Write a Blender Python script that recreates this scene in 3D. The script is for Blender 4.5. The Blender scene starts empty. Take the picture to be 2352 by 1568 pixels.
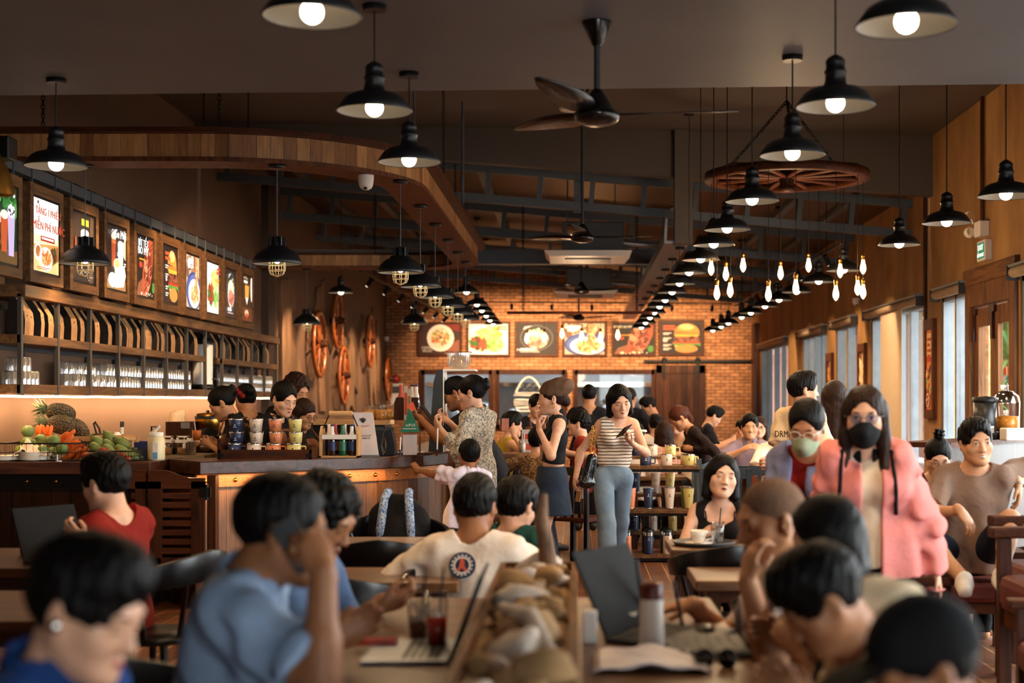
import bpy,math,random
import numpy as np
from math import sin,cos,pi,radians,sqrt
from mathutils import Vector,Matrix
C=bpy.context.scene.collection
SC=bpy.context.scene
# ------------------------------------------------------------------ camera
F=3267.0  # focal length in pixels of the 2352 px wide frame (50 mm on 36 mm)
CX,CY,CZ=1326.0,920.0,1.5
cam_d=bpy.data.cameras.new('camera');cam=bpy.data.objects.new('camera',cam_d);C.objects.link(cam)
cam.location=(0,0,CZ);cam.rotation_euler=(pi/2,0,0)
cam_d.sensor_width=36.0;cam_d.lens=50.0;cam_d.clip_start=.05;cam_d.clip_end=300
cam_d.shift_x=-(CX-1176)/2352;cam_d.shift_y=(CY-784)/2352
cam_d.dof.use_dof=True;cam_d.dof.focus_distance=10.9;cam_d.dof.aperture_fstop=1.8
SC.camera=cam
# ------------------------------------------------------------------ world, exposure
SC.view_settings.view_transform='Standard';SC.view_settings.look='None'
SC.view_settings.gamma=1;SC.view_settings.use_curve_mapping=False
SC.view_settings.exposure=1.0
SC.cycles.use_denoising=True
SC.cycles.max_bounces=8;SC.cycles.diffuse_bounces=3;SC.cycles.glossy_bounces=3
SC.cycles.transmission_bounces=6;SC.cycles.transparent_max_bounces=12
SC.cycles.caustics_reflective=False;SC.cycles.caustics_refractive=False
SC.cycles.sample_clamp_indirect=4.0
W=bpy.data.worlds.new('sky');SC.world=W;W.use_nodes=True
W.node_tree.nodes['Background'].inputs[0].default_value=(.93,.96,1,1)
W.node_tree.nodes['Background'].inputs[1].default_value=9.0
def portal(name,loc,sx,sy,rot):
 l=bpy.data.lights.new(name,'AREA');l.shape='RECTANGLE';l.size=sx;l.size_y=sy;l.cycles.is_portal=True
 o=bpy.data.objects.new(name,l);C.objects.link(o);o.location=loc;o.rotation_euler=rot
RX,LX,BY=4.0,-4.3,32.0  # right wall, left wall, back wall
portal('daylight_through_window',(RX+.06,6.6,1.45),2.6,9.0,(0,radians(90),0))
portal('daylight_through_window',(RX+.06,21.5,1.4),2.5,18.0,(0,radians(90),0))
portal('daylight_through_window',(2.1,-2.95,1.5),2.1,2.8,(radians(90),0,0))

# ------------------------------------------------------------------ helpers
rnd=random.Random(7)
def hx(s,k=1.0):
 v=[int(s[i:i+2],16)/255 for i in(0,2,4)]
 return tuple(k*(x/12.92 if x<=.04045 else((x+.055)/1.055)**2.4) for x in v)
def P(px,py,D):return Vector(((px-CX)/F*D,D,CZ-(py-CY)/F*D))
M={}
def newmat(name):
 m=bpy.data.materials.new(name);m.use_nodes=True
 nt=m.node_tree;b=nt.nodes['Principled BSDF'];M[name]=m
 return m,nt,b
def N(nt,t,**kw):
 n=nt.nodes.new(t)
 for k,v in kw.items():
  if k in n.inputs:n.inputs[k].default_value=v
  else:setattr(n,k,v)
 return n
def ramp(nt,pts,interp='LINEAR'):
 r=nt.nodes.new('ShaderNodeValToRGB');e=r.color_ramp.elements;r.color_ramp.interpolation=interp
 while len(e)<len(pts):e.new(.5)
 for i,(p,c) in enumerate(pts):
  e[i].position=p;e[i].color=(*c,1) if len(c)==3 else c
 return r
def plain(name,col,rough=.6,metal=0.,noise=.12,nscale=8.,bump=0.,emit=None,es=0.,spec=.5,coat=0.):
 """solid colour broken up by soft procedural noise"""
 if isinstance(col,str):col=hx(col)
 m,nt,b=newmat(name)
 b.inputs['Roughness'].default_value=rough;b.inputs['Metallic'].default_value=metal
 b.inputs['Specular IOR Level'].default_value=spec;b.inputs['Coat Weight'].default_value=coat
 if noise or bump:
  tc=N(nt,'ShaderNodeTexCoord');no=N(nt,'ShaderNodeTexNoise',Scale=nscale,Detail=4.0)
  nt.links.new(tc.outputs['Object'],no.inputs['Vector'])
  r=ramp(nt,[(.3,tuple(x*(1-noise) for x in col)),(.7,tuple(min(1,x*(1+noise)) for x in col))])
  nt.links.new(no.outputs['Fac'],r.inputs[0]);nt.links.new(r.outputs[0],b.inputs['Base Color'])
  if bump:
   bp=N(nt,'ShaderNodeBump',Strength=bump,Distance=.01)
   nt.links.new(no.outputs['Fac'],bp.inputs['Height']);nt.links.new(bp.outputs[0],b.inputs['Normal'])
 else:b.inputs['Base Color'].default_value=(*col,1)
 if emit:
  b.inputs['Emission Color'].default_value=(*emit,1);b.inputs['Emission Strength'].default_value=es
 return m
def wood(name,c1,c2,axis='x',rough=.45,scale=1.0,plank=0.,bump=.15,pvar=.5,paxis=None):
 """grain stretched along axis; plank>0 cuts boards of that width across paxis with dark joints"""
 c1,c2=hx(c1),hx(c2)
 m,nt,b=newmat(name)
 tc=N(nt,'ShaderNodeTexCoord');mp=N(nt,'ShaderNodeMapping')
 s={'x':(.9,9,9),'y':(9,.9,9),'z':(9,9,.9)}[axis]
 mp.inputs['Scale'].default_value=tuple(v*scale for v in s)
 nt.links.new(tc.outputs['Object'],mp.inputs['Vector'])
 vec=mp.outputs[0];fac2=None
 if plank:
  sep=N(nt,'ShaderNodeSeparateXYZ');nt.links.new(tc.outputs['Object'],sep.inputs[0])
  d=N(nt,'ShaderNodeMath',operation='DIVIDE');d.inputs[1].default_value=plank
  nt.links.new(sep.outputs['xyz'.index(paxis)],d.inputs[0])
  fl=N(nt,'ShaderNodeMath',operation='FLOOR');nt.links.new(d.outputs[0],fl.inputs[0])
  wn=N(nt,'ShaderNodeTexWhiteNoise',noise_dimensions='1D');nt.links.new(fl.outputs[0],wn.inputs['W'])
  ad=N(nt,'ShaderNodeVectorMath',operation='MULTIPLY_ADD');ad.inputs[1].default_value=(9,9,9)
  nt.links.new(wn.outputs['Color'],ad.inputs[0]);nt.links.new(mp.outputs[0],ad.inputs[2]);vec=ad.outputs[0]
  fr=N(nt,'ShaderNodeMath',operation='FRACT');nt.links.new(d.outputs[0],fr.inputs[0])
  pp=N(nt,'ShaderNodeMath',operation='PINGPONG');pp.inputs[1].default_value=.5;nt.links.new(fr.outputs[0],pp.inputs[0])
  gp=N(nt,'ShaderNodeMath',operation='LESS_THAN');gp.inputs[1].default_value=.025;nt.links.new(pp.outputs[0],gp.inputs[0])
  fac2=gp.outputs[0]
 no=N(nt,'ShaderNodeTexNoise',Scale=2.2,Detail=6.0,Distortion=.8);nt.links.new(vec,no.inputs['Vector'])
 r=ramp(nt,[(.28,c1),(.72,c2)]);nt.links.new(no.outputs['Fac'],r.inputs[0]);out=r.outputs[0]
 if plank:
  mx=N(nt,'ShaderNodeMixRGB',blend_type='MULTIPLY');mx.inputs[0].default_value=1
  mr=N(nt,'ShaderNodeMapRange');mr.inputs['To Min'].default_value=1-pvar;mr.inputs['To Max'].default_value=1+pvar*.4
  nt.links.new(wn.outputs['Value'],mr.inputs[0]);nt.links.new(out,mx.inputs[1]);nt.links.new(mr.outputs[0],mx.inputs[2])
  m2=N(nt,'ShaderNodeMixRGB');m2.inputs[2].default_value=(c1[0]*.15,c1[1]*.15,c1[2]*.15,1)
  nt.links.new(fac2,m2.inputs[0]);nt.links.new(mx.outputs[0],m2.inputs[1]);out=m2.outputs[0]
 nt.links.new(out,b.inputs['Base Color']);b.inputs['Roughness'].default_value=rough;b.inputs['Specular IOR Level'].default_value=.45 if rough<.33 else .2
 bp=N(nt,'ShaderNodeBump',Strength=bump,Distance=.004);nt.links.new(no.outputs['Fac'],bp.inputs['Height'])
 nt.links.new(bp.outputs[0],b.inputs['Normal'])
 return m
def vcol(name,rough=.6,emit=0.,metal=0.):
 """colour comes from the mesh's Col attribute (each face its own colour)"""
 m,nt,b=newmat(name)
 a=N(nt,'ShaderNodeAttribute',attribute_name='Col')
 nt.links.new(a.outputs['Color'],b.inputs['Base Color'])
 b.inputs['Roughness'].default_value=rough;b.inputs['Metallic'].default_value=metal
 if emit:
  no=N(nt,'ShaderNodeTexNoise',Scale=60.0,Detail=3.0);mr=N(nt,'ShaderNodeMapRange')
  mr.inputs['To Min'].default_value=emit*.82;mr.inputs['To Max'].default_value=emit*1.18
  nt.links.new(no.outputs['Fac'],mr.inputs[0]);nt.links.new(mr.outputs[0],b.inputs['Emission Strength'])
  nt.links.new(a.outputs['Color'],b.inputs['Emission Color'])
 return m
def glow(name,col,s):
 m,nt,b=newmat(name)
 b.inputs['Base Color'].default_value=(*col,1);b.inputs['Emission Color'].default_value=(*col,1);b.inputs['Emission Strength'].default_value=s
 return m
def glassy(name,tint=(1,1,1),refl=1.0,rough=.02):
 """thin clear glass: straight-through with a fresnel sheen"""
 m,nt,b=newmat(name);nt.nodes.remove(b)
 o=nt.nodes['Material Output'];t=N(nt,'ShaderNodeBsdfTransparent',Color=(*tint,1));g=N(nt,'ShaderNodeBsdfGlossy',Roughness=rough)
 lw=N(nt,'ShaderNodeLayerWeight',Blend=.5);fr=N(nt,'ShaderNodeMath',operation='POWER');fr.inputs[1].default_value=4;nt.links.new(lw.outputs['Facing'],fr.inputs[0]);mu=N(nt,'ShaderNodeMath',operation='MULTIPLY_ADD');mu.inputs[1].default_value=.8*refl;mu.inputs[2].default_value=.035*refl;mu.use_clamp=True
 mx=N(nt,'ShaderNodeMixShader');nt.links.new(fr.outputs[0],mu.inputs[0]);nt.links.new(mu.outputs[0],mx.inputs[0])
 nt.links.new(t.outputs[0],mx.inputs[1]);nt.links.new(g.outputs[0],mx.inputs[2]);nt.links.new(mx.outputs[0],o.inputs[0])
 return m

class MB:
 """collects shapes and links them as ONE mesh object"""
 def __init__(s):s.v=[];s.f=[];s.c=[];s.mi=[];s.sm=[];s.col=(1,1,1);s.m=0;s.smooth=False
 def _add(s,vs,fs,smooth=None):
  o=len(s.v);s.v+=[tuple(p) for p in vs]
  for f in fs:
   s.f.append([o+i for i in f]);s.c.append(s.col);s.mi.append(s.m);s.sm.append(s.smooth if smooth is None else smooth)
  return s
 def box(s,x0,x1,y0,y1,z0,z1,rz=0,piv=None,mat=None):
  vs=[Vector((x,y,z)) for z in(z0,z1) for y in(y0,y1) for x in(x0,x1)]
  if rz:
   p=Vector(piv or((x0+x1)/2,(y0+y1)/2,0));R=Matrix.Rotation(rz,3,'Z');vs=[R@(q-p)+p for q in vs]
  if mat is not None:vs=[mat@q for q in vs]
  return s._add(vs,[(0,2,3,1),(4,5,7,6),(0,1,5,4),(2,6,7,3),(0,4,6,2),(1,3,7,5)],False)
 def bar(s,p0,p1,w,h=None,up=(0,0,1)):
  """square bar from p0 to p1, w across, h along up"""
  p0,p1=Vector(p0),Vector(p1);h=h or w;d=(p1-p0).normalized();a=d.cross(Vector(up))
  if a.length<1e-4:a=d.cross(Vector((1,0,0)))
  a.normalize();b=a.cross(d);vs=[p+a*(i*w/2)+b*(j*h/2) for p in(p0,p1) for j in(-1,1) for i in(-1,1)]
  return s._add(vs,[(0,2,3,1),(4,5,7,6),(0,1,5,4),(2,6,7,3),(0,4,6,2),(1,3,7,5)],False)
 def tube(s,pts,r,n=8,closed=False,cap=True):
  pts=[Vector(p) for p in pts];rr=r if isinstance(r,(list,tuple)) else[r]*len(pts);m=len(pts)
  vs=[];a=None
  for i,p in enumerate(pts):
   d=(pts[(i+1)%m]-pts[i-1]) if closed else pts[min(i+1,m-1)]-pts[max(i-1,0)]
   d=d.normalized() if d.length>1e-9 else Vector((0,0,1))
   if a is None:a=d.orthogonal().normalized()
   a=(a-d*a.dot(d));a=a.normalized() if a.length>1e-6 else d.orthogonal().normalized()
   b=d.cross(a);vs+=[p+(a*cos(t)+b*sin(t))*rr[i] for t in(2*pi*k/n for k in range(n))]
  fs=[]
  for i in range(m if closed else m-1):
   j=(i+1)%m
   for k in range(n):fs.append((i*n+k,i*n+(k+1)%n,j*n+(k+1)%n,j*n+k))
  s._add(vs,fs,True)
  if cap and not closed:s._add(vs[:n],[tuple(range(n-1,-1,-1))],False);s._add(vs[-n:],[tuple(range(n))],False)
  return s
 def lathe(s,prof,c=(0,0,0),n=20,axis='z',sx=1,sy=1,wav=None):
  """prof: [(r, z)...] bottom to top or any path"""
  vs=[]
  for r,z in prof:
   for k in range(n):
    t=2*pi*k/n;q=r*(1 if wav is None else 1+wav[0]*cos(wav[1]*t));x,y=q*cos(t)*sx,q*sin(t)*sy
    p={'z':(x,y,z),'y':(x,z,y),'x':(z,x,y)}[axis]
    vs.append((p[0]+c[0],p[1]+c[1],p[2]+c[2]))
  fs=[]
  for i in range(len(prof)-1):
   for k in range(n):
    q=(i*n+k,i*n+(k+1)%n,(i+1)*n+(k+1)%n,(i+1)*n+k)
    fs.append(q if axis=='z' or axis=='x' else q[::-1])
  return s._add(vs,fs,True)
 def ball(s,c,r,n=12,m=8,rot=None,pw=1.0):
  r=(r,r,r) if not isinstance(r,(tuple,list)) else r;vs=[];fs=[]
  for i in range(m+1):
   a=-pi/2+pi*i/m;ca=max(cos(a),1e-4)**pw
   for k in range(n):
    t=2*pi*k/n;q=Vector((r[0]*ca*cos(t),r[1]*ca*sin(t),r[2]*sin(a)))
    if rot is not None:q=rot@q
    vs.append(q+Vector(c))
  for i in range(m):
   for k in range(n):fs.append((i*n+k,i*n+(k+1)%n,(i+1)*n+(k+1)%n,(i+1)*n+k))
  return s._add(vs,fs,True)
 def prism(s,poly,o,u,v,w,th):
  """polygon poly [(a,b)] in plane o+a*u+b*v, thickness th along w"""
  o,u,v,w=Vector(o),Vector(u),Vector(v),Vector(w);n=len(poly)
  A=[o+u*a+v*b for a,b in poly];B=[p+w*th for p in A]
  s._add(A+B,[tuple(range(n-1,-1,-1)),tuple(range(n,2*n))]+[(i,(i+1)%n,n+(i+1)%n,n+i) for i in range(n)],False)
  return s
 def poly(s,pts):return s._add([Vector(p) for p in pts],[tuple(range(len(pts)))],False)
 def sweep(s,path,prof,closed=False):
  """profile [(a,b)] (a sideways, b up) swept along path points in plan"""
  path=[Vector(p) for p in path];m=len(path);n=len(prof);vs=[]
  for i,p in enumerate(path):
   d=(path[min(i+1,m-1)]-path[max(i-1,0)]) if not closed else path[(i+1)%m]-path[i-1]
   d.z=0;d.normalize();a=Vector((d.y,-d.x,0))
   if 0<i<m-1:
    e=(path[i]-path[i-1]);e.z=0;e.normalize();k=max(.5,e.dot(d));a=a/k
   vs+=[p+a*q[0]+Vector((0,0,q[1])) for q in prof]
  fs=[]
  for i in range(m if closed else m-1):
   j=(i+1)%m
   for k in range(n):fs.append((i*n+k,j*n+k,j*n+(k+1)%n,i*n+(k+1)%n))
  s._add(vs,fs,False)
  if not closed:s._add(vs[:n],[tuple(range(n))],False);s._add(vs[-n:],[tuple(range(n-1,-1,-1))],False)
  return s
 def build(s,name,mat,parent=None,local=False,bevel=0,label=None,smooth=None,solid=0):
  me=bpy.data.meshes.new(name)
  off=Vector((0,0,0)) if(parent is None or local) else org(parent)
  vs=[(p[0]-off.x,p[1]-off.y,p[2]-off.z) for p in s.v] if off.length else s.v
  me.from_pydata(vs,[],s.f)
  mats=mat if isinstance(mat,(list,tuple)) else[mat]
  for q in mats:me.materials.append(q)
  me.polygons.foreach_set('material_index',s.mi)
  me.polygons.foreach_set('use_smooth',[bool(x) if smooth is None else smooth for x in s.sm])
  if any(c!=(1,1,1) for c in s.c):
   at=me.color_attributes.new('Col','FLOAT_COLOR','CORNER');buf=[]
   for f,c in zip(s.f,s.c):buf+=[*c,1.]*len(f)
   at.data.foreach_set('color',buf)
  me.update();o=bpy.data.objects.new(name,me);C.objects.link(o)
  if parent:o.parent=parent
  if bevel:
   b=o.modifiers.new('bevel','BEVEL');b.width=bevel;b.segments=2;b.limit_method='ANGLE'
  if solid:
   b=o.modifiers.new('thickness','SOLIDIFY');b.thickness=solid;b.offset=0
  if label:o['label']=label
  return o
def org(o):
 v=Vector(o.location);p=o.parent
 while p:v+=Vector(p.location);p=p.parent
 return v
def tag(o,label,cat,group=None):
 o['label']=label;o['category']=cat
 if group:o['group']=group
 return o
def thing(name,label,cat,loc=(0,0,0),rz=0,group=None):
 o=bpy.data.objects.new(name,None);o.empty_display_size=.1;C.objects.link(o);o.location=loc;o.rotation_euler=(0,0,rz)
 return tag(o,label,cat,group)
def struct(name,mb,mat,**k):
 o=mb.build(name,mat,**k);o['kind']='structure';return o
def dup(root,loc,rz=0,label=None,group=None,scale=None):
 def cp(o,par):
  c=o.copy();C.objects.link(c)
  if par:c.parent=par
  for ch in list(o.children):cp(ch,c)
  return c
 r=cp(root,None);r.location=loc;r.rotation_euler=(0,0,rz)
 if scale:r.scale=scale if isinstance(scale,(tuple,list)) else(scale,)*3
 if label:r['label']=label
 if group:r['group']=group
 return r
ORD='first second third fourth fifth sixth seventh eighth ninth tenth eleventh twelfth thirteenth fourteenth fifteenth sixteenth seventeenth eighteenth nineteenth twentieth'.split()
def letters(name,txt,mat,o,u,v,size,parent=None,th=.002,align='CENTER',sx=1.0,label=None):
 """raised lettering; o centre of baseline, u reading direction, v up"""
 cu=bpy.data.curves.new(name,'FONT');cu.body=txt;cu.size=size;cu.extrude=th/2;cu.align_x=align;cu.resolution_u=2
 tmp=bpy.data.objects.new(name,cu);me=bpy.data.meshes.new_from_object(tmp);me.name=name;me.materials.clear();me.materials.append(mat)
 bpy.data.objects.remove(tmp);ob=bpy.data.objects.new(name,me);C.objects.link(ob)
 u,v=Vector(u).normalized(),Vector(v).normalized();w=u.cross(v)
 R=Matrix((u*sx,v,w)).transposed().to_4x4();R.translation=Vector(o)-(org(parent) if parent else Vector((0,0,0)))
 ob.matrix_basis=R
 if parent:ob.parent=parent
 if label:ob['label']=label
 return ob
def lamp_light(name,loc,energy,col=(1,.62,.32),parent=None,r=.04,spot=None,aim=None,blend=.6):
 l=bpy.data.lights.new(name,'SPOT' if spot else 'POINT');l.energy=energy;l.color=col;l.shadow_soft_size=r
 if spot:l.spot_size=radians(spot);l.spot_blend=blend
 o=bpy.data.objects.new(name,l);C.objects.link(o)
 o.location=Vector(loc)-(org(parent) if parent else Vector((0,0,0)))
 if spot:o.rotation_euler=(Vector(aim)-Vector(loc)).to_track_quat('-Z','Y').to_euler() if aim is not None else(0,0,0)
 if parent:o.parent=parent
 return o
# ------------------------------------------------------------------ materials of the setting
plain('ceiling_paint','5d6064',.55,noise=.1,nscale=1.2,bump=.05)
plain('upper_ceiling_paint','4a423b',.6,noise=.12,nscale=1.0,bump=.05)
plain('brown_wall','5a3f2c',.75,noise=.1,nscale=1.5,bump=.05)
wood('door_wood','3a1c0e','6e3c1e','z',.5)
wood('dark_wood','2a130a','5a2f19','x',.5)
M['dark_wood'].node_tree.nodes['Principled BSDF'].inputs['Specular IOR Level'].default_value=.15
wood('dark_wood_y','2a130a','5a2f19','y',.35)
wood('dark_wood_z','24120a','4f2a17','z',.4)
wood('old_wood','4a2f1c','8a5d38','y',.6)
wood('old_wood_z','4a2f1c','8a5d38','z',.6)
wood('barn_wood','2e170d','55301d','z',.5,plank=.13,paxis='x')
plain('steel_grey','50565c',.45,.3,noise=.06)
plain('steel_dark','33373b',.5,.4,noise=.06)
plain('aluminium','8c9299',.35,.7,noise=.05)
plain('black_iron','101010',.45,.5,noise=.1)
plain('black_plastic','0c0c0c',.4,noise=.1)
plain('white_plastic','e6dfd6',.4,noise=.03)
plain('chrome','d8d4cc',.12,1.,noise=.03)
plain('brass','b98338',.28,1.,noise=.08)
plain('cream_blind','d9c4a6',.8,noise=.03)
glassy('window_glass',(.95,.97,.96),.55)
glassy('clear_glass',(.97,.97,.97),1.6)
# right wall: mottled warm limewash
m,nt,b=newmat('mottled_wall')
tc=N(nt,'ShaderNodeTexCoord');mp=N(nt,'ShaderNodeMapping');mp.inputs['Scale'].default_value=(1,1.3,.55);nt.links.new(tc.outputs['Object'],mp.inputs[0])
n1=N(nt,'ShaderNodeTexNoise',Scale=1.1,Detail=8.0,Roughness=.65);nt.links.new(mp.outputs[0],n1.inputs['Vector'])
r=ramp(nt,[(.32,hx('7a5530')),(.55,hx('a37947')),(.75,hx('bb9159'))]);nt.links.new(n1.outputs['Fac'],r.inputs[0]);nt.links.new(r.outputs[0],b.inputs['Base Color'])
b.inputs['Roughness'].default_value=.8
# brick
m,nt,b=newmat('brick')
tc=N(nt,'ShaderNodeTexCoord');sp=N(nt,'ShaderNodeSeparateXYZ');cb=N(nt,'ShaderNodeCombineXYZ')
nt.links.new(tc.outputs['Object'],sp.inputs[0]);nt.links.new(sp.outputs[0],cb.inputs[0]);nt.links.new(sp.outputs[2],cb.inputs[1])
wn=N(nt,'ShaderNodeTexNoise',Scale=2.5,Detail=3.0);nt.links.new(cb.outputs[0],wn.inputs['Vector'])
vm=N(nt,'ShaderNodeVectorMath',operation='MULTIPLY_ADD');vm.inputs[1].default_value=(.012,.012,0);nt.links.new(wn.outputs['Color'],vm.inputs[0]);nt.links.new(cb.outputs[0],vm.inputs[2])
bk=N(nt,'ShaderNodeTexBrick',Scale=1.0);bk.inputs['Brick Width'].default_value=.215;bk.inputs['Row Height'].default_value=.076;bk.inputs['Mortar Size'].default_value=.008
bk.inputs['Color1'].default_value=(*hx('b98058'),1);bk.inputs['Color2'].default_value=(*hx('93623f'),1);bk.inputs['Mortar'].default_value=(*hx('4a3222'),1)
nt.links.new(vm.outputs[0],bk.inputs['Vector'])
n2=N(nt,'ShaderNodeTexNoise',Scale=7.0,Detail=5.0);nt.links.new(cb.outputs[0],n2.inputs['Vector'])
mx=N(nt,'ShaderNodeMixRGB',blend_type='OVERLAY');mx.inputs[0].default_value=.5;nt.links.new(bk.outputs['Color'],mx.inputs[1]);nt.links.new(n2.outputs['Fac'],mx.inputs[2])
nt.links.new(mx.outputs[0],b.inputs['Base Color']);b.inputs['Roughness'].default_value=.85
bp=N(nt,'ShaderNodeBump',Strength=.6,Distance=.012,invert=True);nt.links.new(bk.outputs['Fac'],bp.inputs['Height']);nt.links.new(bp.outputs[0],b.inputs['Normal'])
# floor: wood-look plank tiles
m,nt,b=newmat('floor_tile')
tc=N(nt,'ShaderNodeTexCoord');sp=N(nt,'ShaderNodeSeparateXYZ');cb=N(nt,'ShaderNodeCombineXYZ')
nt.links.new(tc.outputs['Object'],sp.inputs[0]);nt.links.new(sp.outputs[1],cb.inputs[0]);nt.links.new(sp.outputs[0],cb.inputs[1])
bk=N(nt,'ShaderNodeTexBrick',Scale=1.0);bk.inputs['Brick Width'].default_value=.9;bk.inputs['Row Height'].default_value=.155;bk.inputs['Mortar Size'].default_value=.0035
bk.inputs['Color1'].default_value=(*hx('7a4a2e'),1);bk.inputs['Color2'].default_value=(*hx('55301c'),1);bk.inputs['Mortar'].default_value=(*hx('b58a5e'),1)
nt.links.new(cb.outputs[0],bk.inputs['Vector'])
mp=N(nt,'ShaderNodeMapping');mp.inputs['Scale'].default_value=(14,1.4,1);nt.links.new(tc.outputs['Object'],mp.inputs[0])
n2=N(nt,'ShaderNodeTexNoise',Scale=1.6,Detail=6.0);nt.links.new(mp.outputs[0],n2.inputs['Vector'])
mx=N(nt,'ShaderNodeMixRGB',blend_type='OVERLAY');mx.inputs[0].default_value=.55;nt.links.new(bk.outputs['Color'],mx.inputs[1]);nt.links.new(n2.outputs['Fac'],mx.inputs[2])
nt.links.new(mx.outputs[0],b.inputs['Base Color']);b.inputs['Roughness'].default_value=.38
# corrugated roof sheet
m,nt,b=newmat('roof_sheet')
tc=N(nt,'ShaderNodeTexCoord');wv=N(nt,'ShaderNodeTexWave',Scale=5.0);wv.bands_direction='Y';nt.links.new(tc.outputs['Object'],wv.inputs['Vector'])
b.inputs['Base Color'].default_value=(*hx('5e4830'),1);b.inputs['Metallic'].default_value=.85;b.inputs['Roughness'].default_value=.42
bp=N(nt,'ShaderNodeBump',Strength=.7,Distance=.02);nt.links.new(wv.outputs['Fac'],bp.inputs['Height']);nt.links.new(bp.outputs[0],b.inputs['Normal'])

# ------------------------------------------------------------------ room shell
struct('floor',MB().box(LX-.2,RX+.2,-3,BY+.2,-.1,0),M['floor_tile'])
struct('floor',MB().box(-14,24,-12,60,-.3,-.12),plain('paving','8a8078',.9))
# near dropped ceiling: its far edge runs slightly askew
mb=MB();e=[(LX,-3),(RX,-3),(RX,8.42),(LX,8.85)]
mb.prism(e,(0,0,3.39),(1,0,0),(0,1,0),(0,0,1),.12)
struct('ceiling',mb,M['ceiling_paint'])
ZC=lambda x:4.63-.018*(x-LX)
struct('trim_1',MB().prism([(LX,8.85),(RX,8.42),(RX,8.3),(LX,8.73)],(0,0,3.51),(1,0,0),(0,1,0),(0,0,1),1.3),M['upper_ceiling_paint'])
struct('ceiling',MB().prism([(LX-.2,ZC(LX-.2)),(RX+.2,ZC(RX+.2)),(RX+.2,5),(LX-.2,5)],(0,16.0,0),(1,0,0),(0,0,1),(0,-1,0),7.9),M['upper_ceiling_paint'])
ZB=lambda x:4.22-.073*(x+1.7)
struct('trim_2',MB().prism([(LX,ZB(LX)),(RX,ZB(RX)),(RX,5),(LX,5)],(0,16.15,0),(1,0,0),(0,0,1),(0,-1,0),.15),M['upper_ceiling_paint'])
struct('trim_3',MB().box(1.09,1.29,15.9,16.12,3.26,4.6),M['upper_ceiling_paint'])
ZR=lambda x:4.66-.083*(x-LX)
struct('roof',MB().prism([(LX-.2,ZR(LX-.2)),(RX+.2,ZR(RX+.2)),(RX+.2,ZR(RX+.2)+.08),(LX-.2,ZR(LX-.2)+.08)],(0,BY+.2,0),(1,0,0),(0,0,1),(0,-1,0),16.0),M['roof_sheet'])
struct('wall_left',MB().box(LX-.2,LX,-3,BY+.2,0,5),M['brown_wall'])
# right wall: piers and lintels around the openings
OPEN=[(2.2,3.9),(4.3,6.0),(6.4,8.1),(8.5,10.2),(10.8,12.85),(12.98,14.46),(14.56,15.66),(16.4,19.4),(20.3,22.0),(22.8,25.3),(27.0,31.0)]
WT=2.63;mb=MB();y=-3
for a,b2 in OPEN:mb.box(RX,RX+.2,y,a,0,WT);y=b2
mb.box(RX,RX+.2,y,BY+.2,0,WT);mb.box(RX,RX+.2,-3,BY+.2,WT,5)
struct('wall_right',mb,M['mottled_wall'])
# back wall with three kitchen openings
KW=[(968,1130),(1140,1298),(1320,1503)];kx=[((a-CX)/F*BY,(b2-CX)/F*BY) for a,b2 in KW];KZ0,KZ1=.92,2.12
mb=MB();x=LX-.2
for a,b2 in kx:mb.box(x,a,BY,BY+.2,KZ0,KZ1);x=b2
mb.box(x,RX+.2,BY,BY+.2,KZ0,KZ1);mb.box(LX-.2,RX+.2,BY,BY+.2,0,KZ0);mb.box(LX-.2,RX+.2,BY,BY+.2,KZ1,5)
struct('wall_back',mb,M['brick'])
# front wall behind the viewpoint: unseen, its glazing added to let daylight in from the right
mb=MB().box(LX-.2,RX+.2,-3.2,-3,2.9,5).box(LX-.2,1.0,-3.2,-3,0,2.9).box(3.2,RX+.2,-3.2,-3,0,2.9)
struct('wall_front',mb,M['brown_wall'])
mb=MB()
for xx in(1.0,2.07,3.14):mb.box(xx,xx+.06,-3.15,-3.07,0,2.9)
w=struct('window_12',mb.box(1.0,3.2,-3.15,-3.07,2.84,2.9).box(1.0,3.2,-3.15,-3.07,0,.06),M['steel_dark'])
MB().box(1.0,3.2,-3.12,-3.11,0,2.9).build('pane',M['window_glass'],w)
# kitchen behind the back wall
struct('wall_kitchen',MB().box(-4.5,4.2,36,36.2,0,3.2).box(-4.5,-4.3,BY+.2,36,0,3.2).box(4.0,4.2,BY+.2,36,0,3.2),plain('kitchen_tile','c9cdd0',.3))
struct('ceiling',MB().box(-4.5,4.2,BY+.2,36.2,3.2,3.3),M['white_plastic'])
struct('floor',MB().box(-4.5,4.2,BY+.2,36.2,-.1,0),M['steel_grey'])
for i,(a,b2) in enumerate(kx):
 mb=MB();t=.07
 mb.box(a-.04,a+t,BY-.05,BY+.06,KZ0-.06,KZ1+.07).box(b2-t,b2+.04,BY-.05,BY+.06,KZ0-.06,KZ1+.07).box(a,b2,BY-.05,BY+.06,KZ1-.03,KZ1+.07).box(a,b2,BY-.05,BY+.06,KZ0-.06,KZ0+.04)
 w=struct('window_%d'%(i+13),mb,M['dark_wood_z'])
 MB().box(a,b2,BY+.02,BY+.03,KZ0,KZ1).build('pane',M['window_glass'],w)
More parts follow.
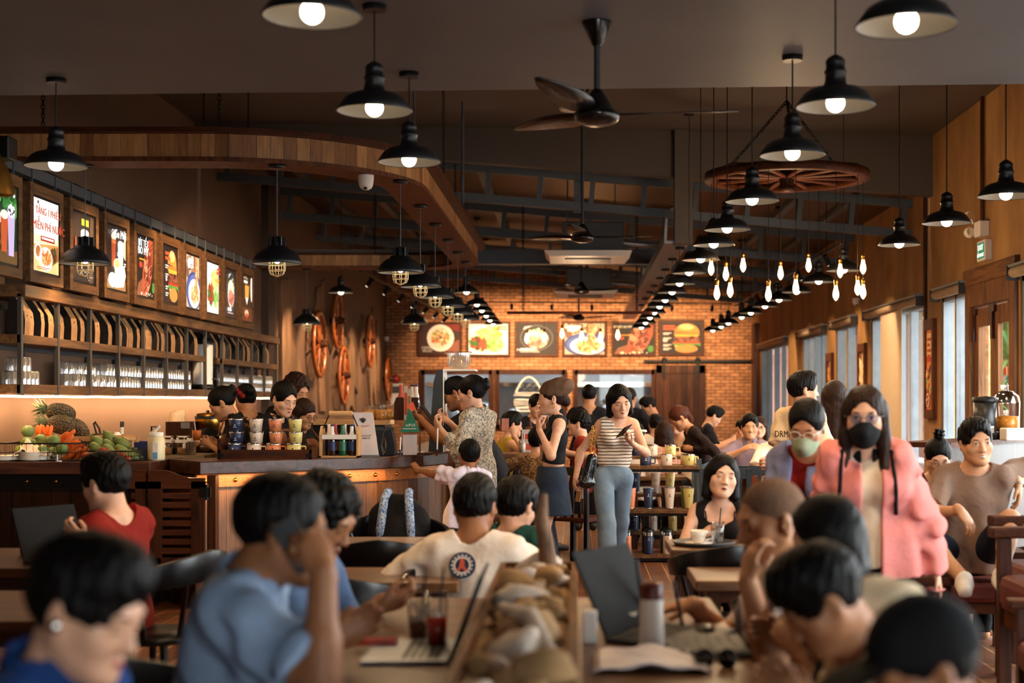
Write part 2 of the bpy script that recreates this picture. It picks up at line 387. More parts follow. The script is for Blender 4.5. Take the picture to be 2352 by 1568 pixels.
# windows of the right wall
wi=0;plain('window_metal','6f767c',.5,.1)
for k,(a,b2) in enumerate(OPEN):
 if k==5:continue
 wi+=1;mb=MB();z0=.06;fw=.055;mid=(a+b2)/2;X0,X1=RX+.02,RX+.13
 for yy in(a,mid-fw/2,b2-fw):mb.box(X0,X1,yy,yy+fw,z0,WT)
 if b2-a>2.4:
  for yy in(a+(b2-a)*.27,a+(b2-a)*.77):mb.box(X0+.02,X1,yy,yy+fw,z0,WT)
 mb.box(X0,X1,a,b2,z0,z0+.07).box(X0,X1,a,b2,WT-.05,WT)
 w=struct('window_%d'%wi,mb,M['window_metal'])
 MB().box(RX+.085,RX+.091,a,b2,z0,WT).build('pane',M['window_glass'],w)
 if k>=4:
  n=['beside the wooden door on its near side','','just beyond the wooden double door','over the wide window with the lowered cream blind','third window beyond the door','fourth window beyond the door','over the farthest window by the brick wall'][k-4]
  t=thing('roller_blind','grey rolled up window blind '+n,'blind',(RX-.05,mid,WT+.03),0,'roller blinds on the window wall')
  MB().tube([(RX-.05,a-.03,WT+.03),(RX-.05,b2+.03,WT+.03)],.05,14).build('roller',plain('blind_roll','9a8468',.6) if 'blind_roll' not in M else M['blind_roll'],t)
  MB().box(RX-.1,RX,a-.06,b2+.06,WT+.075,WT+.1).build('head_rail',M['aluminium'],t)
  for yy in(a-.05,b2+.035):MB().box(RX-.11,RX,yy,yy+.015,WT-.04,WT+.09).build('bracket',M['steel_dark'],t)
  if k==7:
   MB().box(RX-.045,RX-.04,17.35,18.55,.95,WT).build('fabric_panel',M['cream_blind'],t,label='lowered cream fabric');MB().tube([(RX-.042,17.35,.95),(RX-.042,18.55,.95)],.014).build('bottom_bar',M['aluminium'],t)
# wooden double door with green plants behind
d=struct('door_1',MB().box(RX-.04,RX+.16,12.9,13.06,0,2.66).box(RX-.04,RX+.16,14.38,14.54,0,2.66).box(RX-.04,RX+.16,13.06,14.38,2.44,2.66),M['old_wood_z'],bevel=.006)
MB().box(RX-.05,RX+.02,12.85,14.58,2.66,2.82).build('lintel',M['old_wood'],d,bevel=.006)
for i,(a,b2) in enumerate([(13.07,13.71),(13.73,14.37)]):
 mb=MB().box(RX+.02,RX+.07,a,a+.11,.02,2.42).box(RX+.02,RX+.07,b2-.11,b2,.02,2.42).box(RX+.02,RX+.07,a+.11,b2-.11,2.24,2.42).box(RX+.02,RX+.07,a+.11,b2-.11,.02,.32)
 lf=mb.build('door_leaf',M['old_wood_z'],d,bevel=.004)
 MB().box(RX+.042,RX+.048,a+.11,b2-.11,.32,2.24).build('pane',M['window_glass'],lf)
 h=MB().box(RX-.03,RX+.0,(b2-.08) if i==0 else a+.03,(b2-.03) if i==0 else a+.08,.85,1.5).build('handle',M['dark_wood_z'],lf)
mb=MB()
for yy in(13.72,14.36,13.1):mb.box(RX-.01,RX+.02,yy-.09,yy+.09,2.36,2.44).box(RX-.01,RX+.02,yy-.03,yy+.03,2.1,2.36)
mb.build('hinge_strap',M['dark_wood_z'],d)
for k,yy in enumerate((13.18,13.3,13.42)):
 MB().lathe([(.0,0),(.036,0),(.044,0),(.044,.002),(.036,.002)],(RX+.036,yy,1.78),20,'x').build('warning_sticker',M['red_print'] if 'red_print' in M else plain('red_print','c8523c',.5),d)
plain('white_print','efe6da',.5)
for tx,zz,sz in(('VUI LÒNG',1.6,.075),('MỞ CỬA',1.47,.1),('PUSH',1.36,.075)):
 letters('door_sign_text',tx,M['white_print'],(RX+.037,13.39,zz),(0,-1,0),(0,0,1),sz,d)
# small wall trim and outside
struct('trim_4',MB().box(RX-.035,RX,16.3-.05,16.3,2.0,4.55),M['dark_wood_z'])
struct('trim_5',MB().tube([(RX-.03,13.95,3.15),(RX-.03,13.95,4.7)],.02),M['dark_wood_z'])
struct('trim_6',MB().box(LX,LX+.1,19.35,19.75,0,4.5),plain('column_brown','2e1c12',.7))
struct('trim_7',MB().box(RX-.12,RX,31.2,31.7,0,3.2),M['dark_wood_z'])
# veranda outside: posts, far wall, plants
plain('outside_wall','5c2c18',.9,noise=.25,nscale=2);plain('leaf_green','4d8a4a',.5,noise=.3,nscale=5)
struct('exterior_wall',MB().box(9.0,9.2,22,90,0,4.6),M['outside_wall'])
struct('exterior_shade_roof',MB().box(4.25,9.4,15.5,90,3.6,3.8),M['old_wood'])  # unseen veranda roof, extended to shade the outside wall
t=thing('screw_pine','spiky green plant outside the glass panes of the wooden double door','plant',(5.6,19.0,-.1))
lm=MB()
r2=random.Random(3);HUB=[(5.4,17.6,2.0),(5.8,18.8,2.3),(5.3,18.4,1.5),(6.0,20.0,2.2),(5.5,19.4,1.7),(5.9,20.8,1.6),(6.2,21.6,2.3),(5.6,20.4,1.1)]
for hub in HUB:
 for k in range(70):
  a=r2.uniform(0,2*pi);el=r2.uniform(-.3,1.4);L=r2.uniform(.5,.85)
  dv=Vector((cos(a)*cos(el),sin(a)*cos(el),sin(el)));sd=dv.cross(Vector((0,0,1))).normalized()*.022
  h0=Vector(hub);p1=h0+dv*L*.55;p2=h0+dv*L-Vector((0,0,.25*L))
  lm._add([h0-sd,h0+sd,p1+sd,p1-sd,p2],[(0,1,2,3),(3,2,4)],False)
lm.build('foliage',M['leaf_green'],t)
tm=MB()
for hub in HUB:tm.tube([(5.7,19.3,-.1),((5.6+hub[0])/2,(19.3+hub[1])/2,hub[2]*.4),hub],.05)
tm.build('stem',M['old_wood'],t)
# steel roof trusses
def truss(Y,lab):
 t=thing('roof_truss',lab,'truss',(0,Y,4.0),0,'steel trusses under the metal roof')
 a=MB();zt=lambda x:ZR(x)-.12
 a.bar((LX,Y,zt(LX)),(RX,Y,zt(RX)),.06,.1);a.build('top_chord',M['steel_grey'],t)
 MB().bar((LX,Y,zt(LX)-.36),(RX,Y,zt(RX)-.36),.06,.1).build('bottom_chord',M['steel_grey'],t)
 x=LX+.15
 while x<RX:MB().bar((x,Y,zt(x)),(x-.03,Y,zt(x)-.36),.09,.06,(1,0,0)).build('web_post',M['steel_grey'],t);x+=.62
for i,Y in enumerate((17.0,20.6,23.4,26.2,29.0)):truss(Y,'grey steel ladder truss across the metal roof, %s beyond the ceiling edge'%ORD[i])
for i,x in enumerate((-3.75,-2.95,-2.1,-1.2,2.1,2.75,3.4)):
 tag(MB().bar((x,16.2,ZR(x)-.035),(x,BY,ZR(x)-.035),.1,.07).build('roof_purlin',M['steel_grey']),'grey steel purlin running lengthwise under the metal roof, %s counted across'%ORD[i],'purlin','purlins under the metal roof')
tag(MB().box(LX,1.3,20.0,20.12,3.44,3.6).box(LX,1.3,19.95,20.17,3.42,3.44).box(LX,1.3,19.95,20.17,3.6,3.62).build('steel_beam',M['steel_grey']),'flat grey steel beam crossing the room behind the ceiling cassette','beam')
tag(MB().box(.98,1.26,16.0,31,3.27,3.3).box(.98,1.0,16.0,31,3.3,3.38).box(1.24,1.26,16.0,31,3.3,3.38).build('cable_tray',M['aluminium']),'long bright metal cable tray above the middle row of lamps','tray')
for i,y in enumerate((17.5,20.5,23.5,26.5,29.5)):
 for x in(.99,1.25):pass
tag(MB().box(-.04,.06,17.05,17.15,3.75,4.5).build('hanging_post',M['steel_grey']),'short grey steel post dropping from the first roof truss','post')
# air conditioners
def cassette(Y,s,lab):
 t=thing('air_conditioner',lab,'air conditioner',(.13,Y,3.24),0,'ceiling cassette units')
 x0,x1=-.4,.66
 MB().prism([(x0,.07),(x1,.07),(x1-.06,0),(x0+.06,0)],(0,Y-.5,3.24),(1,0,0),(0,0,1),(0,1,0),1.0).build('face_panel',M['white_plastic'],t)
 MB().box(x0+.25,x1-.25,Y-.25,Y+.25,3.225,3.24).build('grille',M['steel_grey'],t)
 MB().box(x0+.22,x1-.1,Y-.42,Y+.42,3.31,3.66).build('housing',M['steel_dark'],t,bevel=.01)
 for xx in(x0+.28,x1-.2):MB().tube([(xx,Y-.35,3.66),(xx,Y-.35,ZR(xx))],.008).build('hanger_rod',M['steel_grey'],t)
 MB().tube([(x1-.1,Y,3.45),(x1+.35,Y,3.42),(x1+.42,Y,3.5),(x1+.43,Y,3.8),(x1+.5,Y,3.88),(x1+.62,Y,3.89)],.035,10).build('drain_pipe',M['aluminium'],t)
cassette(17.6,1,'white ceiling cassette air conditioner nearest the viewer, hung under the metal roof')
cassette(23.6,1,'second white ceiling cassette air conditioner, hung beyond the steel beam')
# kitchen fit-out seen through the glass
t=thing('extractor_hood','long steel extractor hood seen through the kitchen glass','hood',(0,35,1.8));MB().prism([(0,0),(1.1,0),(1.1,.2),(.3,.7),(0,.7)],(-3.8,34.9,1.85),(0,1,0),(0,0,1),(1,0,0),7.6).build('canopy',M['aluminium'],t)
MB().box(-3.7,3.7,34.85,34.9,1.85,1.95).build('rim',M['chrome'],t)
t=thing('kitchen_worktop','steel kitchen worktop behind the kitchen glass','worktop',(0,34.5,0));MB().box(-3.9,3.7,34.2,35.0,.86,.92).build('top',M['aluminium'],t)
MB().box(-3.85,3.65,34.25,35.0,.1,.86).build('base',M['steel_dark'],t)
for i,(x,h2) in enumerate(((-2.9,.3),(-2.3,.5),(-1.5,.35),(-.8,.55),(.3,.3),(.75,.45),(1.2,.25))):
 tag(MB().lathe([(.001,0),(.16,0),(.17,h2),(.15,h2+.03),(.02,h2+.05),(.001,h2+.06)],(x,34.55,.92)).build('stock_pot',M['aluminium']),'steel pot on the kitchen worktop, %s in its row'%ORD[i],'pot','pots on the kitchen worktop')
for x in(-2.6,0,2.4):lamp_light('kitchen_lamp',(x,33.6,3.1),130,(.85,.93,1),r=.2)
# barn door
t=struct('door_2',MB().box(1.77,2.87,BY-.1,BY-.045,.02,2.3),M['barn_wood'])
MB().box(1.77,2.87,BY-.125,BY-.1,2.12,2.3).box(1.77,1.9,BY-.125,BY-.1,.02,2.3).box(2.74,2.87,BY-.125,BY-.1,.02,2.3).box(1.77,2.87,BY-.125,BY-.1,.02,.2).build('door_frame',M['barn_wood'],t)
MB().box(1.5,3.95,BY-.09,BY-.07,2.36,2.41).build('rail',M['black_iron'],t)
for xx in(1.95,2.7):MB().box(xx-.025,xx+.025,BY-.14,BY-.09,2.0,2.4).lathe([(.001,-.015),(.06,-.015),(.06,.015),(.001,.015)],(xx,BY-.11,2.42),16,'y').build('roller_hanger',M['black_iron'],t)
# ------------------------------------------------------------------ pendant lamps
plain('lamp_black','17181a',.42,.2,noise=.08);plain('lamp_inside','857d72',.5,noise=.04)
glow('bulb_glow',(1,.86,.62),5.0);glow('filament_glow',(1,.64,.28),3.2)
LW=(1,.66,.36)
def barn_lamp_parts(t,drop,r=.18):
 """z=0 at the rim; drop = length from rim to ceiling"""
 MB().lathe([(r,0),(r*1.02,.004),(r*.8,.062),(r*.62,.082),(r*.3,.098),(r*.27,.12)],n=28).lathe([(r*.27,.118),(r*.255,.15),(r*.285,.156),(r*.285,.165),(r*.25,.17),(r*.24,.2),(r*.26,.206),(r*.2,.225),(.012,.24)],n=18).build('shade',M['lamp_black'],t,local=True)
 MB().lathe([(r*.985,.003),(r*.78,.056),(r*.58,.075),(r*.28,.09),(.001,.092)],n=28).build('shade_lining',M['lamp_inside'],t,local=True)
 MB().ball((0,0,.02),(.043,.043,.043),16,10).build('bulb',M['bulb_glow'],t,local=True)
 MB().tube([(0,0,.235),(0,0,drop-.02)],.0045,6).build('cord',M['black_plastic'],t,local=True)
 MB().lathe([(.055,-.028),(.058,0),(.001,0)],(0,0,drop),18).lathe([(.001,-.028),(.055,-.028)],(0,0,drop),18).build('ceiling_rose',M['lamp_black'],t,local=True)
def barn_lamp(px,zr,Y,top,label,group,X=None,e=22):
 x=X if X is not None else px
 t=thing('barn_pendant_lamp',label,'lamp',(x,Y,zr),0,group);barn_lamp_parts(t,top-zr)
 if e:lamp_light('lamp_light',(x,Y,zr-.03),e*1.4,LW,t,.05,165)
 return t
def topz(x,y):return 3.39 if y<8.42 else(ZC(x) if y<16 else ZR(x)-.01)
g='black barn pendants in the row over the left of the aisle'
for i,(y,z) in enumerate(((5.2,2.9),(6.8,2.88),(8.2,2.87))):
 barn_lamp(-.97,z,y,3.39,'black barn pendant, %s from the viewer in the left ceiling row'%ORD[i],g)
barn_lamp(-3.06,2.87,8.35,3.39,'black barn pendant with lit bulb near the bar wall, above the lit menu boards','black barn pendant by the menu boards')
g='black barn pendants in the long row over the aisle'
for i,y in enumerate((5.1,6.5,7.8,9.6,11.2,12.3,13.6,15.0,16.4,17.7,19.1,20.4,21.8,23.1,24.6,26.2)):
 x=1.18;zt=topz(x,y) if y<15.9 else 3.27
 barn_lamp(x,2.84,y,zt,'black barn pendant, %s from the viewer in the long row over the aisle'%ORD[i],g,e=24 if y<15 else 16)
g='black barn pendants in the row along the window wall'
for i,y in enumerate((9.28,10.7,12.2,14.6,16.0,17.5,18.9,20.2,21.7,22.8,24.6,25.7,27.1)):
 x=2.8-.012*(y-9);barn_lamp(x,2.83,y,topz(x,y),'black barn pendant, %s from the viewer in the row along the window wall'%ORD[i],g,e=18)
g='black barn pendants behind the cage lamps'
for i,y in enumerate((20.2,22.8,24.3,25.8,27.2,28.6)):
 x=-1.57-.014*(y-20);barn_lamp(x,3.03,y,ZR(x)-.01,'black barn pendant, %s from the viewer in the row behind the cage lamps'%ORD[i],g,e=14)
barn_lamp(-3.34,3.02,20.1,ZR(-3.34)-.01,'black barn pendant in front of the wagon wheels on the wall','black barn pendant by the wagon wheels',e=16)
# ------------------------------------------------------------------ cage lamps under the wooden soffit
SB,STOP,SY0,SY1,SX=3.28,3.52,10.6,19.4,-1.31
def cage_lamp(x,y,label,zr=2.53,r=.185):
 t=thing('cage_pendant_lamp',label,'lamp',(x,y,zr),0,'black domed cage pendants under the wooden soffit')
 prof=[(r,0),(r*1.03,.004),(r*.98,.03),(r*.86,.07),(r*.66,.105),(r*.46,.122),(r*.44,.135),(r*.3,.14)]
 MB().lathe(prof,n=28).build('shade',M['lamp_black'],t,local=True)
 MB().lathe([(r*.98,.004),(r*.94,.03),(r*.82,.066),(r*.62,.1),(.001,.115)],n=28).build('shade_lining',M['lamp_inside'],t,local=True)
 fb=MB().lathe([(r*.2,.135),(r*.2,.2),(.01,.215)],n=12)
 for k in range(8):a=k*pi/4;fb.box(r*.18,r*.33,-.006,.006,.135,.205,mat=Matrix.Rotation(a,3,'Z'))
 fb.build('finned_cap',M['lamp_black'],t,local=True)
 MB().tube([(0,0,.21),(0,0,SB-zr-.02)],.0045,6).build('cord',M['steel_grey'],t,local=True)
 MB().lathe([(.001,-.025),(.06,-.025),(.062,0),(.001,0)],(0,0,SB-zr),18).build('ceiling_rose',M['lamp_black'],t,local=True)
 cg=MB();rc=.062
 for k in range(8):
  a=k*pi/4;cg.tube([(rc*cos(a),rc*sin(a),.03),(rc*cos(a),rc*sin(a),-.045),(rc*.8*cos(a),rc*.8*sin(a),-.075),(0,0,-.095)],.0032,5)
 for z,q in((-.005,1),(-.045,1.0)):cg.tube([(rc*q*cos(a),rc*q*sin(a),z) for a in(k*pi/8 for k in range(16))],.0032,5,True)
 cg.build('wire_cage',M['cage_metal'] if 'cage_metal' in M else plain('cage_metal','e8cf9c',.3,.4,emit=(1,.75,.4),es=.0),t,local=True)
 MB().ball((0,0,.045),(.03,.03,.042),12,8).build('bulb',M['bulb_glow'],t,local=True)
 lamp_light('lamp_light',(x,y,zr-.10),14,LW,t,.03,170)
for(x,y),l in zip(((-3.72,10.75),(-2.27,10.75),(-1.43,11.5),(-1.43,12.95),(-1.43,14.3),(-1.43,15.7),(-1.43,17.0),(-1.43,18.2),(-3.65,19.2),(-2.2,19.2)),
 ('black cage pendant in front of the lit menu boards','black cage pendant above the long hair barista, under the front of the soffit','black cage pendant nearest the viewer under the right arm of the soffit',
  'second black cage pendant under the right arm of the soffit','third black cage pendant under the right arm of the soffit','fourth black cage pendant under the right arm of the soffit','fifth black cage pendant under the right arm of the soffit','sixth black cage pendant under the right arm of the soffit',
  'small far black cage pendant beside the driftwood slab','small far black cage pendant in front of the salad poster')):
 cage_lamp(x,y,l)
# ------------------------------------------------------------------ hanging wooden soffit over the bar
t=thing('wooden_soffit','curved plank soffit hung on chains above the bar','soffit',(LX+1.5,15,SB))
path=[(LX,SY0)]
RC=1.5
for k in range(13):a=-pi/2+pi/2*k/12;path.append((SX-RC+RC*cos(a),SY0+RC+RC*sin(a)))
RC2=1.0
for k in range(13):a=pi/2*k/12;path.append((SX-RC2+RC2*cos(a),SY1-RC2+RC2*sin(a)))
path.append((LX,SY1));pp=[(x,y,0) for x,y in path]
m,nt,b=newmat('soffit_planks')  # boards follow the run of the band: uv-free, plank index from arc attribute
a_=N(nt,'ShaderNodeAttribute',attribute_name='Col');no=N(nt,'ShaderNodeTexNoise',Scale=3.0,Detail=6.0,Distortion=1.0);tc=N(nt,'ShaderNodeTexCoord');mp=N(nt,'ShaderNodeMapping');mp.inputs['Scale'].default_value=(9,9,1.2)
nt.links.new(tc.outputs['Object'],mp.inputs[0]);nt.links.new(mp.outputs[0],no.inputs['Vector'])
mx=N(nt,'ShaderNodeMixRGB',blend_type='OVERLAY');mx.inputs[0].default_value=.8;nt.links.new(a_.outputs['Color'],mx.inputs[1]);nt.links.new(no.outputs['Fac'],mx.inputs[2]);nt.links.new(mx.outputs[0],b.inputs['Base Color']);b.inputs['Roughness'].default_value=.45
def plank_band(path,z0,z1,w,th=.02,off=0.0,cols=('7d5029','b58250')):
 """upright boards of width w standing side by side along a path in plan"""
 mb=MB();pts=[Vector((x,y,0)) for x,y in path];seg=[]
 for a,b in zip(pts,pts[1:]):
  seg.append(((b-a).length,a,b))
 tot=sum(q[0] for q in seg);n=int(tot/w);r4=random.Random(5);c1,c2=Vector(hx(cols[0])),Vector(hx(cols[1]))
 def at(s):
  for L,a,b in seg:
   if s<=L:return a.lerp(b,s/L),(b-a).normalized()
   s-=L
  return b,(b-a).normalized()
 for k in range(n):
  p,d=at((k+.5)*tot/n);nrm=Vector((d.y,-d.x,0));hw=tot/n*.49;mb.col=tuple(c1.lerp(c2,r4.random()))
  c=p+nrm*off;q=[c-d*hw,c+d*hw,c+d*hw+nrm*th,c-d*hw+nrm*th]
  mb._add([v+Vector((0,0,z)) for z in(z0,z1) for v in q],[(3,2,1,0),(4,5,6,7),(0,1,5,4),(1,2,6,5),(2,3,7,6),(3,0,4,7)],False)
 return mb
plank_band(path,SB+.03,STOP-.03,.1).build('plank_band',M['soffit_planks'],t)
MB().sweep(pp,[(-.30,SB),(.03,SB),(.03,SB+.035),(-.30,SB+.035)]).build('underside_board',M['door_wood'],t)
MB().sweep(pp,[(-.02,STOP-.035),(.12,STOP-.035),(.12,STOP),(-.02,STOP)]).build('top_cornice',M['dark_wood'],t)
def chain(t,p0,p1,r=.0045,link=.045,name='chain',mat=None):
 p0,p1=Vector(p0),Vector(p1);n=max(2,int((p1-p0).length/(link*.72)));d=(p1-p0).normalized();a=d.orthogonal().normalized();b=d.cross(a);mb=MB()
 for k in range(n):
  c=p0.lerp(p1,(k+.5)/n);s=a if k%2 else b
  mb.tube([c+d*(link/2*cos(q))+s*(link*.3*sin(q)) for q in(2*pi*j/8 for j in range(8))],r,4,True)
 mb.build(name,mat or M['black_iron'],t)
for x,y in((-2.68,10.65),(-1.28,13.6),(-1.45,16.9),(-2.75,19.35),(-4.0,10.65)):chain(t,(x,y,STOP),(x,y,ZC(x) if y<16 else ZR(x)))
for x,y,r in((-1.18,14.65,.014),(-1.4,12.2,.008)):MB().tube([(x,y,STOP),(x,y,ZC(x))],r).build('hanger_rod',M['steel_grey'],t)
# ------------------------------------------------------------------ wagon wheel chandelier with pear bulbs
DC=13.4;WC=P(1807,407,DC);QS=DC/11.3;t=thing('wagon_wheel_chandelier','wagon wheel chandelier with fourteen hanging pear bulbs','chandelier',WC)
MB().lathe([(.66,-.036),(.77,-.036),(.77,.036),(.66,.036),(.66,-.036)],WC,40).build('rim',M['dark_wood'],t)
MB().lathe([(.001,-.14),(.07,-.14),(.075,-.1),(.06,-.08),(.07,-.04),(.07,.05),(.06,.08),(.075,.1),(.075,.16),(.001,.16)],WC,18).build('hub',M['dark_wood_z'],t)
for k in range(12):a=k*pi/6+.1;MB().tube([WC+Vector((cos(a)*.06,sin(a)*.06,0)),WC+Vector((cos(a)*.68,sin(a)*.68,0))],[.02,.028],8).build('spoke',M['dark_wood'],t)
AP=Vector((WC.x,WC.y,4.32))
for a in(2.6,.5,4.7):chain(t,AP,WC+Vector((cos(a)*.71,sin(a)*.71,.03)),.006,.05)
MB().tube([AP,(AP.x,AP.y,ZC(AP.x))],.006).build('hanger_rod',M['black_iron'],t)
MB().tube([WC+Vector((cos(a)*.72,sin(a)*.72,.04+.018*sin(a*7))) for a in(2*pi*k/60 for k in range(60))],.005,5,True).build('loose_cable',M['black_plastic'],t)
for px,py in((1638,614),(1641,670),(1666,664),(1680,627),(1725,607),(1743,673),(1801,657),(1818,625),(1883,607),(1892,671),(1949,620),(1950,659),(1983,611),(1983,668)):
 dx=(px-1807)/F*DC;dx=max(-.72,min(.72,dx));far=py<640;dy=(1 if far else-1)*sqrt(max(0,.72**2-dx*dx));Yb=WC.y+dy
 z=CZ-(py-CY)/F*Yb;c=Vector((WC.x+dx,Yb,z));q=MB().tube([c+Vector((0,0,.115)),c+Vector((0,0,WC.z-z-.03))],.0028,5).build('bulb_cord',M['black_plastic'],t)
 MB().lathe([(.016,.06),(.018,.075),(.016,.08),(.019,.085),(.019,.108),(.012,.115),(.004,.122)],c,14).build('bulb_holder',M['brass'],q)
 MB().lathe([(.001,-.078),(.012,-.07),(.026,-.045),(.03,-.025),(.027,.0),(.018,.035),(.015,.062)],c,16).build('bulb',M['filament_glow'],q)
lamp_light('lamp_light',WC+Vector((0,0,-.95)),45,LW,t,.25)
# second fitting: a beam with six pear bulbs near the brick wall
BC=P(1332,718,20.5);t=thing('beam_chandelier','dark beam with six pear bulbs hanging before the brick wall','chandelier',BC)
MB().box(BC.x-1.05,BC.x+1.05,BC.y-.03,BC.y+.03,BC.z-.02,BC.z+.02).build('beam',M['dark_wood'],t)
for x in(-.82,.82):chain(t,BC+Vector((x,0,.02)),(BC.x+x,BC.y,ZR(BC.x+x)),.006,.06)
for i,(px,py) in enumerate(((1210,775),(1250,773),(1291,764),(1336,770),(1380,772),(1419,767))):
 c=P(px,py,20.5);q=MB().tube([c+Vector((0,0,.1)),(c.x,c.y,BC.z)],.003,5).build('bulb_cord',M['black_plastic'],t)
 MB().lathe([(.018,.06),(.02,.1),(.004,.115)],c,12).build('bulb_holder',M['brass'],q)
 MB().lathe([(.001,-.09),(.026,-.06),(.034,-.03),(.03,.0),(.018,.04),(.015,.065)],c,14).build('bulb',M['filament_glow'],q)
lamp_light('lamp_light',BC+Vector((0,-.2,-.5)),25,LW,t,.2)
# ------------------------------------------------------------------ ceiling fans
plain('fan_black','0f0f10',.22,.1,noise=.05)
def fan(x,y,zc,zh,rot,label,s=1.):
 t=thing('ceiling_fan',label,'fan',(x,y,zh),0,'black three blade ceiling fans')
 o=Vector((x,y,zh));d=zc-zh
 MB().lathe([(.02,-.12),(.03,-.11),(.075,-.005),(.075,0),(.001,0)],(x,y,zc),24).build('canopy',M['fan_black'],t)
 MB().tube([(x,y,zh+.12),(x,y,zc-.1)],.016,12).build('down_rod',M['steel_dark'],t)
 MB().lathe([(.001,-.05),(.06,-.045),(.1,-.03),(.118,-.005),(.115,.012),(.09,.03),(.07,.06),(.045,.1),(.025,.13),(.016,.135)],o,30).build('motor_housing',M['fan_black'],t)
 for k in range(3):
  a=rot+k*2*pi/3;u=Vector((cos(a),sin(a),0));v=Vector((-sin(a),cos(a),0));mb=MB();st=[]
  for i in range(9):
   q=i/8;L=.1+.62*q;w=(.035+.05*sin(pi*min(1,q*1.1)**.8)) if i<8 else .012;tw=.25*(1-q*.6)
   st+=[o+u*L+v*w+Vector((0,0,.012+tw*w+.03*q)),o+u*L-v*w+Vector((0,0,.012-tw*w+.03*q))]
  mb._add(st,[(2*i,2*i+1,2*i+3,2*i+2) for i in range(8)],True).build('blade',M['fan_black'],t,solid=.006)
fan(.098,7.1,3.39,2.92,.12,'black ceiling fan nearest the viewer on the grey ceiling')
fan(.05,13.8,ZC(0),3.08,.35,'second black ceiling fan on a long rod in front of the ceiling cassette')
fan(.06,20.6,ZR(0)-.02,3.09,.2,'third black ceiling fan, above the hanging beam of bulbs')
fan(.03,27.2,ZR(0)-.02,3.08,.1,'farthest black ceiling fan, close to the brick wall posters')
t=thing('ceiling_light','round white flush ceiling light beside the second fan','ceiling light',P(1309,240,14.6));c=P(1309,240,14.6);zt=ZC(c.x)
MB().lathe([(.001,zt-.085),(.1,zt-.08),(.115,zt-.06),(.115,zt-.05)],(c.x,c.y,0),24).build('diffuser',M['white_plastic'],t);MB().lathe([(.1,zt-.05),(.08,zt)],(c.x,c.y,0),24).build('base',M['black_iron'],t)
# ------------------------------------------------------------------ track lights and spots
def track(p0,p1,label,heads,aims,e,grp,spot=62):
 t=thing('spotlight_track',label,'track light',p0,0);MB().bar(p0,p1,.035,.025).build('rail',M['black_iron'],t)
 for f in(.1,.9):q=Vector(p0).lerp(Vector(p1),f);MB().tube([q,(q.x,q.y,topz(q.x,q.y))],.006).build('hanger_rod',M['black_iron'],t)
 for i in range(heads):
  c=Vector(p0).lerp(Vector(p1),(i+.5)/heads)-Vector((0,0,.1));aim=Vector(aims[i%len(aims)]) if not callable(aims) else Vector(aims(c));d=(aim-c).normalized()
  h=MB().tube([c-d*.07,c+d*.07],.033,14).tube([c,c+Vector((0,0,.1))],.009).build('spotlight_head',M['black_iron'],t)
  MB().tube([c+d*.0705,c+d*.0735],.027,14).build('lens',M['bulb_glow'],h)
  if e:lamp_light('spot_light',c+d*.09,e,LW,t,.03,spot,aim)
track((-3.0,19.7,3.3),(-2.75,30.5,3.3),'black spotlight track aimed at the wagon wheel wall',7,lambda c:(LX,c.y+.6,1.75),170,'a',70)
track((-2.6,29.4,3.55),(3.2,29.4,3.5),'black spotlight track aimed at the brick wall posters',7,lambda c:(c.x,BY,2.3),210,'b',80)
track((-3.1,11.6,3.64),(-3.1,13.6,3.85),'black spotlight track inside the soffit aimed at the shelves',5,[(LX+.2,11.2,1.9),(LX+.2,12.6,1.9),(LX+.2,14.2,1.9),(LX+.2,16,1.9),(LX+.2,17.8,1.9)],90,'c',60)  # added track, kept out of view behind the soffit to brighten the shelves
track((3.1,16.6,3.35),(3.0,27.0,3.3),'black spotlight track aimed at the window wall',5,lambda c:(RX,c.y+.8,1.6),60,'d',75)
# ------------------------------------------------------------------ printed pictures (flat things in the place)
vcol('lightbox_print',.4,emit=.55);vcol('poster_print',.7)
class Art:
 """layered flat shapes on a board: o lower left corner, u right, v up, w x h size, n outward"""
 def __init__(s,o,u,v,w,h):s.mb=MB();s.o,s.u,s.v,s.w,s.h=Vector(o),Vector(u),Vector(v),w,h;s.n=s.u.cross(s.v);s.k=0;s.r=random.Random(11)
 def p(s,x,y):return s.o+s.u*(x*s.w)+s.v*(y*s.h)+s.n*(.0007*s.k)
 def poly(s,pts,col):
  s.k+=1;s.mb.col=hx(col) if isinstance(col,str) else col;s.mb.poly([s.p(max(0,min(1,a)),max(0,min(1,b))) for a,b in pts]);return s
 def rect(s,x0,x1,y0,y1,col):return s.poly([(x0,y0),(x1,y0),(x1,y1),(x0,y1)],col)
 def ell(s,cx,cy,rx,ry,col,n=20,a0=0,a1=2*pi):return s.poly([(cx+rx*cos(a0+(a1-a0)*k/n),cy+ry*sin(a0+(a1-a0)*k/n)) for k in range(n)],col)
 def bits(s,cx,cy,rx,ry,cols,n,sz,stretch=1.6):
  for k in range(n):
   a=s.r.uniform(0,2*pi);d=sqrt(s.r.random());x,y=cx+rx*d*cos(a),cy+ry*d*sin(a);t=s.r.uniform(0,pi);c=cols[k%len(cols)]
   pts=[]
   for j in range(7):
    q=2*pi*j/7;ex,ey=sz*stretch*cos(q)*s.r.uniform(.7,1.2),sz*sin(q)*s.r.uniform(.7,1.2);pts.append((x+ex*cos(t)-ey*sin(t),y+(ex*sin(t)+ey*cos(t))*s.w/s.h))
   s.poly(pts,c)
   s.k-=.8
  s.k+=1;return s
 def bars(s,x0,y0,w,rows,col,lh=.045,gap=.03):
  for i,f in enumerate(rows):s.rect(x0,x0+w*f,y0-i*(lh+gap)-lh,y0-i*(lh+gap),col);s.k-=1
  s.k+=1;return s
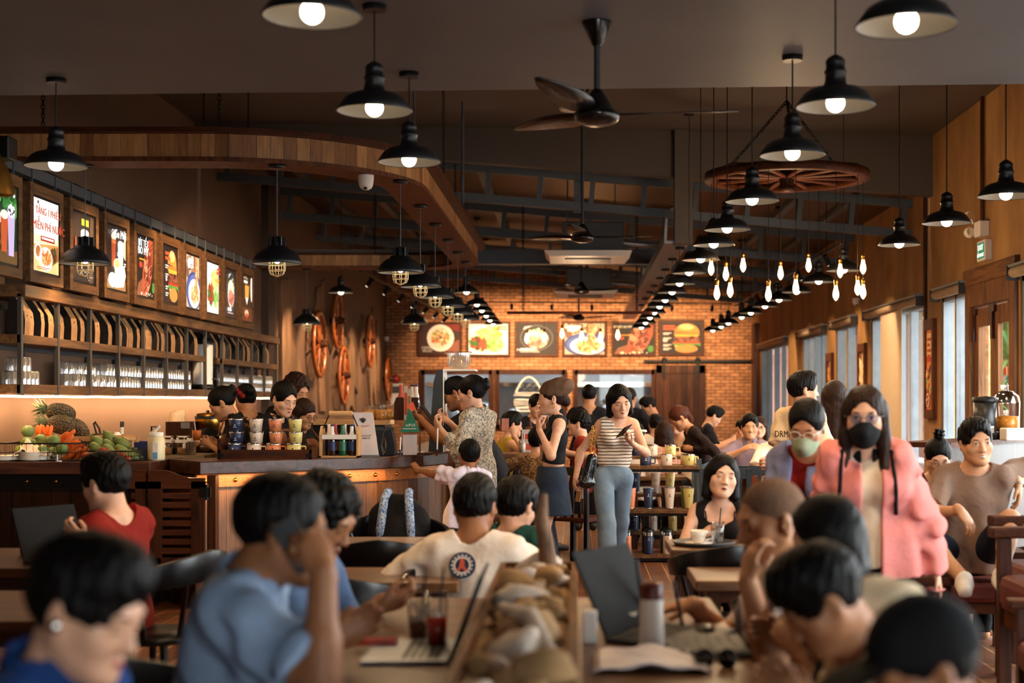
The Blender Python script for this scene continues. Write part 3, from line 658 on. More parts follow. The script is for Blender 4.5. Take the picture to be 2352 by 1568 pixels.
def picture(kind,A):
 if kind=='drinks':
  A.rect(0,1,0,1,'16301a').bits(.6,.8,.5,.2,['2f6b2c','1d4a20','4f8f4a'],22,.09).rect(0,1,0,.18,'5a4020').bits(.2,.22,.25,.08,['3a2614','6a4a28'],30,.03)
  A.poly([(.42,.14),(.6,.14),(.64,.6),(.38,.6)],'b5502a').ell(.51,.62,.13,.06,'f3e2cc').poly([(.66,.1),(.84,.1),(.88,.66),(.62,.66)],'b9a6c8').ell(.75,.69,.13,.09,'efe8f2').bits(.75,.7,.1,.08,['40304a'],8,.02)
  A.rect(.02,.36,.5,.62,'f4f4f0').rect(.02,.33,.3,.44,'e9f0ff').poly([(.1,.66),(.3,.66),(.2,.76)],'c23a22').ell(.82,.9,.04,.03,'ffffff')
 elif kind=='offer':
  A.rect(0,1,0,1,'fff8ee').rect(0,1,.36,.5,'ffe6b8').rect(0,1,0,.36,'f0b878').poly([(0,.36),(0,.3),(.5,.27),(1,.36),(1,.42)],'d69a58').ell(.16,.26,.14,.12,'f8efe6').ell(.16,.27,.1,.08,'b06a3a').poly([(.55,.3),(.98,.4),(.98,.2),(.6,.06)],'9a6434').bits(.78,.26,.13,.08,['46301c','2f5a2a','8a3a20'],22,.035)
  A.ell(.45,.18,.26,.17,'fffaf2').bits(.45,.19,.16,.1,['d98a48','c86a34','e8b070'],34,.03,2.5).rect(.2,.76,.42,.49,'a8301e').bars(.24,.475,.48,[1],'fff0e0',.03).rect(.06,.12,.92,.96,'3a2a22').bars(.06,.06,.5,[1,.8],'a86a50',.012,.01)
 elif kind=='dark_drink':
  A.rect(0,1,0,1,'2a2320').poly([(0,0),(.35,.2),(.3,1),(0,1)],'3d2f28').poly([(.75,0),(.9,0),(.95,1),(.8,1)],'5a4438').rect(.38,.72,.84,.94,'b9b83a').poly([(.36,.42),(.68,.42),(.72,.74),(.34,.74)],'d4e2ee').poly([(.38,.42),(.66,.42),(.69,.6),(.37,.6)],'c0603a').ell(.53,.74,.19,.05,'f0f4f6').bits(.6,.1,.4,.07,['e8e0d6','6a5a50'],26,.014,1).ell(.08,.55,.04,.1,'a8482a')
 elif kind=='latte':
  A.rect(0,1,0,1,'241c18').poly([(.78,.7),(1,.9),(1,.5),(.9,.55)],'c9a68a').rect(0,1,0,.15,'8a6844').poly([(.25,.36),(.42,.36),(.46,.82),(.21,.82)],'8a3f22').ell(.34,.84,.13,.06,'e6c8a8').ell(.34,.76,.12,.04,'b5653a').poly([(.6,.12),(.8,.12),(.85,.74),(.56,.74)],'f3ebdf').ell(.7,.75,.145,.05,'fffaf2').poly([(.4,.02),(.85,.06),(.98,.25),(.9,.4),(.38,.4)],'f0dcc0').ell(.5,.4,.18,.1,'fff4e2').ell(.5,.42,.14,.07,'c99a64').ell(.25,.14,.22,.12,'f8efe0')
  A.bars(.5,.6,.1,[1,.7],'f0e6da',.02,.015).bars(.86,.45,.1,[1,.8],'f0e6da',.02,.015)
 elif kind=='steak':
  A.rect(0,1,0,1,'1b1512').poly([(.0,0),(.3,0),(.34,.3),(.1,.2)],'7a4a34').poly([(.3,.02),(.62,.0),(.82,.2),(.98,.62),(1,.98),(.72,1),(.5,.78),(.36,.45)],'9a4a30').bits(.64,.5,.2,.36,['b8644a','7a3422','cf8264','5c2618'],60,.05,1.7)
  for k in range(9):A.poly([(.36+.05*k,.08+.1*k),(.39+.05*k,.07+.1*k),(.62+.045*k,.2+.095*k),(.6+.045*k,.215+.095*k)],'40180e');A.k-=1
  A.k+=1
  A.bits(.95,.2,.1,.08,['3f7a34'],6,.05).ell(.16,.52,.09,.05,'c23a26').bars(.08,.63,.36,[1],'d6902a',.025).bits(.5,.03,.4,.03,['f0dcc0'],14,.02,1)
 elif kind=='burger':
  A.rect(0,1,0,1,'201a18').ell(.63,.66,.31,.3,'c9803a',24,0,pi).rect(.32,.94,.58,.67,'b86e30').ell(.62,.84,.18,.1,'e3a860').bits(.63,.85,.2,.08,['f2dcae'],26,.012,1).poly([(.33,.6),(.93,.6),(.88,.5),(.36,.48)],'e2a03a').rect(.32,.95,.34,.53,'5a2c1e').bits(.63,.44,.29,.08,['7a4230','40201a','90523a'],34,.035).poly([(.28,.36),(.96,.36),(.96,.29),(.28,.29)],'a83222').poly([(.26,.3),(.4,.22),(.55,.28),(.7,.2),(.85,.27),(.97,.22),(.96,.31),(.28,.31)],'4f8a36').poly([(.32,.25),(.44,.05),(.5,.22)],'e8b868').ell(.62,.14,.28,.13,'c08040')
  A.rect(.05,.34,.84,.9,'c8502e').rect(.05,.38,.75,.81,'c8502e')
  for y in(.66,.5,.28,.16):A.bars(.05,y,.2,[1,.7],'e8ded2',.022,.018)
  A.ell(.1,.4,.06,.04,'e0b8b0')
 elif kind=='pasta':
  A.rect(0,1,0,1,'bfa48c').bits(.5,.75,.5,.2,['8a6a52','d9c6b2','6a4a3a'],24,.1).ell(.55,.32,.56,.38,'2e3f7a').ell(.55,.32,.5,.33,'4a5fa0').ell(.58,.28,.44,.28,'f4ece2').bits(.6,.26,.26,.18,['d9925a','c8703c','edb884'],60,.03,2.6).poly([(.6,.3),(.72,.3),(.78,.98),(.6,.98)],'d98e5c').bits(.68,.65,.08,.3,['e8b084','bf6c40'],26,.025,3).poly([(.46,.3),(.52,.3),(.5,.5),(.45,.48)],'3f8a3c').rect(.06,.4,.82,.93,'f0f4f8').bars(.08,.8,.3,[1,.8],'dde6f0',.02,.015)
 elif kind=='salad_plate':
  A.rect(0,1,0,1,'f4e6dc').ell(.45,.45,.6,.5,'fffaf4').ell(.45,.46,.5,.42,'f3e8da').bits(.3,.36,.24,.22,['6a3020','8f4a2c','3a6a2a','b8402a'],60,.05).bits(.68,.34,.17,.2,['8ab85a','5f9a40','c2d890'],36,.05,2.5).bits(.55,.72,.24,.13,['e8c06a','d9a848','f0d890'],24,.07,2.2).rect(.72,.98,.88,.93,'c23a3a').rect(.7,.98,.8,.85,'c23a3a')
 elif kind=='bowl':
  A.rect(0,1,0,1,'241e1c').ell(.5,.54,.43,.42,'55504c').ell(.5,.54,.4,.38,'2a2624').ell(.5,.5,.3,.3,'eadfce').bits(.5,.42,.22,.16,['b86a58','9a4a3c','d08a74'],40,.045,2.2).bits(.5,.66,.18,.08,['f0e2c0','e0c890'],26,.03,2.8).bits(.5,.76,.08,.05,['4a8a3a','e8e0d0'],10,.03).poly([(.15,.8),(.4,.93),(.2,.9)],'c9ccd2')
  A.rect(.08,.42,.12,.19,'f0e8e0').bars(.08,.09,.5,[1],'c9b8b0',.02)
 elif kind=='fries':
  A.rect(0,1,0,1,'2c1a10').rect(0,1,0,.3,'5a2f1a').ell(.95,.75,.12,.3,'e8ddd0').poly([(.25,.55),(.62,.55),(.45,.36)],'efe2d2')
  for k in range(13):A.poly([(.27+.026*k,.52),(.3+.026*k,.52),(.27+.033*k,.78+.05*((k*7)%5)/5),(.24+.033*k,.78+.05*((k*7)%5)/5)],['e29a3a','d07f26','f0b860'][k%3]);A.k-=1
  A.k+=1
  A.ell(.42,.17,.2,.08,'d9b08a').poly([(.26,.16),(.58,.16),(.42,.02)],'b8401e').rect(.12,.5,.84,.9,'e9e2d6').bits(.3,.95,.2,.03,['f4e8c8'],8,.02,1)
 elif kind=='caesar':
  A.rect(0,1,0,1,'3a1f1a').poly([(.6,0),(1,0),(1,.5),(.8,.35)],'8a5240').poly([(.62,1),(1,1),(1,.75),(.75,.85)],'7a2418').ell(.52,.54,.34,.46,'f3e6dc').ell(.52,.54,.26,.35,'e8d6c6').bits(.52,.54,.2,.27,['e8c890','c24a30','f0e0b8','9a9a4a','d98a50'],60,.035).ell(.52,.55,.03,.05,'2a6a48')
 elif kind=='banner_food':
  A.rect(0,1,0,1,'d97a3a').rect(.04,.96,.62,.96,'efc08a').bars(.12,.9,.74,[1,.6,.9,.7],'b8502a',.04,.03).rect(.02,.98,.6,.66,'c23a22').bits(.5,.36,.4,.2,['b8401e','e8a05a','7a2a16','f0c080','8a9a3a'],70,.09,1.8).ell(.35,.12,.28,.09,'f3e0c4').bits(.35,.12,.2,.06,['c86a3a','8a3a20'],14,.06)
 elif kind=='banner_fries':
  A.rect(0,1,0,1,'6a3a1c').bits(.5,.5,.4,.4,['f0dcb0','e8c080'],26,.09,4)
 elif kind=='banner_bread':
  A.rect(0,1,0,1,'5a2c16').bits(.5,.6,.35,.3,['c87a3a','e0a050'],14,.12,2.6)
 return A.mb
# ------------------------------------------------------------------ wall shelf with lit menu boards above it
plain('shelf_steel','5a5650',.4,.5,noise=.05);plain('kraft','a9794a',.75,noise=.12,nscale=20);plain('bag_black','1e1814',.45,noise=.2,nscale=20)
wood('shelf_wood','4a2f1e','86603c','y',.5)
FX=-4.0;PY=[10.25+.7265*k for k in range(13)]
t=thing('bar_shelving','long open wall shelf of steel posts and wooden boards over the bar','shelf',(FX,14.6,1.54))
for y in PY:
 MB().box(FX-.03,FX,y-.02,y+.02,1.545,2.27).build('shelf_post',M['shelf_steel'],t)
 MB().box(LX+.005,LX+.04,y-.02,y+.02,1.545,2.27).build('rear_post',M['steel_dark'],t)
for n,z0,z1 in(('top_board',2.25,2.34),('bottom_board',1.55,1.62)):
 MB().box(LX,FX+(.03 if n=='top_board' else-.005),PY[0]-.02,PY[-1]+.02,z0,z1).build(n,M['shelf_wood'],t,bevel=.004)
for a,b in((PY[0]-.02,PY[7]+.02),(PY[8]-.02,PY[-1]+.02)):MB().box(LX,FX-.005,a,b,1.915,1.98).build('middle_board',M['shelf_wood'],t,bevel=.004)
for z in(2.2,1.9):MB().box(LX+.002,LX+.03,PY[0],PY[-1],z-.02,z+.02).build('rear_rail',M['steel_dark'],t)
tag(MB().tube([(FX-.1,PY[0]+.2*k-.3,1.532+.0015*sin(k*1.3)) for k in range(46)],.009,8).build('led_strip',glow('led_warm',(1,.72,.38),6.0)),'glowing warm light strip under the wall shelf','light strip')
for k in range(9):
 l=bpy.data.lights.new('strip_light','AREA');l.energy=5;l.color=(1,.62,.3);l.shape='RECTANGLE';l.size=.04;l.size_y=.95
 o=bpy.data.objects.new('strip_light',l);C.objects.link(o);o.location=(FX-.1,10.6+.97*k,1.52);o.rotation_euler=(0,radians(38),0)
# lit menu boards
BX=-3.93;t_r=thing('board_rail','grey steel rail from which the lit menu boards hang','rail',(BX-.04,14,3.12));MB().box(BX-.09,BX-.03,9.3,17.5,3.12,3.2).build('bar',M['steel_grey'],t_r)
MB().tube([(BX-.06,9.3+.2*k,3.208+.014*abs(sin(k*1.7))) for k in range(41)],.006,5).build('loose_cable',M['black_plastic'],t_r)
plain('board_black','121110',.4)
kinds=['drinks','offer','dark_drink','latte','steak','burger','pasta','salad_plate','bowl','fries']
labs=['lit menu board of two tall drinks with green leaves, partly out of view','lit white menu board announcing a free drink offer in red letters','dim dark menu board of a single iced glass behind the cage lamp','lit menu board of tall brown and white coffee drinks','lit menu board of a grilled steak with white title','lit menu board of a tall burger on black','lit menu board of pasta lifted from a blue rimmed plate','lit menu board of a white plate of meat and salad','lit menu board of an oval noodle bowl on black','lit menu board of french fries, last of the row']
u,v=Vector((0,1,0)),Vector((0,0,1))
for i,(kd,lb) in enumerate(zip(kinds,labs)):
 y0=9.42+.803*i;y1=y0+.66;t=thing('menu_board',lb,'menu board',(BX,(y0+y1)/2,2.36),0,'lit menu boards above the shelf')
 MB().box(BX-.06,BX,y0,y0+.065,2.36,3.08).box(BX-.06,BX,y1-.065,y1,2.36,3.08).box(BX-.06,BX,y0+.065,y1-.065,3.0,3.08).box(BX-.06,BX,y0+.065,y1-.065,2.36,2.43).build('frame',M['shelf_wood'],t,bevel=.004)
 MB().box(BX-.058,BX-.012,y0+.06,y1-.06,2.42,3.01).build('lightbox',M['board_black'],t)
 # facing +X the reader's left is the far... seen from the room the right-hand way is +Y
 A=Art((BX-.011,y0+.085,2.45),u,v,y1-y0-.17,.53);picture(kd,A).build('print',M['lightbox_print'] if kd!='dark_drink' else(vcol('dim_print',.4,emit=.25)),t)
 for yy in(y0+.1,y1-.1):MB().box(BX-.035,BX-.022,yy-.008,yy+.008,3.06,3.21).build('hook',M['steel_grey'],t)
 def L(tx,x,y,s,m):letters('title',tx,m,(BX-.011+A.n.x*.03 if False else BX+.006,y0+.085+x*(y1-y0-.17),2.45+y*.53),u,v,s,t,.002)
 if kd=='offer':
  rp=M.get('offer_red') or plain('offer_red','b5452c',.5,emit=hx('c8502e'),es=.3);L('TẶNG 1 PHIẾU',.5,.78,.075,rp);L('MIỄN PHÍ NƯỚC',.53,.57,.085,rp)
 if kd=='steak':wp=M.get('lit_white') or glow('lit_white',(.95,.93,.9),.6);L('BÍT TẾT',.3,.84,.085,wp);L('BÒ MỸ',.3,.7,.1,wp)
 if kd=='latte':L('CAFÉ',.28,.88,.05,M.get('lit_white') or glow('lit_white',(.95,.93,.9),.6));L('Gu Mới',.62,.83,.1,M['lit_white'])
# coffee bags
def bag_proto():
 t=thing('coffee_bag','','coffee bag',(0,0,0),0,'kraft coffee bags on the upper wall shelf')
 w,d,h=.047,.062,.2
 mb=MB();A=[(-d,-w,0),(d,-w,0),(d,w,0),(-d,w,0)];Bm=[(-d*1.08,-w*1.06,h*.5),(d*1.08,-w*1.06,h*.5),(d*1.08,w*1.06,h*.5),(-d*1.08,w*1.06,h*.5)]
 T=[(-d*.95,-w,h),(d*.95,-w,h*.86),(d*.95,w,h*.86),(-d*.95,w,h)];R=[(-d*.75,-w*.95,h+.105),(-d*.5,-w*.95,h+.11),(-d*.5,w*.95,h+.11),(-d*.75,w*.95,h+.105)]
 vs=A+Bm+T+R;fs_k=[];fs_s=[]
 for i in range(3):
  o=4*i
  for k in range(4):
   f=(o+k,o+(k+1)%4,o+4+(k+1)%4,o+4+k);(fs_s if k in(0,2) else fs_k).append(f)
 mb.m=0;mb._add(vs,fs_k+[(12,13,14,15)],False);mb.build('kraft_panel',M['kraft'],t,local=True)
 mb=MB();mb._add(vs,fs_s,False);mb.build('side_gusset',M['bag_black'],t,local=True)
 MB().lathe([(.001,0),(.006,0),(.006,.002),(.001,.002)],(d*1.03,0,h*.7),8,'x').build('valve',M['bag_black'],t,local=True)
 return t
bags=[(0,.12),(0,.3),(0,.46),(0,.6),(1,.2),(1,.42),(1,.56),(2,.1),(2,.24),(2,.5),(2,.62),(3,.1),(3,.26),(3,.48),(3,.62),(4,.14),(4,.33),(4,.5),(4,.62),(5,.12),(5,.3),(5,.55),(6,.12),(6,.42),(7,.5),(7,.62),(8,.16),(8,.4),(9,.14),(9,.4),(9,.58),(10,.2),(10,.45),(11,.2)]
bp=None
for n_,(k,q) in enumerate(bags):
 loc=(FX-.075-.02*((n_*5)%3),PY[k]+q,1.98);rz=.12*(((n_*7)%5)-2)/2;lab='black and kraft coffee bag in the %s bay of the wall shelf'%ORD[k]
 if bp is None:bp=bag_proto();bp.location=loc;bp['label']=lab
 else:dup(bp,loc,rz,lab,scale=1+.04*((n_%3)-1))
# ribbed glasses
m,nt,b=newmat('ribbed_glass');nt.nodes.remove(b);o_=nt.nodes['Material Output'];t1=N(nt,'ShaderNodeBsdfTransparent',Color=(.93,.92,.9,1));g1=N(nt,'ShaderNodeBsdfGlossy',Roughness=.08);d1=N(nt,'ShaderNodeBsdfTranslucent',Color=(.9,.88,.84,1));m1=N(nt,'ShaderNodeMixShader');m2=N(nt,'ShaderNodeMixShader')
wv=N(nt,'ShaderNodeTexNoise',Scale=70.0);mr=N(nt,'ShaderNodeMapRange');mr.inputs['To Min'].default_value=.05;mr.inputs['To Max'].default_value=.75;tc=N(nt,'ShaderNodeTexCoord');mp=N(nt,'ShaderNodeMapping');mp.inputs['Scale'].default_value=(1,1,.15);nt.links.new(tc.outputs['Object'],mp.inputs[0]);nt.links.new(mp.outputs[0],wv.inputs['Vector']);nt.links.new(wv.outputs['Fac'],mr.inputs[0])
nt.links.new(mr.outputs[0],m1.inputs[0]);nt.links.new(t1.outputs[0],m1.inputs[1]);nt.links.new(d1.outputs[0],m1.inputs[2]);m2.inputs[0].default_value=.28;nt.links.new(m1.outputs[0],m2.inputs[1]);nt.links.new(g1.outputs[0],m2.inputs[2]);nt.links.new(m2.outputs[0],o_.inputs[0])
gp=tag(MB().lathe([(.037,0),(.0365,.03),(.034,.085),(.03,.098),(.001,.1)],n=24,wav=(.04,12)).build('tumbler_glass',M['ribbed_glass']),'upturned ribbed tumbler glass in the rows on the lowest wall shelf board','glass','ribbed glasses on the lowest wall shelf board')
spots=[]
for k,y in enumerate([10.32,10.4,10.48,10.56,10.64]):spots+=[(0,y,0)]+([(0,y,1)] if k in(1,2) else[])+[(1,y,0)]
spots+=[(1,10.4,1),(1,10.48,1)]
y=11.5
while y<14.9:spots+=[(0,y,0),(1,y,0),(1,y,1)]+([(0,y,1)] if y>12.2 else[]);y+=.083
y=16.2
while y<18.8:spots+=[(0,y,0),(0,y,1)];y+=.083
for i,(r_,y,l) in enumerate(spots):
 loc=(FX-.06-.085*r_+.006*sin(i*3.1),y+.004*sin(i*5.7),1.62+.1*l)
 if i==0:gp.location=loc
 else:c=gp.copy();C.objects.link(c);c.location=loc
# white dispenser on the shelf
t=thing('water_dispenser','tall white cylindrical dispenser with black lid on the wall shelf','dispenser',(FX-.13,15.75,1.62));c=(FX-.15,15.75,1.62)
MB().lathe([(.11,.06),(.112,.5),(.11,.5)],c,24).build('body',M['white_plastic'],t);MB().lathe([(.001,0),(.12,0),(.12,.06),(.1,.06)],c,24).build('base',M['black_plastic'],t);MB().lathe([(.118,.5),(.118,.54),(.09,.57),(.03,.58),(.02,.61),(.001,.61)],c,24).build('lid',M['black_plastic'],t)
MB().tube([(c[0]+.1,c[1],1.74),(c[0]+.16,c[1],1.74),(c[0]+.17,c[1],1.7)],.012).box(c[0]+.14,c[0]+.16,c[1]-.008,c[1]+.008,1.74,1.82).build('tap',M['black_plastic'],t)
t=thing('price_card','little dark framed card at the far end of the shelf','card',(FX-.05,18.6,1.98));MB().box(FX-.06,FX-.045,18.55,18.65,1.98,2.13).build('frame',M['black_plastic'],t);MB().box(FX-.045,FX-.043,18.56,18.64,2.0,2.12).build('card',M['kraft'],t)
# ------------------------------------------------------------------ counters
wood('bar_top_wood','24110a','5c3524','x',.28);wood('counter_planks','3f2513','6e4424','z',.45,plank=.12,paxis='x');wood('dark_planks','1f0f08','40210f','z',.4,plank=.14,paxis='x')
plain('rust_band','a9683a',.4,.6,noise=.25,nscale=60,bump=.2);plain('worktop_beige','9b8567',.35)
plain('pine','c79a66',.55,noise=.1)
t=thing('fruit_counter','dark plank counter carrying the fruit baskets','counter',(-3.8,10.6,0))
MB().box(LX+.01,-3.05,10.15,11.0,.975,1.063).build('countertop',M['bar_top_wood'],t,bevel=.006);MB().box(LX+.01,-3.1,10.28,10.95,.0,.975).build('plank_front',M['dark_planks'],t)
MB().box(LX+.01,-3.1,10.255,10.28,.86,.975).build('metal_band',M['black_iron'],t)
for k in range(6):MB().ball((LX+.12+.21*k,10.255,.92),.014).build('stud',M['brass'],t)
BAR=[(-2.69,10.15),(-2.35,10.42),(-2.02,10.68),(-1.72,10.9),(-1.46,11.13),(-1.24,11.45),(-1.08,11.88),(-1.0,12.4),(-.97,13.2),(-.97,14.5),(-.97,16.0)]
bar3=[(x,y,0) for x,y in BAR]
t=thing('bar_counter','curved bar counter with rusty studded band and plank front','counter',(-2.0,11.2,0))
MB().sweep(bar3,[(-.62,.97),(.0,.97),(.0,1.065),(-.62,1.065)]).build('countertop',M['bar_top_wood'],t,bevel=.008)
plank_band(BAR,.04,.9,.115,.02,-.1,('4a2d18','7f5632')).build('plank_front',M['soffit_planks'],t)
MB().sweep(bar3,[(-.1,.875),(-.06,.875),(-.06,.968),(-.1,.968)]).build('metal_band',M['rust_band'],t)
MB().sweep(bar3,[(-.55,.0),(-.1,.0),(-.1,.96),(-.55,.96)]).build('carcass',M['dark_wood'],t)
acc=0.06;sg=[((Vector(b)-Vector(a)).length,Vector(a),Vector(b)) for a,b in zip(bar3,bar3[1:])];tot=sum(q[0] for q in sg)
while acc<3.2:
 s_=acc
 for Lg,a,b in sg:
  if s_<=Lg:break
  s_-=Lg
 d=(b-a).normalized();nrm=Vector((d.y,-d.x,0));MB().ball(a+d*s_+nrm*-.058+Vector((0,0,.922)),.017,10,6).build('stud',M['brass'],t);acc+=.235
l=bpy.data.lights.new('bar_strip','AREA');l.energy=6;l.color=(1,.6,.25);l.shape='RECTANGLE';l.size=1.7;l.size_y=.03
o=bpy.data.objects.new('bar_strip',l);C.objects.link(o);o.location=(-2.08,10.6,.965);o.rotation_euler=(0,0,radians(37));o.parent=t;o.location=Vector((-2.08,10.6,.965))-org(t)
# swing gate
for nm,x0,x1,lab in(('near',(281-CX)/F*10.05,(335-CX)/F*10.05,'louvred wooden swing gate leaf on the fruit counter side'),('far',(342-CX)/F*10.05,(470-CX)/F*10.05,'louvred wooden swing gate leaf hinged on the bar counter')):
 t=thing('swing_gate',lab,'gate',((x0+x1)/2,10.05,0));y0,y1=10.03,10.07;sw=.1;zt=1.01;zb=.27
 if nm=='near':top=[(x0,zb),(x1,zb),(x1,zt),(x0,zt-.02)];st=[(x1-.07,x1)]
 else:st=[(x0,x0+.09),(x1-.09,x1)]
 xs=[x0+(x1-x0)*k/12 for k in range(13)];curve=[zt-(.055*(.5-.5*cos(pi*min(1,max(0,(k/12-.25)*2)))) if nm=='far' else .0) for k in range(13)]
 MB().prism([(x0,.88)]+[(x1,.88)]+[(xs[k],curve[k]) for k in range(12,-1,-1)],(0,y0,0),(1,0,0),(0,0,1),(0,1,0),.04).build('top_rail',M['dark_wood'],t)
 for a,b in st:MB().box(a,b,y0,y1,zb,.93).build('stile',M['dark_wood_z'],t)
 MB().box(x0,x1,y0,y1,zb,zb+.12).build('bottom_rail',M['dark_wood'],t)
 z=.42
 sl=MB()
 while z<.87:sl.box(x0+.07,x1-.07,y0+.005,y1-.005,z,z+.04);z+=.065
 sl.build('louvre_slats',M['dark_wood'],t)
 if nm=='far':
  for zz in(.33,.8):MB().tube([(x1+.02,10.03,zz),(x1+.02,10.03,zz+.11)],.012).box(x1-.03,x1+.05,10.02,10.035,zz+.02,zz+.09).build('hinge',M['black_iron'],t)
struct('trim_8',MB().box(-2.63,-2.57,10.1,10.2,0,.97),M['dark_wood_z'])
# prep counter and back counter
t=thing('prep_counter','beige topped prep counter with steel front behind the swing gate','counter',(-3.0,11.7,0));MB().box(-3.35,-3.0,11.45,12.0,1.0,1.06).build('worktop',M['worktop_beige'],t);MB().box(-3.32,-3.03,11.5,11.98,0,1.0).build('base',M['steel_dark'],t)
for x in(-3.1,-2.85):MB().lathe([(.001,0),(.14,.0),(.15,.01),(.15,.2),(.14,.2)],(x,11.46,.8),20,'y',sx=1,sy=.8).build('sink_panel',M['aluminium'],t)
t=thing('back_counter','back counter along the wall under the glowing strip','counter',(-4.0,15.2,0));MB().box(LX+.01,-3.7,11.1,19.3,.95,1.0).build('worktop',M['dark_wood_y'],t);MB().box(LX+.01,-3.75,11.15,19.3,0,.95).build('base',M['dark_wood_y'],t)
t=thing('display_shelf','black service shelf along the far side of the bar','shelf',(-1.9,12.8,0));MB().box(-2.5,-1.66,12.4,12.9,1.29,1.33).build('top',M['pine'],t);MB().box(-2.48,-1.68,12.42,12.88,0,1.29).build('body',M['black_plastic'],t)

# ------------------------------------------------------------------ fruit and crockery on the fruit counter
plain('mango','6f7a38',.4,noise=.25,nscale=14);plain('guava','66783a',.5,noise=.3,nscale=10);plain('carrot','e06a1e',.5,noise=.1);plain('tomato','a33a1e',.22,noise=.1);plain('avocado','3f4526',.5,noise=.3,nscale=40);plain('peach_fruit','e2964e',.45,noise=.15);plain('wire','1a1713',.4,.6);plain('linen','e6cdb4',.85)
m,nt,b=newmat('pineapple_skin');tc=N(nt,'ShaderNodeTexCoord');vo=N(nt,'ShaderNodeTexVoronoi',Scale=75.0);nt.links.new(tc.outputs['Object'],vo.inputs['Vector']);r=ramp(nt,[(.15,hx('7d5726')),(.45,hx('463818')),(.7,hx('1c180b'))]);nt.links.new(vo.outputs['Distance'],r.inputs[0]);nt.links.new(r.outputs[0],b.inputs['Base Color']);bpn=N(nt,'ShaderNodeBump',Strength=1.0,Distance=.01,invert=True);nt.links.new(vo.outputs['Distance'],bpn.inputs['Height']);nt.links.new(bpn.outputs[0],b.inputs['Normal'])
plain('pineapple_leaf','4f5a34',.55,noise=.3)
FZ=1.063
def pineapple(c,yaw,pitch,label,L=.2,r=.07):
 t=thing('pineapple',label,'pineapple',c,0,'pineapples piled on the counter');d=Vector((cos(yaw)*cos(pitch),sin(yaw)*cos(pitch),sin(pitch)));R=d.to_track_quat('Z','Y').to_matrix();c=Vector(c)
 mb=MB();mb.ball((0,0,0),(r,r,L/2),20,14,pw=.75);mb.v=[tuple(R@Vector(p)+c) for p in mb.v];mb.build('fruit',M['pineapple_skin'],t)
 lf=MB()
 for k in range(34):
  a=k*2.4;q=k/34;out=.25+1.0*(1-q)**1.2;h0=R@Vector((cos(a)*r*.3*(1-q),sin(a)*r*.3*(1-q),L/2-.01));dv=(R@Vector((cos(a)*out,sin(a)*out,1))).normalized();sd=dv.cross(R@Vector((0,0,1)));sd=(sd.normalized() if sd.length>.01 else Vector((1,0,0)))*.009;ln=.09+.05*q
  p0=c+h0;p1=p0+dv*ln*.6;p2=p0+dv*ln+(R@Vector((cos(a),sin(a),-.3)))*.02;lf._add([p0-sd,p0+sd,p1+sd*.8,p1-sd*.8,p2],[(0,1,2,3),(3,2,4)],False)
 lf.build('leaf_crown',M['pineapple_leaf'],t)
def at(px,py,D):return P(px,py,D)
tw=thing('wooden_tray','small raised wooden tray under the pineapples','tray',(-3.55,10.75,FZ));MB().box(-3.98,-3.4,10.62,10.95,1.2,1.22).build('base',M['pine'],tw);MB().box(-4.0,-3.38,10.6,10.62,1.18,1.235).box(-4.0,-3.38,10.95,10.97,1.18,1.235).build('rim',M['pine'],tw);MB().box(-3.97,-3.94,10.9,10.94,FZ,1.2).box(-3.44,-3.41,10.9,10.94,FZ,1.2).box(-3.97,-3.94,10.64,10.68,FZ,1.2).box(-3.44,-3.41,10.64,10.68,FZ,1.2).build('foot',M['pine'],tw)
pineapple(at(142,975,10.78),pi-.1,.1,'golden brown pineapple lying in front on the tray, its crown pointing to the wall',.22,.075);pineapple(at(140,948,10.9),pi+.15,.22,'dark green pineapple resting on top of the golden one',.22,.075);pineapple(at(180,985,10.85),-.1,-.75,'pineapple tilted downward at the mango side of the pile',.18,.065)
def wire_basket(x0,x1,y0,y1,z0,z1,label,step=.028):
 t=thing('wire_basket',label,'basket',((x0+x1)/2,(y0+y1)/2,z0));mb=MB()
 for z in(z0+.01,(z0+z1)/2,z1):mb.tube([(x0,y0,z),(x1,y0,z),(x1,y1,z),(x0,y1,z)],.003 if z<z1 else .006,5,True)
 mb.build('rim_wires',M['wire'],t);mb=MB();x=x0
 while x<=x1+.001:mb.tube([(x,y0,z1),(x,y0,z0),(x,y1,z0),(x,y1,z1)],.0016,4);x+=step
 y=y0
 while y<=y1+.001:mb.tube([(x0,y,z1),(x0,y,z0),(x1,y,z0),(x1,y,z1)],.0016,4);y+=step
 mb.build('mesh_wires',M['wire'],t);return t
wire_basket(-4.16,-3.6,10.22,10.58,FZ,FZ+.13,'black wire basket of green melons and carrots',.05)
wire_basket(-3.5,-3.17,10.2,10.52,FZ+.005,FZ+.075,'black wire basket holding mangoes and tomatoes',.02)
def fruit(name,mat,pts,r,labels,cat,grp,rots=None):
 p0=None
 for i,c in enumerate(pts):
  if p0 is None:
   t=thing(name,labels[i%len(labels)],cat,c,0,grp);MB().ball((0,0,0),r,16,10).build('flesh',mat,t,local=True);MB().tube([(0,0,r[2]*.96),(.002,.001,r[2]*1.08)],.004,6).build('stalk',M['wire'],t,local=True);p0=t
  else:t=dup(p0,c,0,labels[i%len(labels)])
  if rots:t.rotation_euler=rots[i%len(rots)]
fruit('green_melon',M['guava'],[at(64,990,10.4),at(62,1016,10.35),at(78,1022,10.45),at(93,1010,10.48),at(99,1035,10.3),at(124,1012,10.35),at(143,1030,10.33),at(120,1040,10.48),at(48,1035,10.5)],(.047,.047,.044),['round green melon in the wire basket beside the carrots'],'melon','green melons in the wire basket')
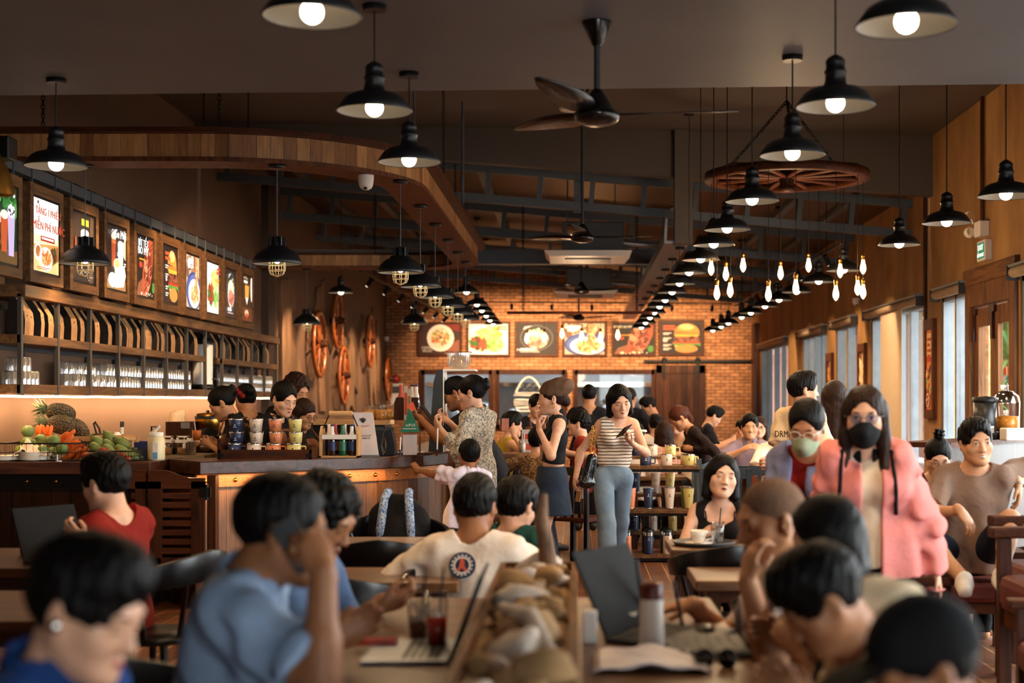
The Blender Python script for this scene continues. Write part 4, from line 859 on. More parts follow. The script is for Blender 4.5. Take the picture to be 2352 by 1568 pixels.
fruit('carrot',M['carrot'],[at(86,988,10.66),at(93,986,10.66),at(101,988,10.66),at(109,988,10.66),at(116,989,10.66)],(.016,.016,.045),['short orange carrot upright on the wooden tray'],'carrot','carrots on the wooden tray',[(.2,.1,0),(-.1,.2,0),(.1,-.25,0)])
fruit('carrot',M['carrot'],[at(140,1008,10.45),at(152,1018,10.4),at(160,1024,10.45),at(168,1030,10.4),at(176,1036,10.45),at(166,1042,10.38),at(184,1043,10.4),at(156,1006,10.5)],(.022,.022,.085),['big orange carrot heaped in the wire basket beside the melons'],'carrot','carrots heaped in the wire basket',[(.2,.85,0),(0,.7,0),(.2,1.0,.2)])
fruit('green_mango',M['mango'],[at(228,1016,10.42),at(252,1006,10.46),at(251,1024,10.42),at(281,1017,10.44),at(281,1036,10.36),at(222,1032,10.36),at(252,1036,10.33),at(303,1046,10.38),at(290,1052,10.36),at(262,1046,10.4),at(236,1045,10.4)],(.04,.04,.068),['long green mango heaped in the second wire basket'],'mango','green mangoes heaped in the second wire basket',[(.3,-.9,0),(.1,-.7,0),(-.1,-.8,.2),(.2,-1.0,0)])
fruit('tomato',M['tomato'],[at(236,1034,10.28),at(246,1038,10.28),at(267,1040,10.27),at(282,1047,10.26),at(293,1054,10.25),at(281,1057,10.25),at(195,1046,10.3)],(.027,.027,.024),['small red tomato in front of the green mangoes'],'tomato','red tomatoes in front of the mangoes')
fruit('peach',M['peach_fruit'],[at(211,1046,10.28),at(231,1043,10.26)],(.032,.032,.03),['pale orange peach among the tomatoes by the mangoes'],'peach','peaches among the tomatoes')
fruit('avocado',M['avocado'],[at(308,1036,10.46),at(319,1046,10.46),at(322,1052,10.4),at(312,1056,10.5),at(291,1022,10.52)],(.028,.028,.036),['dark green avocado at the gate end of the mango basket'],'avocado','avocados at the end of the mango basket',[(.5,.4,0),(.2,-.5,0)])
plain('ceramic','efe6da',.2,noise=.02)
for px,n_,lab in((15,4,'short stack plate at the wall end of the fruit counter'),(78,7,'white plate stacked under the folded linen cloth')):
 c=P(px,1058,10.3)
 for k in range(n_):
  o=MB().lathe([(.001,0),(.06,0),(.11,.012),(.112,.016),(.06,.006),(.001,.005)],(0,0,0),28).build('plate',M['ceramic']);o.location=(c.x,c.y,FZ+.009*k);tag(o,'white plate in the '+lab if n_==4 else lab,'plate','plates: '+lab)
c=P(78,1050,10.3);nm=MB();nn=14
nm._add([(c.x-.12+.24*i/nn,c.y-.09+.18*j/nn,FZ+.09+.03*sin(i*.5)*cos(j*.35)+.012*sin(i*1.7+j)-.03*((i/nn-.5)**2+(j/nn-.5)**2)*4+(.09*max(0,1-((i-4)**2+(j-7)**2)/9))) for j in range(nn+1) for i in range(nn+1)],[(j*(nn+1)+i,j*(nn+1)+i+1,(j+1)*(nn+1)+i+1,(j+1)*(nn+1)+i) for j in range(nn) for i in range(nn)],True)
tag(nm.build('linen_napkin',M['linen'],solid=.004),'cream linen cloth crumpled over the stack of plates','napkin')
t=thing('shot_glass','tiny clear glass in front of the melon basket','glass',P(135,1056,10.2));MB().lathe([(.022,0),(.026,.05)],(t.location.x,t.location.y,FZ),16).build('bowl',M['clear_glass'],t);MB().lathe([(.001,0),(.022,0),(.022,.008),(.001,.008)],(t.location.x,t.location.y,FZ),16).build('base',M['white_plastic'],t)
# ------------------------------------------------------------------ clutter on the prep and back counters
plain('jug_cream','e3cf9f',.35,noise=.05);plain('navy_board','1e2a55',.5)
c=Vector(((359-CX)/F*10.45,10.45,FZ));t=thing('plastic_jug','tall cream plastic jug with flip lid and blue label beside the gate','jug',(c.x,c.y,FZ));z=FZ
MB().lathe([(.001,0),(.058,0),(.062,.015),(.062,.15),(.05,.175),(.048,.18)],(c.x,c.y,z),24,wav=(.012,20)).build('body',M['jug_cream'],t);MB().lathe([(.052,.18),(.052,.205),(.001,.207)],(c.x,c.y,z),24).build('lid',M['ceramic'],t);MB().tube([(c.x-.03,c.y,z+.205),(c.x+.0,c.y-.02,z+.22),(c.x+.03,c.y-.02,z+.25)],.012).build('flip_spout',M['ceramic'],t)
MB().box(c.x-.008,c.x+.03,c.y-.066,c.y-.062,z+.01,z+.13).build('label',M['white_print'],t);MB().box(c.x-.006,c.x+.028,c.y-.068,c.y-.066,z+.012,z+.06).build('label_picture',plain('label_blue','5f9ac0',.5),t)
def lath(name,prof,px,py,D,mat,label,cat,parts=(),z=None,grp=None,n=20):
 c=P(px,py,D);z=c.z if z is None else z;t=thing(name,label,cat,(c.x,c.y,z),0,grp);MB().lathe(prof,(c.x,c.y,z),n).build('body',M[mat],t)
 for pn,pm,pp_ in parts:
  mb=MB();(mb.lathe(pp_,(c.x,c.y,z),n) if not callable(pp_) else pp_(mb,Vector((c.x,c.y,z))));mb.build(pn,M[pm],t)
 return t
PZ=1.06
t=thing('cutting_board','navy blue board standing beside the mangoes','cutting board',P(327,1050,10.97));c=P(327,1050,10.97);MB().box(c.x-.09,c.x+.06,10.965,10.985,FZ,1.19).build('board',M['navy_board'],t,bevel=.008)
t['label']='navy blue board standing behind the mango basket';MB().box(c.x-.1,c.x+.07,10.955,10.995,FZ,FZ+.012).build('foot',M['steel_dark'],t)
for px,lab in((383,'first'),(420,'second')):
 lath('storage_jar',[(.001,0),(.045,0),(.047,.09),(.04,.1)],px,1037,11.55,'clear_glass',lab+' storage jar with square cream lid on the prep counter','jar',[('lid','ceramic',lambda mb,c:mb.box(c.x-.05,c.x+.05,c.y-.05,c.y+.05,.1+c.z,.125+c.z)),('handle','ceramic',lambda mb,c:mb.box(c.x-.05,c.x-.035,c.y-.012,c.y+.012,.125+c.z,.15+c.z).box(c.x+.035,c.x+.05,c.y-.012,c.y+.012,.125+c.z,.15+c.z).box(c.x-.05,c.x+.05,c.y-.012,c.y+.012,.142+c.z,.155+c.z)),('contents','kraft',[(.001,.005),(.042,.005),(.043,.06),(.001,.062)])],PZ)
lath('pump_bottle',[(.001,0),(.05,0),(.045,.02),(.02,.05),(.012,.055)],423,1044,11.5,'clear_glass','squat pump bottle on the prep counter','bottle',[('pump','ceramic',[(.013,.055),(.014,.09),(.005,.1),(.004,.14),(.012,.142),(.001,.15)])],PZ)
lath('glass_canister',[(.001,0),(.035,0),(.036,.11)],440,1040,11.5,'ribbed_glass','clear ribbed canister with cream cap on the prep counter','canister',[('cap','ceramic',[(.037,.11),(.037,.135),(.001,.137)])],PZ)
lath('sugar_pot',[(.001,0),(.05,0),(.052,.05),(.05,.055)],392,1035,11.7,'black_iron','dark pot with shiny domed lid on the prep counter','pot',[('lid','chrome',[(.052,.055),(.04,.075),(.01,.085),(.001,.09)])],PZ)
lath('syrup_pump',[(.001,0),(.03,0),(.03,.12),(.012,.15)],348,1030,12.7,'black_plastic','dark syrup bottle with long pump spout before the wall','bottle',[('pump','black_plastic',lambda mb,c:mb.tube([c+Vector((0,0,.15)),c+Vector((0,0,.27)),c+Vector((.06,0,.265)),c+Vector((.075,0,.25))],.008))],1.0)
lath('blender_cup',[(.001,0),(.03,0),(.05,.03),(.055,.13),(.054,.14)],228,1000,11.25,'black_plastic','round black jug with looped handle behind the mangoes','jug',[('handle','black_plastic',lambda mb,c:mb.tube([c+Vector((-.02,0,.13)),c+Vector((-.045,0,.22)),c+Vector((-.035,0,.235)),c+Vector((.0,0,.18)),c+Vector((.01,0,.13))],.008))],1.0+.1)
lath('blender_jar',[(.001,0),(.04,0),(.045,.2),(.044,.21)],205,1010,11.2,'clear_glass','clear jar with black lid beside the pineapples','jar',[('lid','black_plastic',[(.047,.2),(.047,.23),(.001,.235)])],1.0)
lath('milk_bottle',[(.001,0),(.035,0),(.036,.22),(.03,.235),(.001,.237)],269,1010,11.4,'ceramic','plain white square shouldered bottle before the wall','bottle',[('cap','ceramic',[(.02,.235),(.02,.25),(.001,.25)])],1.0)
lath('cream_bottle',[(.001,0),(.033,0),(.034,.1),(.034,.16),(.014,.23),(.013,.28)],280,1010,11.6,'black_plastic','dark bottle with cream neck label behind the white bottle','bottle',[('neck_label','ceramic',[(.015,.22),(.0145,.285)]),('front_label','ceramic',[(.0352,.04),(.0352,.14)]),('cap','black_plastic',[(.016,.285),(.016,.33),(.001,.331)])],1.0)
lath('glass_pitcher',[(.001,0),(.06,0),(.062,.17),(.06,.18)],300,1020,11.5,'ribbed_glass','clear straight pitcher beside the stacked bowls','pitcher',[('handle','clear_glass',lambda mb,c:mb.tube([c+Vector((.06,0,.15)),c+Vector((.1,0,.14)),c+Vector((.1,0,.05)),c+Vector((.06,0,.03))],.008))],1.0)
for k,(px,q) in enumerate(((284,.075),(297,.07))):lath('steel_bowl',[(.001,0),(q*.5,.0),(q,.06),(q*.98,.06)],px,1018,11.75-.2*k,'chrome',('polished bowl' if k else 'wide polished bowl')+' leaning among the glassware before the wall','bowl',[('rim','chrome',[(q,.06),(q*1.05,.064),(q,.066)])],1.0)
t=thing('cup_box','brown wooden box carrying upturned paper cups','box',(-3.9,12.9,1.0));c=P(415,968,13.0);MB().box(c.x-.11,c.x+.11,12.9,13.2,1.0,c.z).build('body',M['dark_wood_z'],t);MB().box(c.x+.03,c.x+.11,12.895,12.9,c.z-.06,c.z-.005).build('front_plate',M['aluminium'],t)
for k,(px,h) in enumerate(((399,.085),(408,.1),(416,.105))):
 o=tag(MB().lathe([(.045,0),(.034,h),(.001,h)],(0,0,0),20).build('paper_cup',plain('paper_cup','e6c49a',.7) if k==0 else M['paper_cup']),('white paper cup upturned on the wooden box, '+['nearest the mangoes','middle of three','tallest of three'][k]),'paper cup','paper cups on the wooden box');q=P(px,968,13.05+.05*k);o.location=(q.x,q.y,c.z)
lath('rice_cooker',[(.001,0),(.11,0),(.115,.16),(.1,.19),(.03,.2),(.001,.2)],477,960,13.2,'brass','gold coloured cooker behind the first barista','cooker',[('rim','black_plastic',[(.118,.14),(.12,.165),(.112,.17)]),('knob','chrome',[(.02,.2),(.015,.22),(.001,.222)])],1.0+.19)
lath('ice_bucket',[(.001,0),(.12,0),(.125,.2),(.1,.235),(.04,.25),(.001,.25)],478,1020,12.2,'chrome','shiny steel urn behind the first barista','urn',[('lid','black_plastic',[(.127,.2),(.1,.24),(.04,.258),(.03,.27),(.001,.27)])],1.0)
# ------------------------------------------------------------------ goods on the bar counter
BZ=1.065
cols={'navy blue':'22304f','cream white':'e3cdb8','peach orange':'e2895c','pale yellow':'d9c676','moss green':'8f9a55','graphite grey':'4a4a4c'}
for k,v_ in cols.items():plain('enamel '+k,v_,.38,noise=.02)
def emblem(t,c,r,s=1.0,dark=False):
 MB().lathe([(.001,0),(.0055*s,.0),(.0055*s,.0015),(.001,.0015)],(c[0],c[1]-r-.0012,c[2]+.006),10,'y').box(c[0]-.0015*s,c[0]+.0015*s,c[1]-r-.0012,c[1]-r,c[2]-.003,c[2]+.004).box(c[0]-.012*s,c[0]+.012*s,c[1]-r-.001,c[1]-r*.9,c[2]-.012,c[2]-.008).build('emblem',M['white_print'] if dark else M['black_plastic'],t,local=True)
_proto={}
def vessel(kind,col,loc,label,grp,sc=1.0):
 key=(kind,col)
 if key in _proto:return dup(_proto[key],loc,0,label,grp,None if sc==1.0 else sc)
 t=thing({'mug':'travel_mug','tumbler':'tumbler_cup','flask':'flask','cup':'stacking_cup'}[kind],label,{'mug':'mug','tumbler':'tumbler','flask':'flask','cup':'cup'}[kind],loc,0,grp);E=M['enamel '+col];dk=col in('navy blue','graphite grey')
 if kind=='mug':
  MB().lathe([(.001,0),(.05,0),(.053,.006),(.053,.092),(.05,.094)],n=24).build('body',E,t,local=True);MB().lathe([(.056,.094),(.056,.104),(.048,.106),(.02,.104),(.001,.104)],n=24).build('lid',M['chrome'],t,local=True)
  MB().tube([(.051,0,.078),(.084,0,.078),(.088,0,.072),(.088,0,.024),(.084,0,.018),(.051,0,.018)],.0055,8).build('handle',E,t,local=True);emblem(t,(0,0,.055) if False else(0,0,.058),.053,1,dk)
 elif kind=='cup':
  MB().lathe([(.001,0),(.042,0),(.052,.09),(.05,.092)],n=24).build('body',E,t,local=True);MB().lathe([(.055,.09),(.055,.098),(.045,.1),(.001,.1)],n=24).build('lid',M['chrome'],t,local=True);emblem(t,(0,0,.045),.0465,1,dk)
 elif kind=='tumbler':
  MB().lathe([(.034,.012),(.05,.19),(.048,.194)],n=24).build('body',E,t,local=True);MB().lathe([(.001,0),(.033,0),(.034,.014),(.001,.015)],n=24).build('steel_foot',M['chrome'],t,local=True);MB().lathe([(.054,.19),(.055,.202),(.046,.206),(.001,.205)],n=24).build('lid',M['clear_lid'],t,local=True);emblem(t,(0,0,.13),.0445,1,dk)
 else:
  MB().lathe([(.001,0),(.04,0),(.041,.005),(.041,.165),(.04,.168)],n=24).build('body',E,t,local=True);MB().lathe([(.04,.167),(.039,.2)],n=24).build('steel_neck',M['chrome'],t,local=True);MB().lathe([(.042,.2),(.043,.222),(.03,.23),(.012,.236),(.012,.245),(.001,.246)],n=24).build('lid',M['black_plastic'],t,local=True);MB().tube([(.03,0,.226),(.046,0,.225),(.05,0,.21)],.006,6).build('carry_loop',M['black_plastic'],t,local=True);emblem(t,(0,0,.14),.041,1,dk)
 _proto[key]=t
 if sc!=1.0:t.scale=(sc,)*3
 return t
m=glassy('clear_lid',(.9,.88,.86),2.5,.15)
c=P(614,1050,10.75);cx,cy=c.x,10.78
t=thing('display_crate','dark wooden tray crate lettered AMERICANO under the cup stacks','crate',(cx,cy,BZ))
MB().box(cx-.35,cx+.35,cy-.12,cy-.105,BZ,BZ+.068).build('front_board',M['dark_wood'],t);MB().box(cx-.35,cx+.35,cy-.105,cy+.16,BZ,BZ+.012).build('base',M['dark_wood'],t);MB().box(cx-.33,cx+.33,cy+.02,cy+.15,BZ+.012,BZ+.1).build('riser',M['dark_wood'],t)
for s in(-1,1):MB().box(cx+s*.345-.012,cx+s*.345+.012,cy-.12,cy+.16,BZ,BZ+.15 if s<0 else BZ+.08).build('end_board',M['dark_wood'],t);MB().box(cx+s*.33-.02,cx+s*.33+.02,cy-.123,cy-.12,BZ+.01,BZ+.04).build('corner_plate',M['black_iron'],t)
letters('crate_text','AMERICANO',plain('burnt_print','1c0d06',.7),(cx+.02,cy-.1215,BZ+.022),(1,0,0),(0,0,1),.042,t,.002,sx=1.15)
for cn,px in(('navy blue',541),('cream white',587),('peach orange',632),('pale yellow',678)):
 q=P(px,1000,cy);ex=q.x-.012
 vessel('mug',cn,(q.x,cy-.045,BZ+.012),cn+' travel mug with handle on the lettered crate','mugs and cups on the lettered crate')
 vessel('cup',cn,(ex,cy+.085,BZ+.1),cn+' stacking cup, lower one behind the mug on the lettered crate','mugs and cups on the lettered crate');vessel('cup',cn,(ex-.004,cy+.085,BZ+.2),cn+' stacking cup, topmost of its stack on the lettered crate','mugs and cups on the lettered crate')
# bottle caddy
c=P(782,1051,10.95);x0,x1,y0=c.x-.155,c.x+.145,10.9
t=thing('bottle_caddy','wooden six bottle caddy with log handle on the bar','caddy',(c.x,11.0,BZ))
MB().box(x0,x1,y0,y0+.2,BZ,BZ+.012).build('base',M['pine'],t);MB().box(x0+.02,x1-.012,y0,y0+.01,BZ+.14,BZ+.175).build('front_slat',M['ceramic'],t)
for q in(x0,x1-.015):MB().prism([(0,0),(.2,0),(.2,.18),(.14,.24),(.06,.24),(0,.18)],(q,y0,BZ),(0,1,0),(0,0,1),(1,0,0),.015).build('end_board',M['pine'],t)
MB().tube([(x0+.005,y0+.1,BZ+.2),(x0+.06,y0+.1,BZ+.33)],.005).tube([(x1-.005,y0+.1,BZ+.2),(x1-.06,y0+.1,BZ+.33)],.005).build('strap',M['black_iron'],t);MB().tube([(x0+.06,y0+.1,BZ+.335),(x1-.06,y0+.1,BZ+.335)],.021,14).build('log_handle',M['pine'],t)
plain('bottle_brown','2a140a',.12,coat=.5);plain('bottle_green','0f4a24',.12,coat=.5);plain('label_green','2f6a4a',.4)
def beer(x,y,z,body,wrap,cap,label,grp,k=1.0):
 t=thing('beer_bottle',label,'bottle',(x,y,z),0,grp)
 MB().lathe([(.001,0),(.03,0),(.031,.01),(.031,.12),(.026,.15),(.014,.185),(.0125,.23)],n=20).build('body',M[body],t,local=True);MB().lathe([(.0135,.225),(.0145,.24),(.001,.241)],n=16).build('cap',M[cap],t,local=True)
 if wrap:MB().lathe([(.0268,.15),(.0148,.185),(.0135,.226)],n=20).build('neck_wrap',M[wrap],t,local=True);MB().lathe([(.0316,.04),(.0316,.11)],n=20).build('body_label',M[wrap if wrap!='white_print' else 'navy_board'],t,local=True)
 return t
g='bottles in the wooden caddy'
for i,(px,dy,bd,wr,cp,lb) in enumerate(((763,.05,'bottle_brown','white_print','navy_board','white necked beer bottle in the caddy, end nearest the cup crate'),(787,.05,'bottle_green','label_green','bottle_green','green beer bottle in the middle of the caddy'),(808,.05,'bottle_brown','white_print','navy_board','white necked beer bottle in the caddy, end beside the sign'),(744,.15,'bottle_brown','white_print','ceramic','brown bottle at the back corner of the caddy by the cup crate'),(770,.15,'bottle_brown','red_print','red_print','brown bottle with red cap at the back of the caddy'),(792,.15,'bottle_brown','white_print','ceramic','brown bottle with pale cap at the back of the caddy'))):
 q=P(px,1000,y0+dy);beer(max(x0+.05,min(x1-.05,q.x)),y0+dy,BZ+.012,bd,wr,cp,lb,g)
# leaning sign card
c=P(840,1042,11.05);t=thing('sign_card','pale leaning card sign with hand emblem beside the bottle caddy','sign',(c.x,11.08,BZ));u,v=Vector((1,0,0)),Vector((-.16,.14,1)).normalized()
A0=Vector((c.x-.055,11.06,BZ+.012));MB().prism([(0,0),(.155,0),(.155,.34),(0,.34)],A0,u,v,Vector((0,1,0)),.006).build('board',plain('sign_board','cfc3c0',.45),t);MB().box(c.x-.05,c.x+.1,11.05,11.11,BZ,BZ+.014).build('foot',M['aluminium'],t)
n_=-v.cross(u).normalized() if v.cross(u).y>0 else v.cross(u).normalized()
e=A0+u*.07+v*.27+Vector((0,-.004,0));hm=MB().ball(e,(.012,.002,.014),10,6)
for k in range(5):hm.tube([e+u*(.008*(k-2)),e+u*(.011*(k-2))+v*(.028-.004*abs(k-2))],.0035,5)
hm.build('hand_emblem',M['burnt_print'],t);letters('sign_text','AMERICANO',M['red_print'],A0+u*.072+v*.225+Vector((0,-.003,0)),u,v,.016,t,.001)
letters('sign_text','Nơi trao gửi',M['burnt_print'],A0+u*.075+v*.15+Vector((0,-.003,0)),u,v,.017,t,.001);letters('sign_text','niềm tin',M['burnt_print'],A0+u*.078+v*.13+Vector((0,-.003,0)),u,v,.017,t,.001)
# payment terminals
for k,(px,lab) in enumerate(((872,'black payment terminal beside the leaning card sign'),(896,'second black payment terminal, its back to the first'))):
 c=P(px,1038,11.25+.05*k);t=thing('payment_terminal',lab,'payment terminal',(c.x,c.y,BZ));s=1 if k==0 else-1
 MB().prism([(-.05,0),(.04,0),(.02,.08),(.045,.2),(-.02,.21),(-.045,.1)],(c.x,c.y-.04,BZ),(s,0,0),(0,0,1),(0,1,0),.085).build('body',M['black_plastic'],t,bevel=.006);MB().box(c.x-.03,c.x+.03,c.y-.02,c.y+.02,BZ+.205,BZ+.225).build('printer_cover',M['steel_dark'],t)
c=P(940,992,11.3);t=thing('payment_stand','green triangular mPOS payment stand on the acrylic holder','payment stand',(c.x,11.32,1.2));plain('pos_green','1f6a4c',.4)
MB().prism([(-.075,0),(.075,0),(.075,.02),(.01,.17),(-.008,.19),(-.012,.17),(-.03,.08)],(c.x,11.3,c.z),(1,0,0),(0,0,1),(0,1,0),.03).build('body',M['pos_green'],t);letters('stand_text','mPOS',M['white_print'],(c.x+.01,11.298,c.z+.045),(1,0,0),(0,0,1),.03,t,.001);MB().box(c.x-.05,c.x+.055,11.297,11.3,c.z+.025,c.z+.029).build('stand_text',M['white_print'],t)
t=thing('acrylic_holder','clear acrylic box of leaflets under the green stand','holder',(c.x,11.35,BZ));MB().box(c.x-.06,c.x+.08,11.26,11.4,BZ,c.z-.005).build('case',M['clear_glass'],t);MB().box(c.x-.05,c.x+.06,11.3,11.31,BZ+.005,c.z-.02).build('leaflet',M['sign_board'],t);MB().box(c.x-.06,c.x+.08,11.26,11.4,c.z-.005,c.z).build('lid',M['clear_lid'],t)
for k,px in enumerate((857,862,919,1004)):
 q=P(px,1036,11.2);t=thing('pen',['blue and white pen behind the leaning sign','second blue and white pen behind the leaning sign','blue and white pen standing beside the acrylic holder','thin clear rod standing beside the acrylic holder'][k],'pen',(q.x,q.y,BZ));MB().tube([(q.x,q.y,BZ+.05),(q.x+.004,q.y+.005,BZ+.15 if k<3 else BZ+.22)],.006).build('barrel',M['white_plastic'],t);MB().tube([(q.x,q.y,BZ),(q.x,q.y,BZ+.05)],.0065).build('grip',M['navy_board'] if k<3 else M['dark_wood'],t)
t=thing('leaflet_tray','flat tray of leaflets at the customer end of the bar','tray',(-1.35,11.62,BZ));MB().box(-1.5,-1.18,11.5,11.75,BZ,BZ+.012).build('tray',M['dark_wood'],t);MB().box(-1.46,-1.25,11.53,11.7,BZ+.012,BZ+.02).build('paper',M['sign_board'],t)
# cookie jars, syrup carriers, tall grey panel on the service shelf behind
plain('cookie','c98a3e',.6,noise=.4,nscale=50,bump=.4)
SZ=1.33
for k,px in enumerate((848,862,876,892)):
 c=P(px,962,12.55);ob=lath('biscuit_jar',[(.001,0),(.055,0),(.06,.02),(.06,.09),(.045,.11)],px,962,12.5+.06*(k%2),'clear_glass','slanted clear jar of golden biscuits on the service shelf, %s counted from the caddy'%ORD[k],'jar',[('biscuits','cookie',[(.001,.004),(.05,.004),(.056,.03),(.055,.075),(.03,.09),(.001,.092)]),('lid','clear_lid',[(.048,.11),(.05,.125),(.02,.135),(.001,.14)])],SZ,'biscuit jars on the service shelf')
for k,(px,lab) in enumerate(((918,'wooden bottle carrier holding a red capped bottle'),(948,'wooden bottle carrier holding white necked bottles'))):
 c=P(px,965,12.5);t=thing('bottle_carrier',lab,'carrier',(c.x,c.y,SZ));MB().prism([(-.05,0),(.05,0),(.05,.15),(.03,.2),(-.03,.2),(-.05,.15)],(c.x,c.y,SZ),(1,0,0),(0,0,1),(0,1,0),.012).build('front_board',M['pine'] if k>1 else M['dark_wood_z'],t);MB().box(c.x-.05,c.x+.05,c.y+.012,c.y+.12,SZ,SZ+.012).build('base',M['dark_wood'],t)
for px,bd,wr,cp,lb in((921,'bottle_brown','red_print','red_print','red capped brown bottle in the first wooden carrier'),(947,'bottle_brown','white_print','navy_board','white necked bottle in the second wooden carrier'),(956,'bottle_brown','white_print','navy_board','black and white bottle at the edge of the second carrier')):
 q=P(px,960,12.57);beer(q.x,12.57,SZ+.012,bd,wr,cp,lb,None).scale=(1.1,1.1,1.25)
for px,h,lab in((932,.3,'tall narrow printed menu stand between the bottle carriers'),(940,.27,'second narrow printed menu stand between the bottle carriers')):
 q=P(px,960,12.45);t=thing('menu_stand',lab,'menu stand',(q.x,q.y,SZ));MB().box(q.x-.016,q.x+.016,q.y,q.y+.006,SZ,SZ+h).build('card',M['sign_board'],t);MB().box(q.x-.012,q.x+.012,q.y-.002,q.y,SZ+.05,SZ+h-.06).build('print',M['red_print'] if h>.28 else M['kraft'],t)
c=P(1004,950,12.1);t=thing('order_screen','tall grey order screen column seen edge on at the till','screen',(c.x,12.2,BZ))
MB().prism([(-.075,0),(.05,0),(.05,.7),(-.0,.7),(-.03,.6)],(c.x,12.1,BZ),(1,0,0),(0,0,1),(0,1,0),.3).build('side_panel',M['steel_dark'],t);MB().box(c.x+.05,c.x+.32,12.1,12.45,BZ+.69,BZ+.705).build('top_shelf',M['white_plastic'],t);MB().box(c.x+.05,c.x+.056,12.1,12.4,BZ,BZ+.69).build('white_edge',M['white_plastic'],t)
lath('glass_dome',[(.1,0),(.1,-.1),(.06,-.14)],1054,850,12.25,'ribbed_glass','upturned clear jar on top of the order screen shelf','jar',[('lid','clear_lid',[(.11,.0),(.11,.012),(.001,.014)])],BZ+.705+.14)
# ------------------------------------------------------------------ tumbler display rack
RXX0,RXX1,RY0,RY1=P(1400,0,13.2).x,P(1612,0,13.2).x,13.2,13.85
t=thing('display_rack','low stepped rack of steel and wood displaying tumblers and mugs','rack',((RXX0+RXX1)/2,10.3,0))
for z,lab in((.12,0),(.425,0),(.72,0),(1.02,0)):
 pass
LEV=[(.0,.06,.07),(.31,.38,0),(.61,.68,0)]
def zz(py,D):return CZ-(py-CY)/F*D
ZL=[zz(1273,13.2),zz(1170,13.2),zz(1069,13.2)];ZBK=[zz(1218,13.7),zz(1132,13.7),zz(1046,13.7)]
for z in ZL:MB().box(RXX0,RXX1-.03,RY0-.02,RY0+.33,z-.035,z).build('front_shelf',M['shelf_wood'],t,bevel=.004);MB().box(RXX0,RXX1,RY0-.0,RY0+.33,z-.06,z-.035).build('shelf_rail',M['black_iron'],t)
for z in ZBK:MB().box(RXX0,RXX1-.03,RY0+.38,RY1,z-.03,z).build('rear_shelf',M['shelf_wood'],t,bevel=.004)
for x in(RXX0,RXX1-.04):
 for y,zt in((RY0+.02,ZL[2]+.06),(RY0+.36,ZBK[2]+.0),(RY1-.03,ZBK[2]+.0)):MB().box(x,x+.04,y,y+.04,0,zt).build('post',M['steel_grey'],t)
 MB().box(x,x+.03,RY0,RY1,.02,.05).build('foot_rail',M['steel_grey'],t)
gr='tumblers and mugs on the display rack'
def row(kind,items,z,y,where):
 for cn,px in items:
  q=P(px,0,y);vessel(kind,cn,(q.x,y,z),'%s %s %s'%(cn,{'mug':'travel mug','tumbler':'steel footed tumbler','flask':'loop lid flask'}[kind],where),gr)
row('mug',[('peach orange',1428),('navy blue',1483),('cream white',1531),('pale yellow',1582)],ZL[2],RY0+.07,'at the front of the top shelf of the rack')
row('mug',[('pale yellow',1576)],ZL[2],RY0+.2,'behind the first yellow mug on the rack')
row('mug',[('navy blue',1462),('cream white',1498),('pale yellow',1540)],ZBK[2],RY0+.5,'on the raised rear top shelf of the rack')
row('tumbler',[('peach orange',1449),('navy blue',1489),('cream white',1538),('pale yellow',1582)],ZL[1],RY0+.07,'at the front of the middle shelf of the rack')
row('tumbler',[('graphite grey',1531),('moss green',1575)],ZL[1],RY0+.2,'second in line on the middle shelf of the rack')
row('tumbler',[('navy blue',1460),('cream white',1506),('pale yellow',1539)],ZBK[1],RY0+.5,'on the raised rear middle shelf of the rack')
row('flask',[('peach orange',1440),('navy blue',1490),('cream white',1533)],ZL[0],RY0+.07,'at the front of the bottom shelf of the rack')
row('flask',[('navy blue',1484),('graphite grey',1526)],ZL[0],RY0+.19,'second in line on the bottom shelf of the rack')
row('flask',[('navy blue',1457),('cream white',1500),('pale yellow',1545)],ZBK[0]-.03,RY0+.5,'on the raised rear bottom shelf of the rack')
